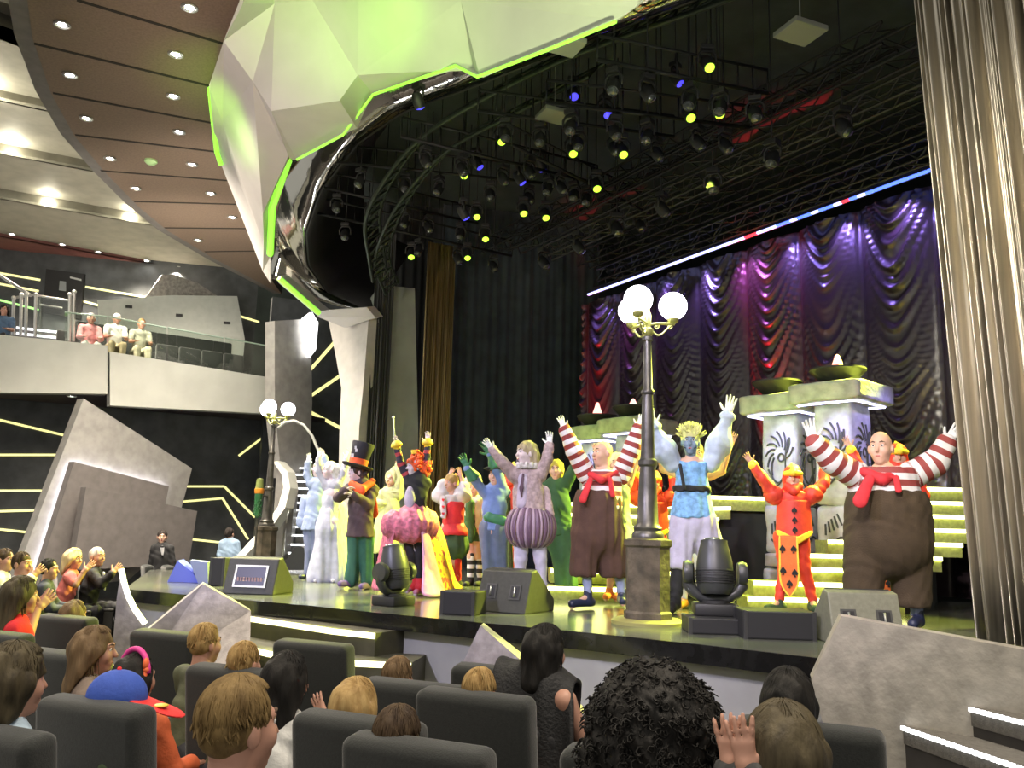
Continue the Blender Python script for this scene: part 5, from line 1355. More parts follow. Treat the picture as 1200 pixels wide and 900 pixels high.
F.g('scarf', redc, [('c',(692,556,-.12),(705,562,-.2),.035,.04,.03),('c',(705,562,-.2),(722,554,-.1),.04,.03,.03),('c',(692,562,-.2),(683,585,-.26),.03,.045,.03,.5),('c',(715,562,-.2),(718,580,-.24),.028,.03,.02,.5)], h=.009)
for q in 'lr': F.g('sock', socks, [('c',(q+'k',q+'a',.3),q+'a',.058,.046)])
F.shoes(shoeb, .05)
# ---------- blue tunic performer with a painted cat face
mask = M('painted blue grey face', (.16,.22,.30), .6, var=.25, vscale=20)
F = Fig('person with blue-grey painted face and spiky pale hair in a light blue belted tunic', 9.35, dict(hd=(809,519),nk=(810,541),ls=(788,543),le=(775,522,-.05),lw=(766,499,-.05),lh=(759,477,-.05),rs=(833,543),re=(846,512,-.05),rw=(853,486,-.05),rh=(859,460,-.05),pv=(812,610),lk=(796,660),la=(790,708),rk=(836,658),ra=(841,708),lt=(784,716,-.2),rt=(842,718,-.2)), (-.2,-1), (-.25,-1), hs=1.1, grp=GP)
F.body(gloves={'l': white_g, 'r': white_g}, headm=mask)
F.g('tunic', blue_c, [('c',('nk',(0,0,-.10)),(811,572),.165,.165,.06,.75),('c',(811,572),(812,604),.165,.235,.05,.8),('c','ls','rs',.075,.075,.05)], [((812,607), -UP), (('nk',(0,0,-.005)), UP)])
slv = cloth('pale blue sleeve', (.50,.58,.72))
for q in 'lr':
    F.g('puffed_sleeve', slv, [('c',q+'s',(q+'s',q+'e',.75),.10,.135,.05),('c',(q+'s',q+'e',.75),(q+'e',q+'w',.75),.125,.06,.05),('c',(q+'e',q+'w',.72),(q+'e',q+'w',.85),.055,.085,.02)])
F.g('belt', blackc, [('c',(811,571),(811,574.5),.200,.200,.01,.78)], [((811,569.5), UP),((811,577), -UP)]); F.g('strap', blackc, [('c',(797,545,-.16),(802,573,-.19),.018,.018)], h=.008)
F.g('breeches', lav, [('c','pv',('pv',(0,0,.04)),.20,.20,.05,.8),('c','lp','lk',.15,.125,.05),('c','rp','rk',.16,.14,.05)], [(('lk',(0,0,-.06)), -UP)])
for q in 'lr': F.g('boot', blackc, [('c',(q+'k',(0,0,-.02)),q+'a',.085,.065),('c',q+'a',q+'t',.06,.045)])
spk = cloth('spiky straw hair', (.50,.48,.20)); o = F.hair(spk, 1.05, fringe=.6)
mb = MB(); c = F.J['hd']; rg = random.Random(2)
for i in range(90):
    a = rg.uniform(0, 6.28); e = rg.uniform(.1, 1.35); d = F.hsd*math.cos(a)*math.sin(e)+F.hf*(math.sin(a)*math.sin(e)*.8-.15)+F.hu*math.cos(e); b = c+F.hu*.045+d*.095; mb.tube([b, b+d*.05+UP*.01, b+d*.085+UP*.02], [.014, .009, .001], 5)
mb.build('hair_spikes', spk, F.r, True)
for q in (-1, 1):
    mb = MB(); b = c+F.hu*.11+F.hsd*q*.075; mb.tube([b, b+F.hu*.05+F.hsd*q*.02, b+F.hu*.10+F.hsd*q*.035], [.035, .024, .003], 8); mb.build('ear', spk, F.r, True)
mb = MB(); mb.tube([c+F.hsd*a*1.1+F.hf*(.098-abs(a)*.5)+F.hu*(-.07+abs(a)*.25) for a in np.linspace(-.055, .055, 9)], .008, 6); mb.build('painted_mouth', blackc, F.r, True)
# ---------- card performers
def card(label, D, J, face=(-.25,-1), tab=True, hs=1.05):
    F = Fig(label, D, J, face, hs=hs, grp=GP, skin=SKIN2); F.body()
    j = F.J
    F.g('suit', redx, [('c',('nk',(0,0,-.05)),('nk','pv',.5),.13,.15,.05,.75),('c',('nk','pv',.5),'pv',.14,.14,.05,.8),('c','ls','rs',.07,.07,.05),('c','lp','lk',.095,.07,.04),('c','lk','la',.068,.048,.03),('c','rp','rk',.095,.07,.04),('c','rk','ra',.068,.048,.03)])
    for q in 'lr':
        F.g('sleeve', redx, [('c',q+'s',q+'e',.085,.06,.03),('c',q+'e',(q+'e',q+'w',.9),.062,.05,.02)]); F.g('shoulder_pad', redx, [('e',(q+'s',((-.02 if q == 'l' else .02),0,.03)),(.105,.11,.10))]); o = F.g('cuff_trim', yel, [('c',(q+'e',q+'w',.86),(q+'e',q+'w',.9),.054,.054,.01)], h=.009)
    F.g('helmet', redx, [('e',('hd',(0,-.01,.03)),(.10,.125,.125)),('c',('hd',(0,-.03,-.05)),('nk',(0,-.01,.02)),.095,.12,.04)], [(('hd',(0,.075,-.02)), nrm(F.f*.9-UP*.45))])
    F.g('visor', yel, [('c',('hd',(-.075,.06,.05)),('hd',(0,.125,.055)),.028,.034,.02),('c',('hd',(0,.125,.055)),('hd',(.075,.06,.05)),.034,.028,.02),('c',('hd',(0,.10,.09)),('hd',(0,-.08,.16)),.03,.02,.02)], h=.009)
    F.g('chin_guard', redx, [('c',('hd',(-.06,.06,-.08)),('hd',(0,.10,-.13)),.04,.05,.02),('c',('hd',(0,.10,-.13)),('hd',(.06,.06,-.08)),.05,.04,.02)], h=.009)
    ch = ('nk','pv',.42); c0 = F.pt(ch)
    rows = []
    for t in np.linspace(0, 1, 7):
        rows.append([F.pt('nk')-UP*(.06+.40*t)+F.sp*x*(.16+.02*t)+F.f*(.145-.35*x*x*.3+.01*t)-UP*(.07*t*(1-abs(x)*1.6)) for x in np.linspace(-1, 1, 7)])
    for r_ in rows:
        for i, p in enumerate(r_): pass
    sheet('breastplate', redx, F.r, rows, .02); sheet('breastplate_trim', yel, F.r, [[p+F.f*.012 for p in rows[-2]], [p+F.f*.012 for p in rows[-1]]], .02)
    for t in (.12, .22, .32): spade(F.r, F.pt('nk')-UP*(.05+t)+F.f*.165, F.f, .040)
    if tab:
        tw = .095; rows = []
        for t in np.linspace(0, 1, 8):
            w = tw*(1+.1*t)*(1 if t < .82 else max(.05, (1-t)/.18)); rows.append([F.pt('pv')+UP*.02-UP*.62*t+F.sp*x*w-F.sp*.04+F.f*(.165+.03*t) for x in (-1, -.5, 0, .5, 1)])
        sheet('tabard', orx, F.r, rows, .012); sheet('tabard_trim', yel, F.r, [[r_[0]+F.f*.008, r_[0]+F.f*.008+F.sp*.018] for r_ in rows]); sheet('tabard_trim', yel, F.r, [[r_[-1]+F.f*.008-F.sp*.018, r_[-1]+F.f*.008] for r_ in rows])
        for a, b in ((-.06,-.12),(.05,-.12),(-.06,-.34),(.055,-.36),(0,-.47)): spade(F.r, F.pt('pv')+UP*b+F.sp*(a-.04)+F.f*(.18-b*.05), F.f, .045)
    F.g('belt', redc, [('c',('pv',(0,0,.06)),('pv',(0,0,.085)),.152,.15,.01,.82)], h=.01); F.shoes(cloth('dark green shoe', (.03,.06,.03)), .045)
    return F
card('person in red and orange playing-card armour with spades, standing before the big stone pillars', 9.3, dict(hd=(929,561),nk=(929,580),ls=(909,583),le=(894,561,-.05),lw=(881,543,-.05),lh=(873,531,-.05),rs=(950,583),re=(966,566,.05),rw=(966,548,.15),rh=(964,536,.2),pv=(927,630),lk=(920,666),la=(913,702),lt=(899,716,-.1),rk=(942,666),ra=(952,702),rt=(956,717,-.15)))
card('person in red card armour mostly hidden behind the big striped performer, one gilded hand raised', 9.1, dict(hd=(1052,536),nk=(1050,556),ls=(1022,562),le=(1006,547),lw=(996,525),lh=(989,511),rs=(1072,562),re=(1082,582),rw=(1080,602),rh=(1080,616),pv=(1040,628),lk=(1030,672),la=(1028,712),rk=(1052,672),ra=(1075,716),lt=(1026,726,-.1),rt=(1076,730,-.15)))
card('person in red card armour standing behind the street lamp shaft', 10.6, dict(hd=(766,566),nk=(766,583),ls=(748,586),le=(742,575),lw=(748,556),lh=(750,546),rs=(784,586),re=(790,574),rw=(788,556),rh=(786,545),pv=(764,632),lk=(757,662),la=(755,695),rk=(772,662),ra=(775,695),lt=(752,704,-.1),rt=(776,704,-.1)))
card('person in red card costume glimpsed between the caped performer and the mauve coat', 12.0, dict(hd=(600,556),nk=(600,571),ls=(586,574),le=(583,590),lw=(590,600),lh=(592,608),rs=(613,574),re=(617,590),rw=(612,602),rh=(610,612),pv=(600,620),lk=(595,654),la=(594,686),rk=(606,654),ra=(607,686)))
# ---------- long-haired performer in ruff and pumpkin breeches
pink_j = cloth('mauve brocade jacket', (.44,.33,.34), .7, var=.25, vs=25); cream = cloth('cream ruff', (.62,.58,.58))
F = Fig('long-haired person in mauve jacket, ruff and puffed striped breeches with arms raised', 9.5, dict(hd=(616,532),nk=(618,551),ls=(602,557),le=(589,541,-.08),lw=(577,527,-.12),lh=(568,515,-.14),rs=(633,557),re=(641,537,-.05),rw=(644,522,-.05),rh=(644,504,-.05),pv=(620,612),lk=(610,655),la=(609,700),rk=(633,655),ra=(637,700)), (-.5,-1), (-.9,-.5), hs=1.03, grp=GP, skinhead=SKINP)
F.body(gloves={'l': white_g, 'r': white_g}, headm=SKINP); jacket(F, pink_j, .165, -.03, (.075,.062,.052), flare=1.2)
o = F.g('jacket_tail', pink_j, [('c',(638,575),(640,603),.06,.10,.03,.5)], [((640,607), nrm([.3,0,-1]))])
F.g('shirt_front', cloth('lilac shirt', (.52,.45,.58)), [('c',(613,560,-.095),(611,590,-.10),.055,.06,.03,.6)]); F.g('necktie', cloth('dark tie', (.12,.07,.10)), [('c',(613,556,-.13),(611,572,-.145),.015,.022,.02,.5),('c',(611,572,-.145),(611,582,-.14),.022,.012,.02,.5)], h=.008)
mb = MB(); nk = F.J['nk']+UP*.03
for i in range(26):
    a = 2*math.pi*i/26; d = np.array([math.cos(a), math.sin(a), 0]); mb.tube([nk+d*.07+UP*.02, nk+d*.115+UP*(.035 if i % 2 else .0), nk+d*.12-UP*.02], [.022, .024, .018], 6)
mb.build('ruff', cream, F.r, True)
pk = cloth('purple satin breeches', (.16,.09,.15), .45); pgold = cloth('mauve satin stripe', (.42,.30,.40), .45)
def pumpkin(F, c, R, Hh, m1, m2, n=18, name='puffed_breeches'):
    mb = MB()
    for i in range(n):
        a0 = 2*math.pi*i/n; a1 = 2*math.pi*(i+.55)/n; a2 = 2*math.pi*(i+1)/n
        for (p, q, mi, rr) in ((a0, a1, 0, 1.0), (a1, a2, 1, .94)):
            mb.mat(mi)
            def fn(u, v):
                a = p+(q-p)*u; t = math.pi*(v-.5)*.92; rad = R*(.42+.58*math.cos(t))*(rr+.05*math.sin(u*math.pi)); return c+np.array([math.cos(a)*rad, math.sin(a)*rad*.85, Hh*math.sin(t)])
            mb.grid(fn, 4, 12)
    mb.build(name, [m1, m2], F.r, True)
pumpkin(F, P(622,618,9.5), .27, .22, pk, pgold)
for q in 'lr': F.g('stocking', cloth('lilac tights', (.55,.52,.66)), [('c',(q+'p',q+'k',.6),q+'k',.085,.066),('c',q+'k',q+'a',.066,.045)])
F.shoes(blackc); F.hair(cloth('ash blond hair', (.36,.29,.17), .6, var=.35, vs=30, stretch=(1,1,.2)), 1.06, [('c',('hd',(.05,-.06,.03)),('nk',(.09,-.07,-.04)),.07,.06,.04),('c',('hd',(-.04,-.07,.02)),('nk',(-.04,-.10,-.05)),.07,.055,.04),('c',('hd',(.10,0,0)),('nk',(.12,0,-.06)),.035,.03,.03)], fringe=.7)
F.g('beard', cloth('grey brown beard', (.14,.12,.13)), [('e',('hd',(-.05,.045,-.085)),(.04,.04,.04))], h=.009)
# ---------- red-haired performer in the wide skirt
F = Fig('red-haired person in dark bodice and wide pink skirt with a gold train, wand held up', 10.9, dict(hd=(486,548),nk=(489,562),ls=(481,566),le=(470,543,-.03),lw=(465,523,-.05),lh=(463,511,-.05),rs=(498,566),re=(500,542,-.03),rw=(501,520,-.05),rh=(502,503,-.05),pv=(484,612),lk=(482,650),la=(483,685),rk=(492,650),ra=(491,686),lt=(477,693,-.1),rt=(487,696,-.1)), (-.6,-1), (-.9,-.55), grp=GP, skin=SKINP)
F.body(features=True); F.g('bodice', blackc, [('c',('nk',(0,0,-.03)),(487,600),.15,.13,.05,.8),('c','ls','rs',.085,.085,.05),('c',('nk',(0,0,-.02)),('nk',(0,0,.03)),.075,.065,.03)]); 
rstr = band_mat('black sleeve with red rings', (.03,.025,.04), (.45,.05,.06), .13, .68)
for q in 'lr': F.stripes('sleeve', rstr, [('c',q+'s',q+'e',.062,.05,.03),('c',q+'e',(q+'e',q+'w',.9),.05,.04,.02)]); F.g('wrist_frill', yel, [('c',(q+'e',q+'w',.93),(q+'e',q+'w',1.0),.045,.075,.02)], h=.01)
F.g('bodice_front', cloth('silver bodice panel', (.42,.38,.46)), [('e',(480,585,-.09),(.075,.05,.16),.02)]); F.g('collar', cloth('blue black collar', (.03,.04,.08)), [('c',(492,562,.04),(500,568,.05),.05,.06,.03,.6)])
pinksk = cloth('pink red brocade', (.50,.13,.20), .55, var=.4, vs=22); goldtr = M('gold lattice train', (.75,.42,.06), .5); pinkl = cloth('pink satin lining', (.62,.30,.48), .4)
nt = goldtr.node_tree; ch = nt.nodes.new('ShaderNodeTexVoronoi'); ch.inputs['Scale'].default_value = 16; rp_ = nt.nodes.new('ShaderNodeValToRGB'); rp_.color_ramp.elements[0].color = (.70,.10,.10,1); rp_.color_ramp.elements[1].color = (.85,.52,.05,1); rp_.color_ramp.elements[0].position = .40; rp_.color_ramp.elements[1].position = .50
tcn = nt.nodes.new('ShaderNodeTexCoord'); nt.links.new(tcn.outputs['Object'], ch.inputs['Vector']); nt.links.new(ch.outputs['Distance'], rp_.inputs['Fac']); nt.links.new(rp_.outputs['Color'], nt.nodes['Principled BSDF'].inputs['Base Color'])
F.g('pannier_skirt', pinksk, [('e',(463,615,-.03),(.17,.18,.19),.12),('e',(482,617,-.10),(.20,.16,.21),.12),('e',(501,615,.05),(.14,.18,.19),.12),('c',(486,599),(485,610),.14,.24,.08)])
def rows_px(R): return [[P(*q) for q in r_] for r_ in R]
sheet('skirt_train', goldtr, F.r, rows_px([[(493,597,10.85),(500,594,11.0),(507,600,11.15),(508,603,11.3)],[(497,622,10.75),(508,616,10.95),(518,618,11.2),(519,622,11.45)],[(502,652,10.7),(516,648,10.95),(526,650,11.25),(527,652,11.5)],[(507,680,10.7),(523,682,10.95),(533,682,11.3),(534,684,11.6)],[(512,695,10.75),(528,694,11.0),(540,690,11.4),(543,688,11.8)]]))
sheet('train_lining', pinkl, F.r, rows_px([[(492,598,10.8),(495,597,10.86),(497,600,10.9)],[(494,625,10.66),(499,622,10.72),(502,624,10.8)],[(496,655,10.55),(504,652,10.62),(510,654,10.75)],[(495,682,10.45),(508,684,10.5),(518,684,10.7)],[(492,699,10.4),(508,700,10.4),(524,698,10.65)]]))
sheet('skirt_train', pinksk, F.r, rows_px([[(468,598,10.8),(462,598,10.95),(456,602,11.1)],[(462,622,10.7),(455,620,10.9),(450,622,11.1)],[(458,650,10.65),(450,648,10.9),(444,650,11.1)],[(456,676,10.6),(446,676,10.9),(438,678,11.1)],[(454,692,10.55),(442,692,10.9),(434,692,11.1)]]))
for q in 'lr': F.g('stocking', blackc, [('c',q+'p',q+'k',.09,.065,.04),('c',q+'k',q+'a',.065,.045)]); F.g('ankle_frill', redc, [('c',(q+'k',q+'a',.85),(q+'k',q+'a',.99),.06,.09,.03)])
F.shoes(cloth('pink shoe', (.5,.2,.3)), .04)
rh = cloth('flaming red hair', (.72,.10,.015), .6, var=.4, vs=20); o = F.hair(rh, 1.12, [('e',('hd',(.06,-.05,.06)),(.12,.10,.11),.04),('e',('hd',(.0,-.05,.10)),(.10,.08,.07),.04),('e',('hd',(.13,-.05,-.02)),(.07,.08,.09),.04)], fringe=.6, amp=.03)
mb = MB(); c = F.J['hd']; rg = random.Random(9)
for i in range(70):
    d = nrm([rg.gauss(0,1), rg.gauss(0,1), rg.gauss(.3,.9)]); 
    if np.dot(d, F.hf) > .25: continue
    b = c+UP*.05-F.hf*.03+d*.13; x = nrm(np.cross(d, [.3,.2,1])); y = np.cross(d, x); mb.tube([b+d*.05*t+(x*math.cos(9*t)+y*math.sin(9*t))*.018 for t in np.linspace(0, 1, 9)], [.012]*8+[.004], 5)
mb.build('curls', rh, F.r, True); mb = MB(); mb.lathe([(.05,.0),(.055,.05),(.045,.05),(.04,0)], c+UP*.17, 10); mb.build('small_crown', yel, F.r)
w0 = P(463,512,10.84); mb = MB(); mb.tube([w0-UP*.08, P(461,489,10.84)], [.010,.006], 8); mb.sphere(P(461,489,10.84), .018, 10); tag(mb.build('wand', M('pale wand', (.75,.78,.72), .4), None, True), 'thin pale wand held up by the red-haired performer', 'wand')
# ---------- white gowned performer
F = Fig('person in a long icy white gown with long white hair, arms raised', 12.9, dict(hd=(386,552),nk=(389,565),ls=(382,569),le=(374,553,-.03),lw=(373,537,-.05),lh=(376,523,-.05),rs=(397,569),re=(403,552),rw=(406,537),rh=(409,524),pv=(385,612),lk=(380,645),la=(376,680),rk=(392,645),ra=(394,680),lt=(370,684,-.1),rt=(390,686,-.1)), (-.6,-1), (-.85,-.5), grp=GP, skin=SKINP)
F.body(); jacket(F, ice, .125, -.10, (.055,.048,.04), name='bodice')
F.g('gown_skirt', ice, [('c',(385,602),(384,618),.14,.18,.06,.8),('c',(381,618),(372,676),.13,.17,.08,.7),('c',(388,618),(394,676),.13,.16,.08,.7)], [((384,683), -UP)])
sheet('cape', white_c, F.r, rows_px([[(398,585,13.0),(403,588,13.15),(406,592,13.3)],[(396,615,12.95),(403,615,13.15),(409,616,13.4)],[(396,650,12.9),(404,650,13.15),(412,650,13.5)],[(397,683,12.85),(406,682,13.1),(416,680,13.6)]]))
F.hair(cloth('white hair', (.75,.75,.72), .5, var=.15, vs=30), 1.08, [('c',('hd',(.06,-.06,.02)),('nk',(.07,-.09,-.16)),.085,.06,.04),('c',('hd',(-.07,-.02,0)),('nk',(-.08,.05,-.16)),.045,.035,.03)], fringe=.6)
F.shoes(white_c, .04)
# ---------- pale blue coated performer behind her
F = Fig('person in a pale blue tailcoat with raised white-gloved hand behind the white gown', 13.7, dict(hd=(374,550),nk=(373,564),ls=(365,568),le=(360,556),lw=(361,543),lh=(363,530),rs=(381,568),re=(386,552),rw=(380,536),rh=(377,525),pv=(366,612),lk=(363,645),la=(361,672),rk=(371,645),ra=(371,672),lt=(352,682,-.1),rt=(362,684,-.1)), (-.6,-1), (-.8,-.5), grp=GP, skin=SKINP)
F.body(gloves={'l': white_g}); pbl = cloth('pale blue coat', (.28,.35,.52)); jacket(F, pbl, .15, .12, (.07,.06,.055), flare=1.15); trousers(F, cloth('blue grey trousers', (.16,.19,.30)), .10,.075,.06); F.g('coat_tail', pbl, [('c',(357,585,.1),(353,612,.15),.07,.10,.04,.5)]); F.hair(cloth('yellow white hair', (.70,.68,.40)), 1.08, [('c',('hd',(0,-.06,0)),('nk',(0,-.08,0)),.07,.06,.03)]); F.shoes(shoeb)
# ---------- top hat performer
F = Fig('person in a tall black top hat with orange band, brown coat and orange scarf', 11.7, dict(hd=(418,554),nk=(424,568),ls=(411,573),le=(397,583,-.1),lw=(405,574,-.3),lh=(413,571,-.34),rs=(437,574),re=(432,592,-.15),rw=(415,580,-.32),rh=(404,577,-.36),pv=(422,622),lp=(416,624),rp=(430,624),lk=(415,652),la=(412,680),lt=(399,687,-.1),rk=(430,652),ra=(431,680),rt=(424,690,-.15)), (-.55,-1), (-.9,-.5), grp=GP, skin=SKINP)
F.body(palm={'l': [0,-.3,-1], 'r': [0,-.3,-1]}); jacket(F, coatc, .18, .08, (.085,.07,.055), flare=1.08); trousers(F, tealc, .11,.09,.09)
for q, x in (('l',405),('r',434)): pass
F.g('scarf', oran, [('c',(412,567,-.10),(423,574,-.17),.05,.065,.03,.5),('c',(423,574,-.17),(436,565,-.04),.065,.055,.03,.5),('c',(436,566,.0),(439,602,.06),.045,.06,.03,.4)], h=.011)
F.hair(cloth('dark wild hair', (.05,.035,.03)), 1.12, [('e',('hd',(.07,-.05,-.03)),(.07,.08,.08),.04)], fringe=.5, amp=.02)
hc = F.J['hd']+UP*.065; ax = nrm([.22,.05,1]); mb = MB(); mb.lathe([(.001,.0),(.19,.005),(.215,.03),(.21,.04),(.12,.03)], hc, 28, axis=ax); hb = mb.build('hat_brim', blackc, F.r, True, 40)
mb = MB(); mb.lathe([(.125,.02),(.128,.12),(.124,.125)], hc, 28, axis=ax); mb.build('hat_band', oran, F.r, True, 40)
mb = MB(); mb.lathe([(.122,.10),(.135,.22),(.155,.33),(.150,.345),(.0001,.345)], hc, 28, axis=ax); hcr = mb.build('hat_crown', cloth('black felt', (.02,.02,.026)), F.r, True, 40)
for a, b, sz in ((-.06,.16,.028),(.03,.23,.022),(-.02,.27,.02)):
    p = hc+ax*b+nrm([-.5+a*4,-1,0])*.142; mb = MB(); mb.box(p, (sz*1.4,.006,sz*1.9), -.3); mb.build('ticket_card', white_c, hcr)
F.shoes(cloth('purple shoe', (.14,.09,.24)), .05); mb = MB(); 
# ---------- yellow-white robed performer behind
F = Fig('person in a pale ruffled robe and bonnet between the top hat and the red-haired performer', 13.6, dict(hd=(459,563),nk=(457,576),ls=(448,580),le=(444,598),lw=(446,612),lh=(447,620),rs=(466,580),re=(469,560),rw=(468,545),rh=(468,534),pv=(453,622),lk=(449,650),la=(448,675),rk=(458,650),ra=(459,675)), (-.5,-1), grp=GP)
F.body(); robe = cloth('pale yellow robe', (.52,.54,.30)); jacket(F, robe, .17, -.05, (.09,.08,.07)); F.g('robe_skirt', robe, [('c',(453,606),(450,645),.18,.24,.06,.8)], [((450,648), -UP)]); F.g('ruffle', robe, [('e',(446,590,-.05),(.14,.12,.07)),('e',(461,577),(.12,.12,.05))])
F.g('bonnet', robe, [('e',('hd',(0,-.02,.05)),(.115,.13,.12)),('e',('hd',(.02,-.03,.15)),(.06,.06,.07))], [(('hd',(0,.06,0)), F.f)]); F.shoes(white_c)
# ---------- red and white frilled performer
F = Fig('person in white puffed blouse, red corset and green skirt, arms overhead', 12.2, dict(hd=(528,567),nk=(529,579),ls=(520,583),le=(519,568),lw=(526,558),lh=(532,548),rs=(538,583),re=(544,570),rw=(540,558),rh=(537,547),pv=(531,618),lk=(529,650),la=(528,682),rk=(536,650),ra=(537,684)), (-.4,-1), (-.6,-.8), grp=GP)
F.body(); F.g('blouse', white_c, [('c',(528,584),(531,606),.150,.14,.04,.8),('c','ls','rs',.075,.075,.05)], [(('nk',(0,0,-.01)), UP)]); F.g('corset', redc, [('c',(531,591),(531,614),.162,.150,.04,.8)], [((531,588), UP)]); F.g('peplum', redc, [('c',(532,611),(532,623),.13,.20,.04,.85)], [((532,627), -UP)]); F.g('ruffled_skirt', cloth('dark green ruffles', (.03,.07,.025)), [('c',(533,624),(534,640),.16,.19,.04,.85),('e',(526,640),(.08,.14,.05)),('e',(541,641),(.08,.14,.05))])
for q in 'lr': F.g('puffed_sleeve', white_c, [('e',(q+'s',((-.05 if q == 'l' else .05),0,.03)),(.13,.12,.12)),('c',q+'s',q+'e',.10,.08,.04)]); F.g('stocking', redc, [('c',(q+'p',q+'k',.6),q+'k',.085,.062),('c',q+'k',q+'a',.06,.042)])
o = F.g('bib', white_c, [('c',(519,584,-.1),(520,604,-.13),.05,.045,.02,.5)])
for y in (586,594,602):
    c = P(519.5,y,12.2-.155); mb = MB(); f = F.f; sd = np.cross(f, UP); mb.prism([c+sd*a*.022+UP*b*.022 for a, b in ((0,-1),(.9,.1),(.8,.7),(.35,.9),(0,.55),(-.35,.9),(-.8,.7),(-.9,.1))], f*.01); mb.build('heart_mark', redc, o)
F.hair(cloth('honey hair', (.40,.28,.10)), 1.08); F.shoes(blackc)
# ---------- white jacket green dress performer
F = Fig('person in a white jacket over a dark green dress with striped stockings', 13.0, dict(hd=(556,573),nk=(557,585),ls=(548,589),le=(545,575),lw=(547,563),lh=(549,553),rs=(566,589),re=(570,606),rw=(566,618),rh=(563,626),pv=(556,622),lk=(552,652),la=(551,684),rk=(562,652),ra=(563,686)), (-.3,-1), grp=GP)
F.body(); F.g('dress', greenc, [('c',(555,592),(554,612),.13,.12,.04,.75),('c',(554,612),(554,632),.13,.17,.04,.8)], [((554,634), -UP)]); jacket(F, white_c, .145, .10, (.07,.06,.05)); F.g('dress_front', greenc, [('c',(551,590,-.1),(551,630,-.12),.07,.075,.02,.6)])
st = band_mat('black white stocking', (.02,.02,.02), (.7,.7,.7), .12)
for q in 'lr': F.stripes('stocking', st, [('c',(q+'k',(0,0,.02)),q+'a',.062,.045)])
F.g('hat', cloth('yellow white hat', (.65,.66,.35)), [('e',('hd',(0,-.01,.10)),(.11,.13,.07)),('e',('hd',(.02,0,.17)),(.07,.08,.08))]); F.shoes(blackc)
# ---------- green gauntlet performer
gg = cloth('bottle green gauntlet', (.04,.18,.08), .5); dnm = cloth('grey blue trousers', (.10,.13,.20)); blv = cloth('blue waistcoat', (.16,.24,.48))
F = Fig('person in blue waistcoat and dark cape with big green gauntlets raised', 10.8, dict(hd=(581,558),nk=(580,572),ls=(567,577),le=(557,563,-.1),lw=(548,549,-.15),lh=(541,533,-.17),rs=(592,577),re=(582,550,-.1),rw=(575,533,-.12),rh=(566,518,-.14),pv=(579,620),lk=(573,655),la=(574,692),rk=(588,655),ra=(590,692)), (-.35,-1), grp=GP)
F.body(gloves={'l': gg, 'r': gg}, hr=1.15); jacket(F, blv, .15, .02, (.06,.055,.05), name='waistcoat'); trousers(F, dnm, .105,.085,.075)
for q in 'lr': F.g('gauntlet', gg, [('c',(q+'e',q+'w',.15),(q+'e',q+'w',.95),.085,.05,.02)], [((q+'e',q+'w',.12), -nrm(F.J[q+'w']-F.J[q+'e']))])
F.g('sash', gg, [('c',(572,606,-.1),(588,610,-.1),.06,.07,.03,.6)]); F.g('hat', cloth('black slouch hat', (.03,.03,.035)), [('e',('hd',(.02,0,.09)),(.17,.18,.028)),('e',('hd',(.0,-.01,.12)),(.10,.12,.08))])
sheet('cape', cloth('dark green cape', (.015,.035,.025)), F.r, rows_px([[(583,575,11.0),(591,572,11.0),(597,574,10.9)],[(583,610,11.15),(592,608,11.1),(599,608,10.95)],[(585,645,11.2),(594,645,11.15),(600,645,11.0)],[(588,680,11.2),(595,682,11.2),(602,680,11.05)]])); F.shoes(blackc, .05)
# ---------- green suited performer behind the mauve coat
F = Fig('person in a dark green suit with one arm up, behind the mauve coat', 10.9, dict(hd=(652,552),nk=(651,566),ls=(640,571),le=(636,592),lw=(638,612),lh=(638,624),rs=(661,571),re=(667,559,-.05),rw=(672,548,-.08),rh=(676,538,-.1),pv=(655,622),lk=(656,655),la=(660,692),rk=(664,655),ra=(668,694),lt=(655,702,-.1),rt=(663,704,-.12)), (-.2,-1), grp=GP)
F.body(); jacket(F, greenc, .165, .05, (.08,.07,.06)); trousers(F, greenc, .12,.10,.10); F.hair(cloth('yellow hair', (.50,.40,.06)), 1.1, [('c',('hd',(0,-.05,0)),('nk',(0,-.07,0)),.08,.07,.03)]); F.shoes(cloth('olive shoe', (.2,.22,.03)), .05)
# ---------- bare armed performers half hidden
F = Fig('person in a pale dress with one bare arm raised, behind the smaller striped performer', 10.3, dict(hd=(722,545),nk=(724,562),ls=(712,566),le=(702,548),lw=(698,532),lh=(697,520),rs=(736,568),re=(745,542),rw=(749,522),rh=(752,508),pv=(722,618),lk=(717,655),la=(714,694),rk=(728,655),ra=(727,694),lt=(710,702,-.15),rt=(722,703,-.15)), (-.2,-1), grp=GP)
F.body(); F.g('dress', cloth('pale green dress', (.50,.58,.40)), [('c',(725,575),(724,610),.135,.13,.05,.75),('c',(724,610),(724,640),.15,.24,.05,.85)], [((724,645), -UP)]); F.hair(cloth('white blond hair', (.70,.66,.40)), 1.12, [('e',('hd',(-.09,0,.05)),(.08,.08,.08),.03)]); F.shoes(cloth('orange shoe', (.7,.2,.05)), .045)
F = Fig('person with bare raised arms and white tights half hidden behind the blue tunic', 9.95, dict(hd=(816,533),nk=(815,552),ls=(797,557),le=(777,550,.0),lw=(770,522),lh=(766,506),rs=(833,558),re=(846,553),rw=(856,522),rh=(862,504),pv=(812,612),lk=(804,655),la=(801,700),rk=(820,655),ra=(822,700),lt=(797,712,-.15),rt=(820,712,-.15)), (-.2,-1), grp=GP)
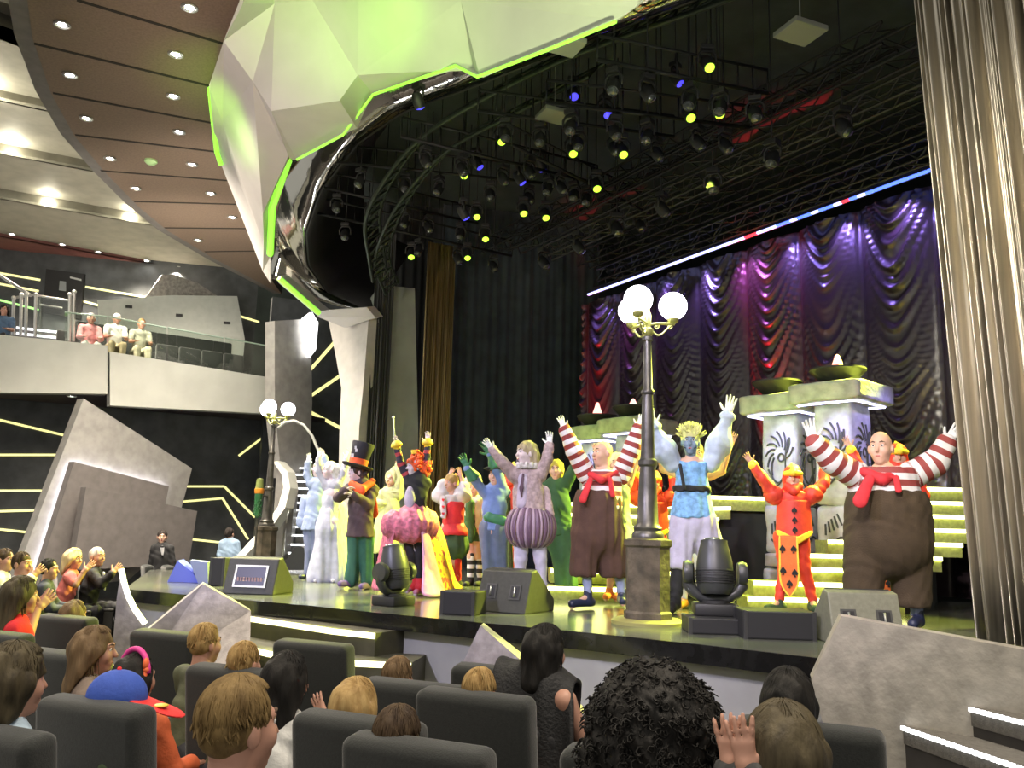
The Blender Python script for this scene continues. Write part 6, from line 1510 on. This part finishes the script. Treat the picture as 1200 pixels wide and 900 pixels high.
F.body(); F.g('bodice', cloth('dusky bodice', (.20,.14,.16)), [('c',(815,570),(813,604),.13,.13,.04,.75)]); trousers(F, cloth('white tights', (.66,.66,.72)), .095,.068,.048, name='tights'); F.hair(cloth('brown hair', (.12,.07,.04))); F.shoes(cloth('orange yellow shoe', (.75,.35,.05)), .045)
# ---------- stage hand and host
F = Fig('standing person in black dinner jacket and bow tie by the grey wall sculpture', 16.6, dict(hd=(190,629.5),nk=(190,639.5),ls=(181,643),le=(178,658),lw=(178,670),lh=(178,679),rs=(199,643),re=(202,658),rw=(203,670),rh=(203,679),pv=(190,670),lk=(186,690),la=(186,714),rk=(195,690),ra=(195,714)), (.35,-1), base=[*P(190,700,16.6)[:2], FLOOR], grp='people in black formal wear')
F.body(skinhands=None); jacket(F, blackc, .17, .10, (.075,.065,.055)); trousers(F, blackc, .10,.085,.075); F.g('shirt_front', white_c, [('c',(190,641.5,-.13),(190.5,650,-.15),.04,.02,.01,.5)], h=.01); F.g('bow_tie', blackc, [('c',(188.6,640.5,-.18),(191.4,640.5,-.18),.02,.02,.01,.6)], h=.008); F.hair(cloth('dark short hair', (.025,.018,.015)), 1.03); 
F = Fig('person in light blue shirt seen from behind near the far street lamp', 18.5, dict(hd=(269,626),nk=(269,634),ls=(261,637),le=(258,650),lw=(260,662),lh=(261,669),rs=(277,637),re=(280,650),rw=(279,662),rh=(278,669),pv=(269,663),lk=(265,685),la=(264,706),rk=(273,685),ra=(274,706)), (.2,1), base=[*P(269,660,18.5)[:2], FLOOR], grp=None, h=.014)
F.body(features=False); jacket(F, cloth('light blue shirt', (.30,.42,.58)), .165, .02, (.08,.07,.06), name='shirt'); F.g('trousers', cloth('charcoal trousers', (.03,.035,.045)), [('c','pv','lk',.13,.10,.05),('c','lk','la',.10,.09,.03),('c','pv','rk',.13,.10,.05),('c','rk','ra',.10,.09,.03)]); F.hair(cloth('dark short hair', (.025,.018,.015)), 1.04)
# ================================================================== AUDIENCE
def hmat(name, c, c2, rough=.62): return M(name, c, rough, spec=.22, col2=c2, vscale=26, stretch=(1,1,.15), bump=.25, bscale=90)
H_BLOND = hmat('golden blond hair', (.24,.145,.05), (.42,.29,.12)); H_FAIR = hmat('dark blond hair', (.10,.062,.022), (.21,.14,.055)); H_BROWN = hmat('brown hair strands', (.035,.021,.012), (.08,.052,.028)); H_DARK = hmat('near black hair', (.006,.0055,.005), (.018,.016,.014)); H_GREY = hmat('grey hair', (.42,.40,.37), (.62,.60,.57)); H_OLIVE = hmat('olive brown hair', (.035,.027,.015), (.09,.072,.04)); H_LT = hmat('light brown hair', (.10,.062,.03), (.19,.125,.065))
SKINW = M('warm skin', (.46,.245,.175), .5, var=.05, vscale=8)  # even skin tone of the spectators
def strands(F, mat, n, drop=0.0, th1=2.2, fr=.8, a=(.086,.104,.108), r0=.0034, seed=1, curl=0.0, name='hair_strands', side_part=.0, ctr=.035):
    rg = np.random.default_rng(seed); c = F.J['hd']; k = F.hs; mb = MB()
    for i in range(n):
        phi = rg.uniform(0, 2*math.pi); front = math.cos(phi)   # 1 = face side
        t0 = rg.uniform(.0, 1.2); t1 = t0+rg.uniform(.5, 1.0); lim = th1 if front < -.45 else (fr if front > .35 else (1.42 if not drop or drop < .05 else 1.8))
        t1 = min(t1, lim+rg.uniform(-.1, .1)); 
        if t1-t0 < .15: continue
        o = 1.02+rg.uniform(0, .06); pts = []; ph = phi+rg.uniform(-.15, .15)
        for t in np.linspace(t0, t1, 5):
            ph += rg.uniform(-.05, .05)+side_part*.08
            tp = 1-.16*max(0, t-1.5); q = np.array([math.sin(t)*math.sin(ph)*a[0]*tp, math.sin(t)*math.cos(ph)*a[1]*tp, math.cos(t)*a[2]])*o*k
            pts.append(c+F.hu*ctr*k-F.hf*.015*k+F.hsd*q[0]+F.hf*q[1]+F.hu*q[2])
        if drop and front < .45 and t1 > 1.2:
            e = pts[-1]; L = drop*rg.uniform(.7, 1.0); w = rg.uniform(-.02, .02, 2)
            for t in (.33, .66, 1.0): pts.append(e+np.array([w[0]*t, w[1]*t, -L*t])-(e-c)*np.array([1,1,0])*.12*t)
        if curl:
            e = pts[-1]; d = nrm(e-c); x = nrm(np.cross(d, UP+.1)); y = np.cross(d, x)
            pts = [e+d*.012*j+(x*math.cos(j*1.2+i)+y*math.sin(j*1.2+i))*curl for j in range(8)]
        rr = r0*rg.uniform(.7, 1.2); mb.tube(pts, [rr]*(len(pts)-1)+[rr*.25], 4, False)
    o = mb.build(name, mat, F.r, True); return o
def sitter(label, px, py, D, face, k=1.0, hair=H_BROWN, long=0.0, top=None, bottom=None, hs=None, hface=None, hands=None, clap=None, skin=None, strand=250, fine=False, features=None, seatlab=None, bald=False, grow=1.0, body_h=None, cat='spectator', grp='seated spectators', tshort=False, bare=False, noleg=False, lean=0.0, floor=FLOOR, tilt=0.0, hamp=.008, dz=None):
    hd = P(px, py, D); f = nrm([*face, 0]); s = np.cross(f, UP); j = {'hd': hd}
    j['nk'] = hd-UP*.165*k-f*(.02+lean)
    nz = j['nk'][2]; pz = max(floor+.50, nz-.52*k)
    pv = j['nk']-f*(.06+lean*1.5); pv[2] = pz; j['pv'] = pv
    sp = s if s[0] > 0 else -s
    if abs(s[0]) < .2: sp = s
    for q, g in (('l', -1), ('r', 1)):
        j[q+'s'] = j['nk']+sp*g*.175*k-UP*.05*k; j[q+'e'] = j[q+'s']-UP*.24*k+f*.10*k+sp*g*.05; j[q+'w'] = j[q+'e']+f*.22*k-sp*g*.06-UP*.02; j[q+'h'] = j[q+'w']+f*.16*k-UP*.02
        if clap is not None:
            c_ = clap if isinstance(clap, np.ndarray) else j['nk']+f*.34*k-UP*.10*k
            j[q+'w'] = c_-f*.06+sp*g*.055-UP*.05; j[q+'e'] = (j[q+'s']+j[q+'w'])/2-UP*.13*k+sp*g*.05; j[q+'h'] = c_+f*.06+sp*g*.012+UP*.09
        j[q+'p'] = pv+sp*g*.09*k; j[q+'k'] = j[q+'p']+f*.42*k+UP*.03+sp*g*.03; j[q+'a'] = j[q+'k']-UP*(j[q+'k'][2]-floor-.07)+f*.03; j[q+'t'] = j[q+'a']+f*.14-UP*.04
    if hands:
        for q, v in hands.items():
            j[q+'w'], j[q+'h'] = v; j[q+'e'] = (j[q+'s']+j[q+'w'])/2-UP*.10*k+f*.03
    F = Fig(label, D, j, face, hface or face, hs=hs or k, cat=cat, grp=grp, skin=skin or SKINW, bw=k, base=[pv[0], pv[1], floor], h=body_h or (.011 if fine else .014), world=True, tilt=tilt)
    F.body(features=(features if features is not None else fine), palm={'l': sp, 'r': -sp} if clap is not None else None, curl=.12)
    tm = top or cloth('dark top', (.05,.05,.055))
    L = [('c',('nk',(0,0,-.07*k)),('nk','pv',.5),.135*k,.155*k,.05,.72),('c',('nk','pv',.5),'pv',.15*k,.155*k,.05,.78)]+([] if bare else [('c','ls','rs',.068*k,.068*k,.05)])
    for q in ('' if bare else 'lr'): L += [('c',q+'s',(q+'s',q+'e',.7 if tshort else 1.0),.073*k,.064*k,.03)]+([] if tshort else [('c',q+'e',(q+'e',q+'w',.92),.062*k,.048*k,.02)])
    if top is not False: F.g('top', tm, L)
    if not noleg:
        bm_ = bottom or cloth('dark trousers', (.03,.03,.035)); F.g('trousers', bm_, [x for q in 'lr' for x in (('c',q+'p',q+'k',.105*k,.075*k,.04),('c',q+'k',q+'a',.075*k,.055*k,.03))]+[('c','pv',('pv',(0,.05,.0)),.145*k,.13*k,.05)])
        F.shoes(M('dark shoe', (.02,.02,.02), .5), .042, .2)
    if not bald:
        ex = []
        if long: ex = [('c',('hd',(0,-.055,.02)),('hd',(0,-.075,-.04-long)),.088*k*grow,.075*k*grow,.05),('c',('hd',(-.06,-.02,.0)),('hd',(-.065,-.05,-.03-long*.9)),.045*k,.04*k,.05),('c',('hd',(.06,-.02,.0)),('hd',(.065,-.05,-.03-long*.9)),.045*k,.04*k,.05)]
        F.hair(hair, grow, ex, fringe=.6, h=.0065 if fine else .010, amp=hamp, hl=.05)
        if strand: strands(F, hair, strand, long*.9 if long else .03, th1=2.2 if long else 1.75, seed=int(px), a=tuple(np.array((.086,.104,.104))*grow))
    if seatlab: seat(pv[0]-f[0]*.13, pv[1]-f[1]*.13, math.atan2(-f[0], f[1]), seatlab, floor, 'far seats by the grey sculpture')
    return F
A0 = (.42, .9)
c_ol = cloth('olive shirt', (.10,.11,.06)); c_wh = cloth('white shirt', (.62,.62,.60)); c_bk = cloth('black dress', (.015,.015,.018)); c_cor = cloth('coral dress', (.62,.16,.14))
# big curly haired woman
F = sitter('person with a huge mass of black curly hair and white top nearest the camera', 768, 850, 2.65, A0, 1.0, H_DARK, 0, c_wh, strand=0, fine=True, bald=True, features=False)
cc = F.J['hd']; S = SDF(); R = np.stack([F.hsd, F.hf, F.hu], 1)
S.ell(cc-F.hf*.03+UP*.0, (.185,.165,.165), R, .05).ell(cc-F.hf*.05-UP*.12, (.195,.15,.14), R, .06).ell(cc-F.hf*.01+UP*.06, (.14,.13,.115), R, .05).cut(cc+F.hf*.06, nrm(F.hf*.9-UP*.35))
V, Fc = S.mesh(.007, lambda X, Y, Z: (.011*np.sin(X*95+2*np.sin(Z*40))*np.sin(Y*88)*np.sin(Z*90+2*np.sin(X*50))+.012*np.sin(X*31+Z*27)*np.sin(Y*29-Z*23)).astype(np.float32))
mesh_fast('curly_hair', V, Fc, H_DARK, F.r)
rgc = np.random.default_rng(4); mb = MB(); pick = rgc.choice(len(V), 1500); ctr = cc-UP*.05
for i in pick:
    p = V[i]; d = nrm(p-ctr); x = nrm(np.cross(d, [.2,.1,1])); y = np.cross(d, x); ph = rgc.uniform(0, 6.28); R_ = rgc.uniform(.006, .012); Ls = rgc.uniform(.02, .04)
    mb.tube([p-d*.012+d*Ls*t-UP*.012*t+(x*math.cos(ph+8*t)+y*math.sin(ph+8*t))*R_ for t in np.linspace(0, 1, 8)], [.0030]*7+[.001], 4, False)
mb.build('curls', H_DARK, F.r, True)
sitter('person with long straight near-black hair in the last seat beside the metal ramp wall', 925, 826, 3.85, A0, 1.0, H_DARK, .22, cloth('charcoal top', (.03,.03,.035)), strand=500, fine=True, features=False, grow=1.12)
hw, hh = P(866,897,2.25), P(853,846,2.28)
sitter('person with brown hair at the bottom edge clasping raised hands', 920, 893, 2.35, A0, 1.0, H_OLIVE, .12, cloth('dark grey top', (.05,.05,.05)), strand=600, fine=True, features=False, hands={'l': (P(858,902,2.30), P(852,848,2.30)), 'r': (P(876,904,2.26), P(866,846,2.26))}, grow=1.08)
sitter('person with straight black bob and one bare shoulder beside the draped jacket', 641, 766, 4.85, (.75,.65), 1.0, H_DARK, .10, cloth('black strap top', (.02,.02,.022)), strand=450, fine=True, bare=True, grow=1.12)
F = bpy.context.scene
# bare shoulder showing: sleeveless
sitter('small child with pale blond hair just over the wide seat back', 563, 814, 4.35, A0, .88, H_BLOND, 0, c_ol, strand=350, fine=True, features=False)
sitter('person with short dark brown hair barely showing over the lowest middle seat', 467, 870, 3.42, A0, .95, H_BROWN, 0, c_ol, strand=400, fine=True, features=False)
sitter('child with smooth long blond hair in the middle of the audience', 418, 832, 3.9, A0, .9, H_BLOND, .06, c_wh, strand=450, fine=True, features=False, grow=1.08)
sitter('small child with light brown hair only just showing near the lit step', 467, 797, 4.75, A0, .85, H_LT, 0, c_ol, strand=250, features=False)
sitter('person with dark shoulder-length hair raising a hand behind the fair-haired boy', 338, 800, 4.4, (.5,.85), .98, H_DARK, .12, c_wh, strand=450, fine=True, features=False, hands={'r': (P(381,842,4.35), P(367,810,4.4))}, grow=1.08)
sitter('boy with fair tousled hair in profile nearest the camera', 281, 855, 2.3, (.75,.66), .93, H_FAIR, 0, cloth('grey striped shirt', (.30,.31,.31)), hface=(.66,.75), strand=1500, fine=True, features=True, grow=1.0)
sitter('boy with short golden blond hair beside the pink metal wedge', 241, 756, 5.3, (.6,.8), .88, H_BLOND, 0, c_ol, hface=(.6,.8), strand=500, fine=True)
sitter('small child with light blond hair right of the short-haired blond boy', 287, 779, 4.8, A0, .85, H_BLOND, 0, c_ol, strand=300, features=False)
F = sitter('child in a blue baseball cap with a red brim', 140, 829, 3.92, (.85,.5), .92, H_BROWN, 0, cloth('green shirt', (.06,.09,.04)), strand=0, fine=True, features=False, hface=(.9,.15))
c = F.J['hd']; S = SDF(); R = np.stack([F.hsd, F.hf, F.hu], 1); S.ell(c-F.hf*.015+UP*.045, (.100,.125,.112), R).cut(c+UP*.025, -UP); capb = cloth('royal blue cap', (.035,.085,.42), .8); redb = cloth('red cap brim', (.72,.03,.03), .7)
V, Fc = S.mesh(.006); ocap = mesh_fast('cap', V, Fc, capb, F.r)
S = SDF(); S.cap(c+F.hf*.09+UP*.028, c+F.hf*.19-UP*.01, .092, .088, .02, (nrm(UP+F.hf*.35), .13)); V, Fc = S.mesh(.006); mesh_fast('brim', V, Fc, redb, ocap)
mb = MB(); mb.sphere(c-F.hf*.015+UP*.158, .011, 10); mb.build('cap_button', redb, ocap, True)
mb = MB(); mb.sphere(c+F.hf*.175+UP*.013+F.hsd*.03, .032, 14, None, (1,1,.25)); mb.build('brim_sticker', M('gold sticker', (.75,.55,.08), .4), ocap, True)
F = sitter('girl with black hair and a pink headband with an orange bow', 160, 797, 4.5, A0, .9, H_DARK, .08, cloth('orange top', (.6,.12,.04)), strand=350, fine=True, features=False)
mb = MB(); c = F.J['hd']; mb.tube([c+UP*.03-F.hf*.02+(F.hsd*math.cos(a)*.095+UP*math.sin(a)*.122) for a in np.linspace(.1, 3.04, 16)], .014, 8); mb.build('headband', M('magenta headband', (.70,.05,.30), .6), F.r, True)
mb = MB()
for q in (-1, 1): mb.sphere(c+UP*.06+F.hsd*.085+UP*q*.028-F.hf*.03, .03, 10, None, (.5,.7,1))
mb.sphere(c+UP*.06+F.hsd*.09-F.hf*.03, .016, 8); mb.build('bow', M('orange bow', (.85,.16,.05), .6), F.r, True)
sitter('girl with long light brown hair in profile behind the cap wearer', 113, 764, 5.0, (.85,.5), .95, H_LT, .20, cloth('dusty top', (.2,.15,.12)), hface=(.95,.2), strand=450, fine=True, grow=1.05)
sitter('person with frizzy olive brown hair at the left edge', 18, 802, 3.45, (.6,.8), 1.0, H_OLIVE, .05, cloth('pale blue print top', (.35,.45,.55)), strand=600, fine=True, features=False, grow=1.15, hamp=.014)
sitter('person with long brown hair and bright red top clapping at the left', 26, 700, 6.4, (.8,.55), .98, H_OLIVE, .20, cloth('bright red top', (.72,.02,.03)), strand=350, fine=True, clap=P(55,704,6.6), tshort=True, grow=1.1)
sitter('child with light brown hair seated before the folded bare legs', 88, 722, 7.2, A0, .85, H_LT, .05, c_ol, strand=250, features=False, grow=1.05)
# formal row at the far left
FR = (.92, .35)
sitter('blonde person in a coral dress clapping beside the bald clapping man', 87, 656, 11.8, FR, 1.0, hmat('bright blond hair', (.55,.42,.20), (.75,.62,.36)), .10, c_cor, c_bk, hface=(.9,-.25), clap=P(106,664,11.7), tshort=True, strand=150, fine=False, features=True, grow=1.1, seatlab='dark seat under the blonde person in coral')
F = sitter('person with cropped grey hair in black dinner jacket clapping at the end of the row', 114, 653, 12.1, FR, 1.02, H_GREY, 0, c_bk, c_bk, hface=(.9,-.3), clap=P(138,667,11.9), strand=0, features=True, seatlab='dark seat under the clapping person in the dinner jacket', grow=.98)
F.g('shirt_front', c_wh, [('c',('nk',(0,.12,-.06)),('nk',(0,.15,-.25)),.04,.03,.01,.5)], h=.01)
sitter('person in a white shirt with dark hair, hands pressed together at the left edge', 26, 662, 9.9, FR, 1.0, H_BROWN, 0, c_wh, cloth('navy shorts', (.02,.025,.05)), hface=(.95,-.15), clap=P(46,670,9.9), strand=120, features=True, seatlab='dark seat under the person in the white shirt')
sitter('person in pale shirt cut off by the left edge of the picture', 6, 657, 10.6, FR, 1.0, H_BROWN, 0, c_wh, hface=(.95,-.1), strand=100, features=True, seatlab='dark seat cut off at the left edge below the light lines')
sitter('person with bare crossed legs and navy shorts left of the clapping couple', 58, 668, 10.9, FR, .97, H_DARK, 0, cloth('navy top', (.03,.035,.06)), SKINW, hface=(.95,.1), strand=100, features=False, seatlab='dark seat under the person with bare legs')
# balcony guests
def bal(i, px, py, label, hair, top, bottom, **k):
    p = BSEAT[i]; D = p[1]; q = P(px, py, D-.25)
    return sitter(label, px, py, D-.12, (-fd[1]*-1*0+fn[0], fn[1]), .98, hair, 0, top, bottom, strand=60, features=True, floor=BZ, cat='spectator', grp='balcony spectators', **k)
bal(0, 107, 374, 'white-haired person in a pink shirt on the balcony', H_GREY, cloth('pink shirt', (.72,.30,.32)), c_wh)
bal(1, 137, 374, 'grey-haired person in a white polo shirt on the balcony', H_GREY, c_wh, cloth('khaki trousers', (.45,.36,.22)), tshort=True)
bal(2, 166, 380, 'fair-haired person in a light strapped top on the balcony', H_FAIR, cloth('grey patterned top', (.30,.30,.24)), cloth('cream trousers', (.55,.50,.36)), tshort=True)
sitter('dark-haired person in denim at the far left end of the balcony', 5, 364, 18.6, (.3,-1), .95, H_DARK, .08, cloth('denim waistcoat', (.08,.14,.24)), None, strand=60, features=True, floor=BZ, tshort=True, grp='balcony spectators')
# jacket draped over a seat corner
def draped():
    zt = FLOOR+SH; a = PZ(525,777,zt); b = PZ(636,790,zt); row = np.array([math.cos(-.43), math.sin(-.43), 0]); f = np.array([.417,.909,0]); c = (a+b)/2; rows = []
    prof = [(.26,-.30),(.22,-.05),(.19,.035),(.06,.075),(-.06,.045),(-.10,-.12),(-.12,-.34),(-.13,-.62),(-.12,-.82)]
    for t, (u, v) in enumerate(prof):
        rows.append([c+row*(.02+.38*k/9*(1+.05*t))-f*(-u+.02*math.sin(k*1.7+t*.9)+(.0 if t < 5 else .02*math.sin(k*2.3)))+UP*(v-.05*(k > 7)*(k-7)-.02*math.sin(k*1.1)+(.10 if t == 8 and k < 4 else 0)-(0.06*abs(k-4)/4 if t > 6 else 0)) for k in range(10)])
    mb = MB(); n = 10; mb.v = [tuple(p) for r_ in rows for p in r_]; mb.f = [[i*n+k, i*n+k+1, (i+1)*n+k+1, (i+1)*n+k] for i in range(len(rows)-1) for k in range(n-1)]; mb.m = [0]*len(mb.f)
    o = mb.build('jacket', cloth('black jacket cloth', (.010,.010,.011), .7, bump=.4), None, True); m_ = o.modifiers.new('sub', 'SUBSURF'); m_.levels = m_.render_levels = 2; m_ = o.modifiers.new('thick', 'SOLIDIFY'); m_.thickness = .02; m_.offset = 1
    tag(o, 'black jacket hung over the corner of a charcoal seat', 'jacket')
draped()
# ================================================================== LIGHT
W = bpy.data.worlds.new('hall ambience'); SC.world = W; W.use_nodes = True
W.node_tree.nodes['Background'].inputs[0].default_value = (1.0, .95, .86, 1); W.node_tree.nodes['Background'].inputs[1].default_value = .27
SC.view_settings.view_transform = 'Standard'; SC.view_settings.look = 'None'; SC.view_settings.gamma = 1; SC.view_settings.use_curve_mapping = False
SC.view_settings.exposure = 1.3
SC.cycles.max_bounces = 6; SC.cycles.sample_clamp_indirect = 6
def aim(o, tgt):
    d = Vector([float(q) for q in tgt])-o.location; o.rotation_euler = d.to_track_quat('-Z', 'Y').to_euler()
def spot(name, loc, tgt, col, power, angle=40, blend=.6, size=.15):
    l = bpy.data.lights.new(name, 'SPOT'); l.energy = power; l.color = col; l.spot_size = math.radians(angle); l.spot_blend = blend; l.shadow_soft_size = size
    o = bpy.data.objects.new(name, l); COL.objects.link(o); o.location = tuple(float(q) for q in loc); aim(o, tgt); return o
def point(name, loc, col, power, size=.2):
    l = bpy.data.lights.new(name, 'POINT'); l.energy = power; l.color = col; l.shadow_soft_size = size
    o = bpy.data.objects.new(name, l); COL.objects.link(o); o.location = tuple(float(q) for q in loc); return o
WARM = (1, .87, .70)
# front-of-house key lights on the performers
spot('front_key', (-5.5, 1.0, 6.6), (1.6, 9.4, 1.3), (.74, .70, 1.0), 1250, 32)
spot('front_key', (-1.0, -1.0, 6.8), (2.8, 8.8, 1.3), (1.0, .90, .97), 1000, 30)
spot('front_key', (-7.0, 3.0, 6.4), (-2.2, 12, 1.4), (.62, .60, 1.0), 1250, 30)
# yellow green side and back light from the stage rig
YG = (.90, 1.0, .10)
spot('rig_light_beam', (5.6, 11.4, 5.6), (0.6, 9.6, 1.2), YG, 4200, 48)
spot('rig_light_beam', (2.4, 14.4, 6.0), (-2.4, 11.6, 1.1), YG, 4200, 46)
spot('rig_light_beam', (-1.0, 17.5, 6.2), (-2.6, 12.4, 1.2), (.9, 1.0, .12), 2600, 40)
spot('rig_light_beam', (5.9, 9.4, 5.6), (3.2, 8.3, 1.0), YG, 1100, 50)
# house downlights
for x, y in [(73,28),(82,87),(101,138),(129,185),(159,220),(206,63),(203,112),(210,154),(225,192),(247,226),(272,254)]:
    p = PZ(x, y, ZC); spot('house_downlight', p-np.array([0,0,.15]), p-np.array([0,0,5]), WARM, 420, 120, .95, .15)
for x, y in [(14,274),(73,286),(115,295),(172,305),(210,313),(262,323)]:
    p = PZ(x, y, SOF); spot('soffit_downlight', p-np.array([0,.15,.2]), p-np.array([-.3,2.0,5]), WARM, 700, 130, 1, .1)
for x, y in [(185,507),(248,544),(84,464)]:
    p = PZ(x, y, zs-.03) if False else PZ(x, y, BZ-.53); spot('soffit_downlight', p-np.array([0,0,.1]), p-np.array([0,-.3,5]), WARM, 90, 130, .95, .15)
for x, y in [(-6, 3), (-2.5, 0), (2.5, 2), (-7, 8), (1, 4.5)]:
    spot('house_downlight', (x, y, 7.8), (x, y, 0), WARM, 420, 110, .95, .15)
for x, y, z_, tg in [(-9.5, 13.5, 5.2, (-9.5, 19, 10)), (-6.5, 16.0, 5.4, (-6.5, 21, 9.5)), (-11, 10.5, 5.0, (-11, 15, 10.2)), (-5.5, 13, 5.0, (-5.0, 17, 8))]:
    spot('ceiling_fill', (x, y, z_), tg, (1, .93, .78), 170, 110, 1, .3)  # unseen spots added in mid-hall to brighten the ceiling tiers
for x, y in ((60,190),(150,215),(235,240)):
    p = P(x, y, 17.6); spot('balcony_fill', p, BSEAT[{60:1,150:4,235:7}[x]]+np.array([0,0,.9]), WARM, 900, 60, 1, .2)  # unseen spots added to lift the balcony seats and guests
for p in RISER_FILLS: point('hidden_glow', p, (1, .93, .75), 16, .12)  # unseen point lamps added to make highlights on the steel risers
# coloured washes on the canopy
GRN = (.42, 1.0, .06)
spot('canopy_wash', (1.4, 3.6, 2.6), P(590,-30,8.0), (.82, 1.0, .46), 820, 36, 1)
spot('canopy_wash', (-1.5, 4.6, 2.6), P(450,20,9.2), (.62, 1.0, .24), 430, 34, 1)
spot('canopy_wash', (-1.0, 7.0, 6.2), P(402,16,9.3), GRN, 110, 50, 1)
spot('canopy_wash', (-4.4, 11.0, 6.0), P(270,120,11.6), GRN, 45, 80, 1)
spot('canopy_wash', (-4.6, 4.0, 3.4), P(318,150,11.2), (1.0, .80, .70), 620, 44, 1)
# swagged curtain: violet grazing from the head, red from the floor
for i in range(11):
    u = (i+.7)/11.2; p = np.array([*(sa+(sb-sa)*u+sn*.55), ZT+.0]); q = np.array([*(sa+(sb-sa)*(u+.01)-sn*.1), ZT-1.0])
    spot('curtain_wash', p, q, (.36, .24, 1.0) if i not in (1, 4) else (.75, .18, .9), 70+8*i, 75, 1, .05)
for px, tg, pw in ((703, 440, 900), (905, 330, 1500), (905, 420, 900), (960, 440, 400), (703, 380, 350)):
    b = PV(px, 600, sa, sb)[:2]+sn*.7; t = PV(px, tg, sa, sb); spot('curtain_red', (b[0], b[1], STZ+1.0), t, (1.0, .02, .04), pw, 24, .7, .05)
# added curtain fill, then light of the lamp globes and under the slabs
spot('silver_curtain_fill', (-.5, .5, 6.5), (4.1, 7.0, 3.6), (1.0, .92, .74), 700, 38, .9)  # unseen spot added to brighten the silver curtain
spot('rig_light_beam', (2.6, 11.2, 6.4), (1.6, 9.2, .9), (.75, 1.0, .12), 1500, 55, .9)
for b in (lampA, l2): point('globe_glow', (b[0], b[1], STZ+3.0), (.95, .95, 1.0), 25, .3)
for p, zt in (pA, pB, pC, pD): spot('slab_glow', (p[0]-.35, p[1]-.5, zt-.35), (p[0], p[1], zt-1.6), (.45, .36, 1.0), 22, 110, .95, .15)
for p, zt in (pA, pB, pC, pD): spot('pillar_wash', (p[0]-1.7, p[1]-1.3, 3.3), (p[0]-.1, p[1], 2.9), (.52, 1.0, .06), 22, 62, .8, .06)
spot('pillar_wash', (5.6, 8.6, 5.0), (pB[0][0]+.3, pB[0][1], 2.9), (.36, .28, 1.0), 300, 20, .8)
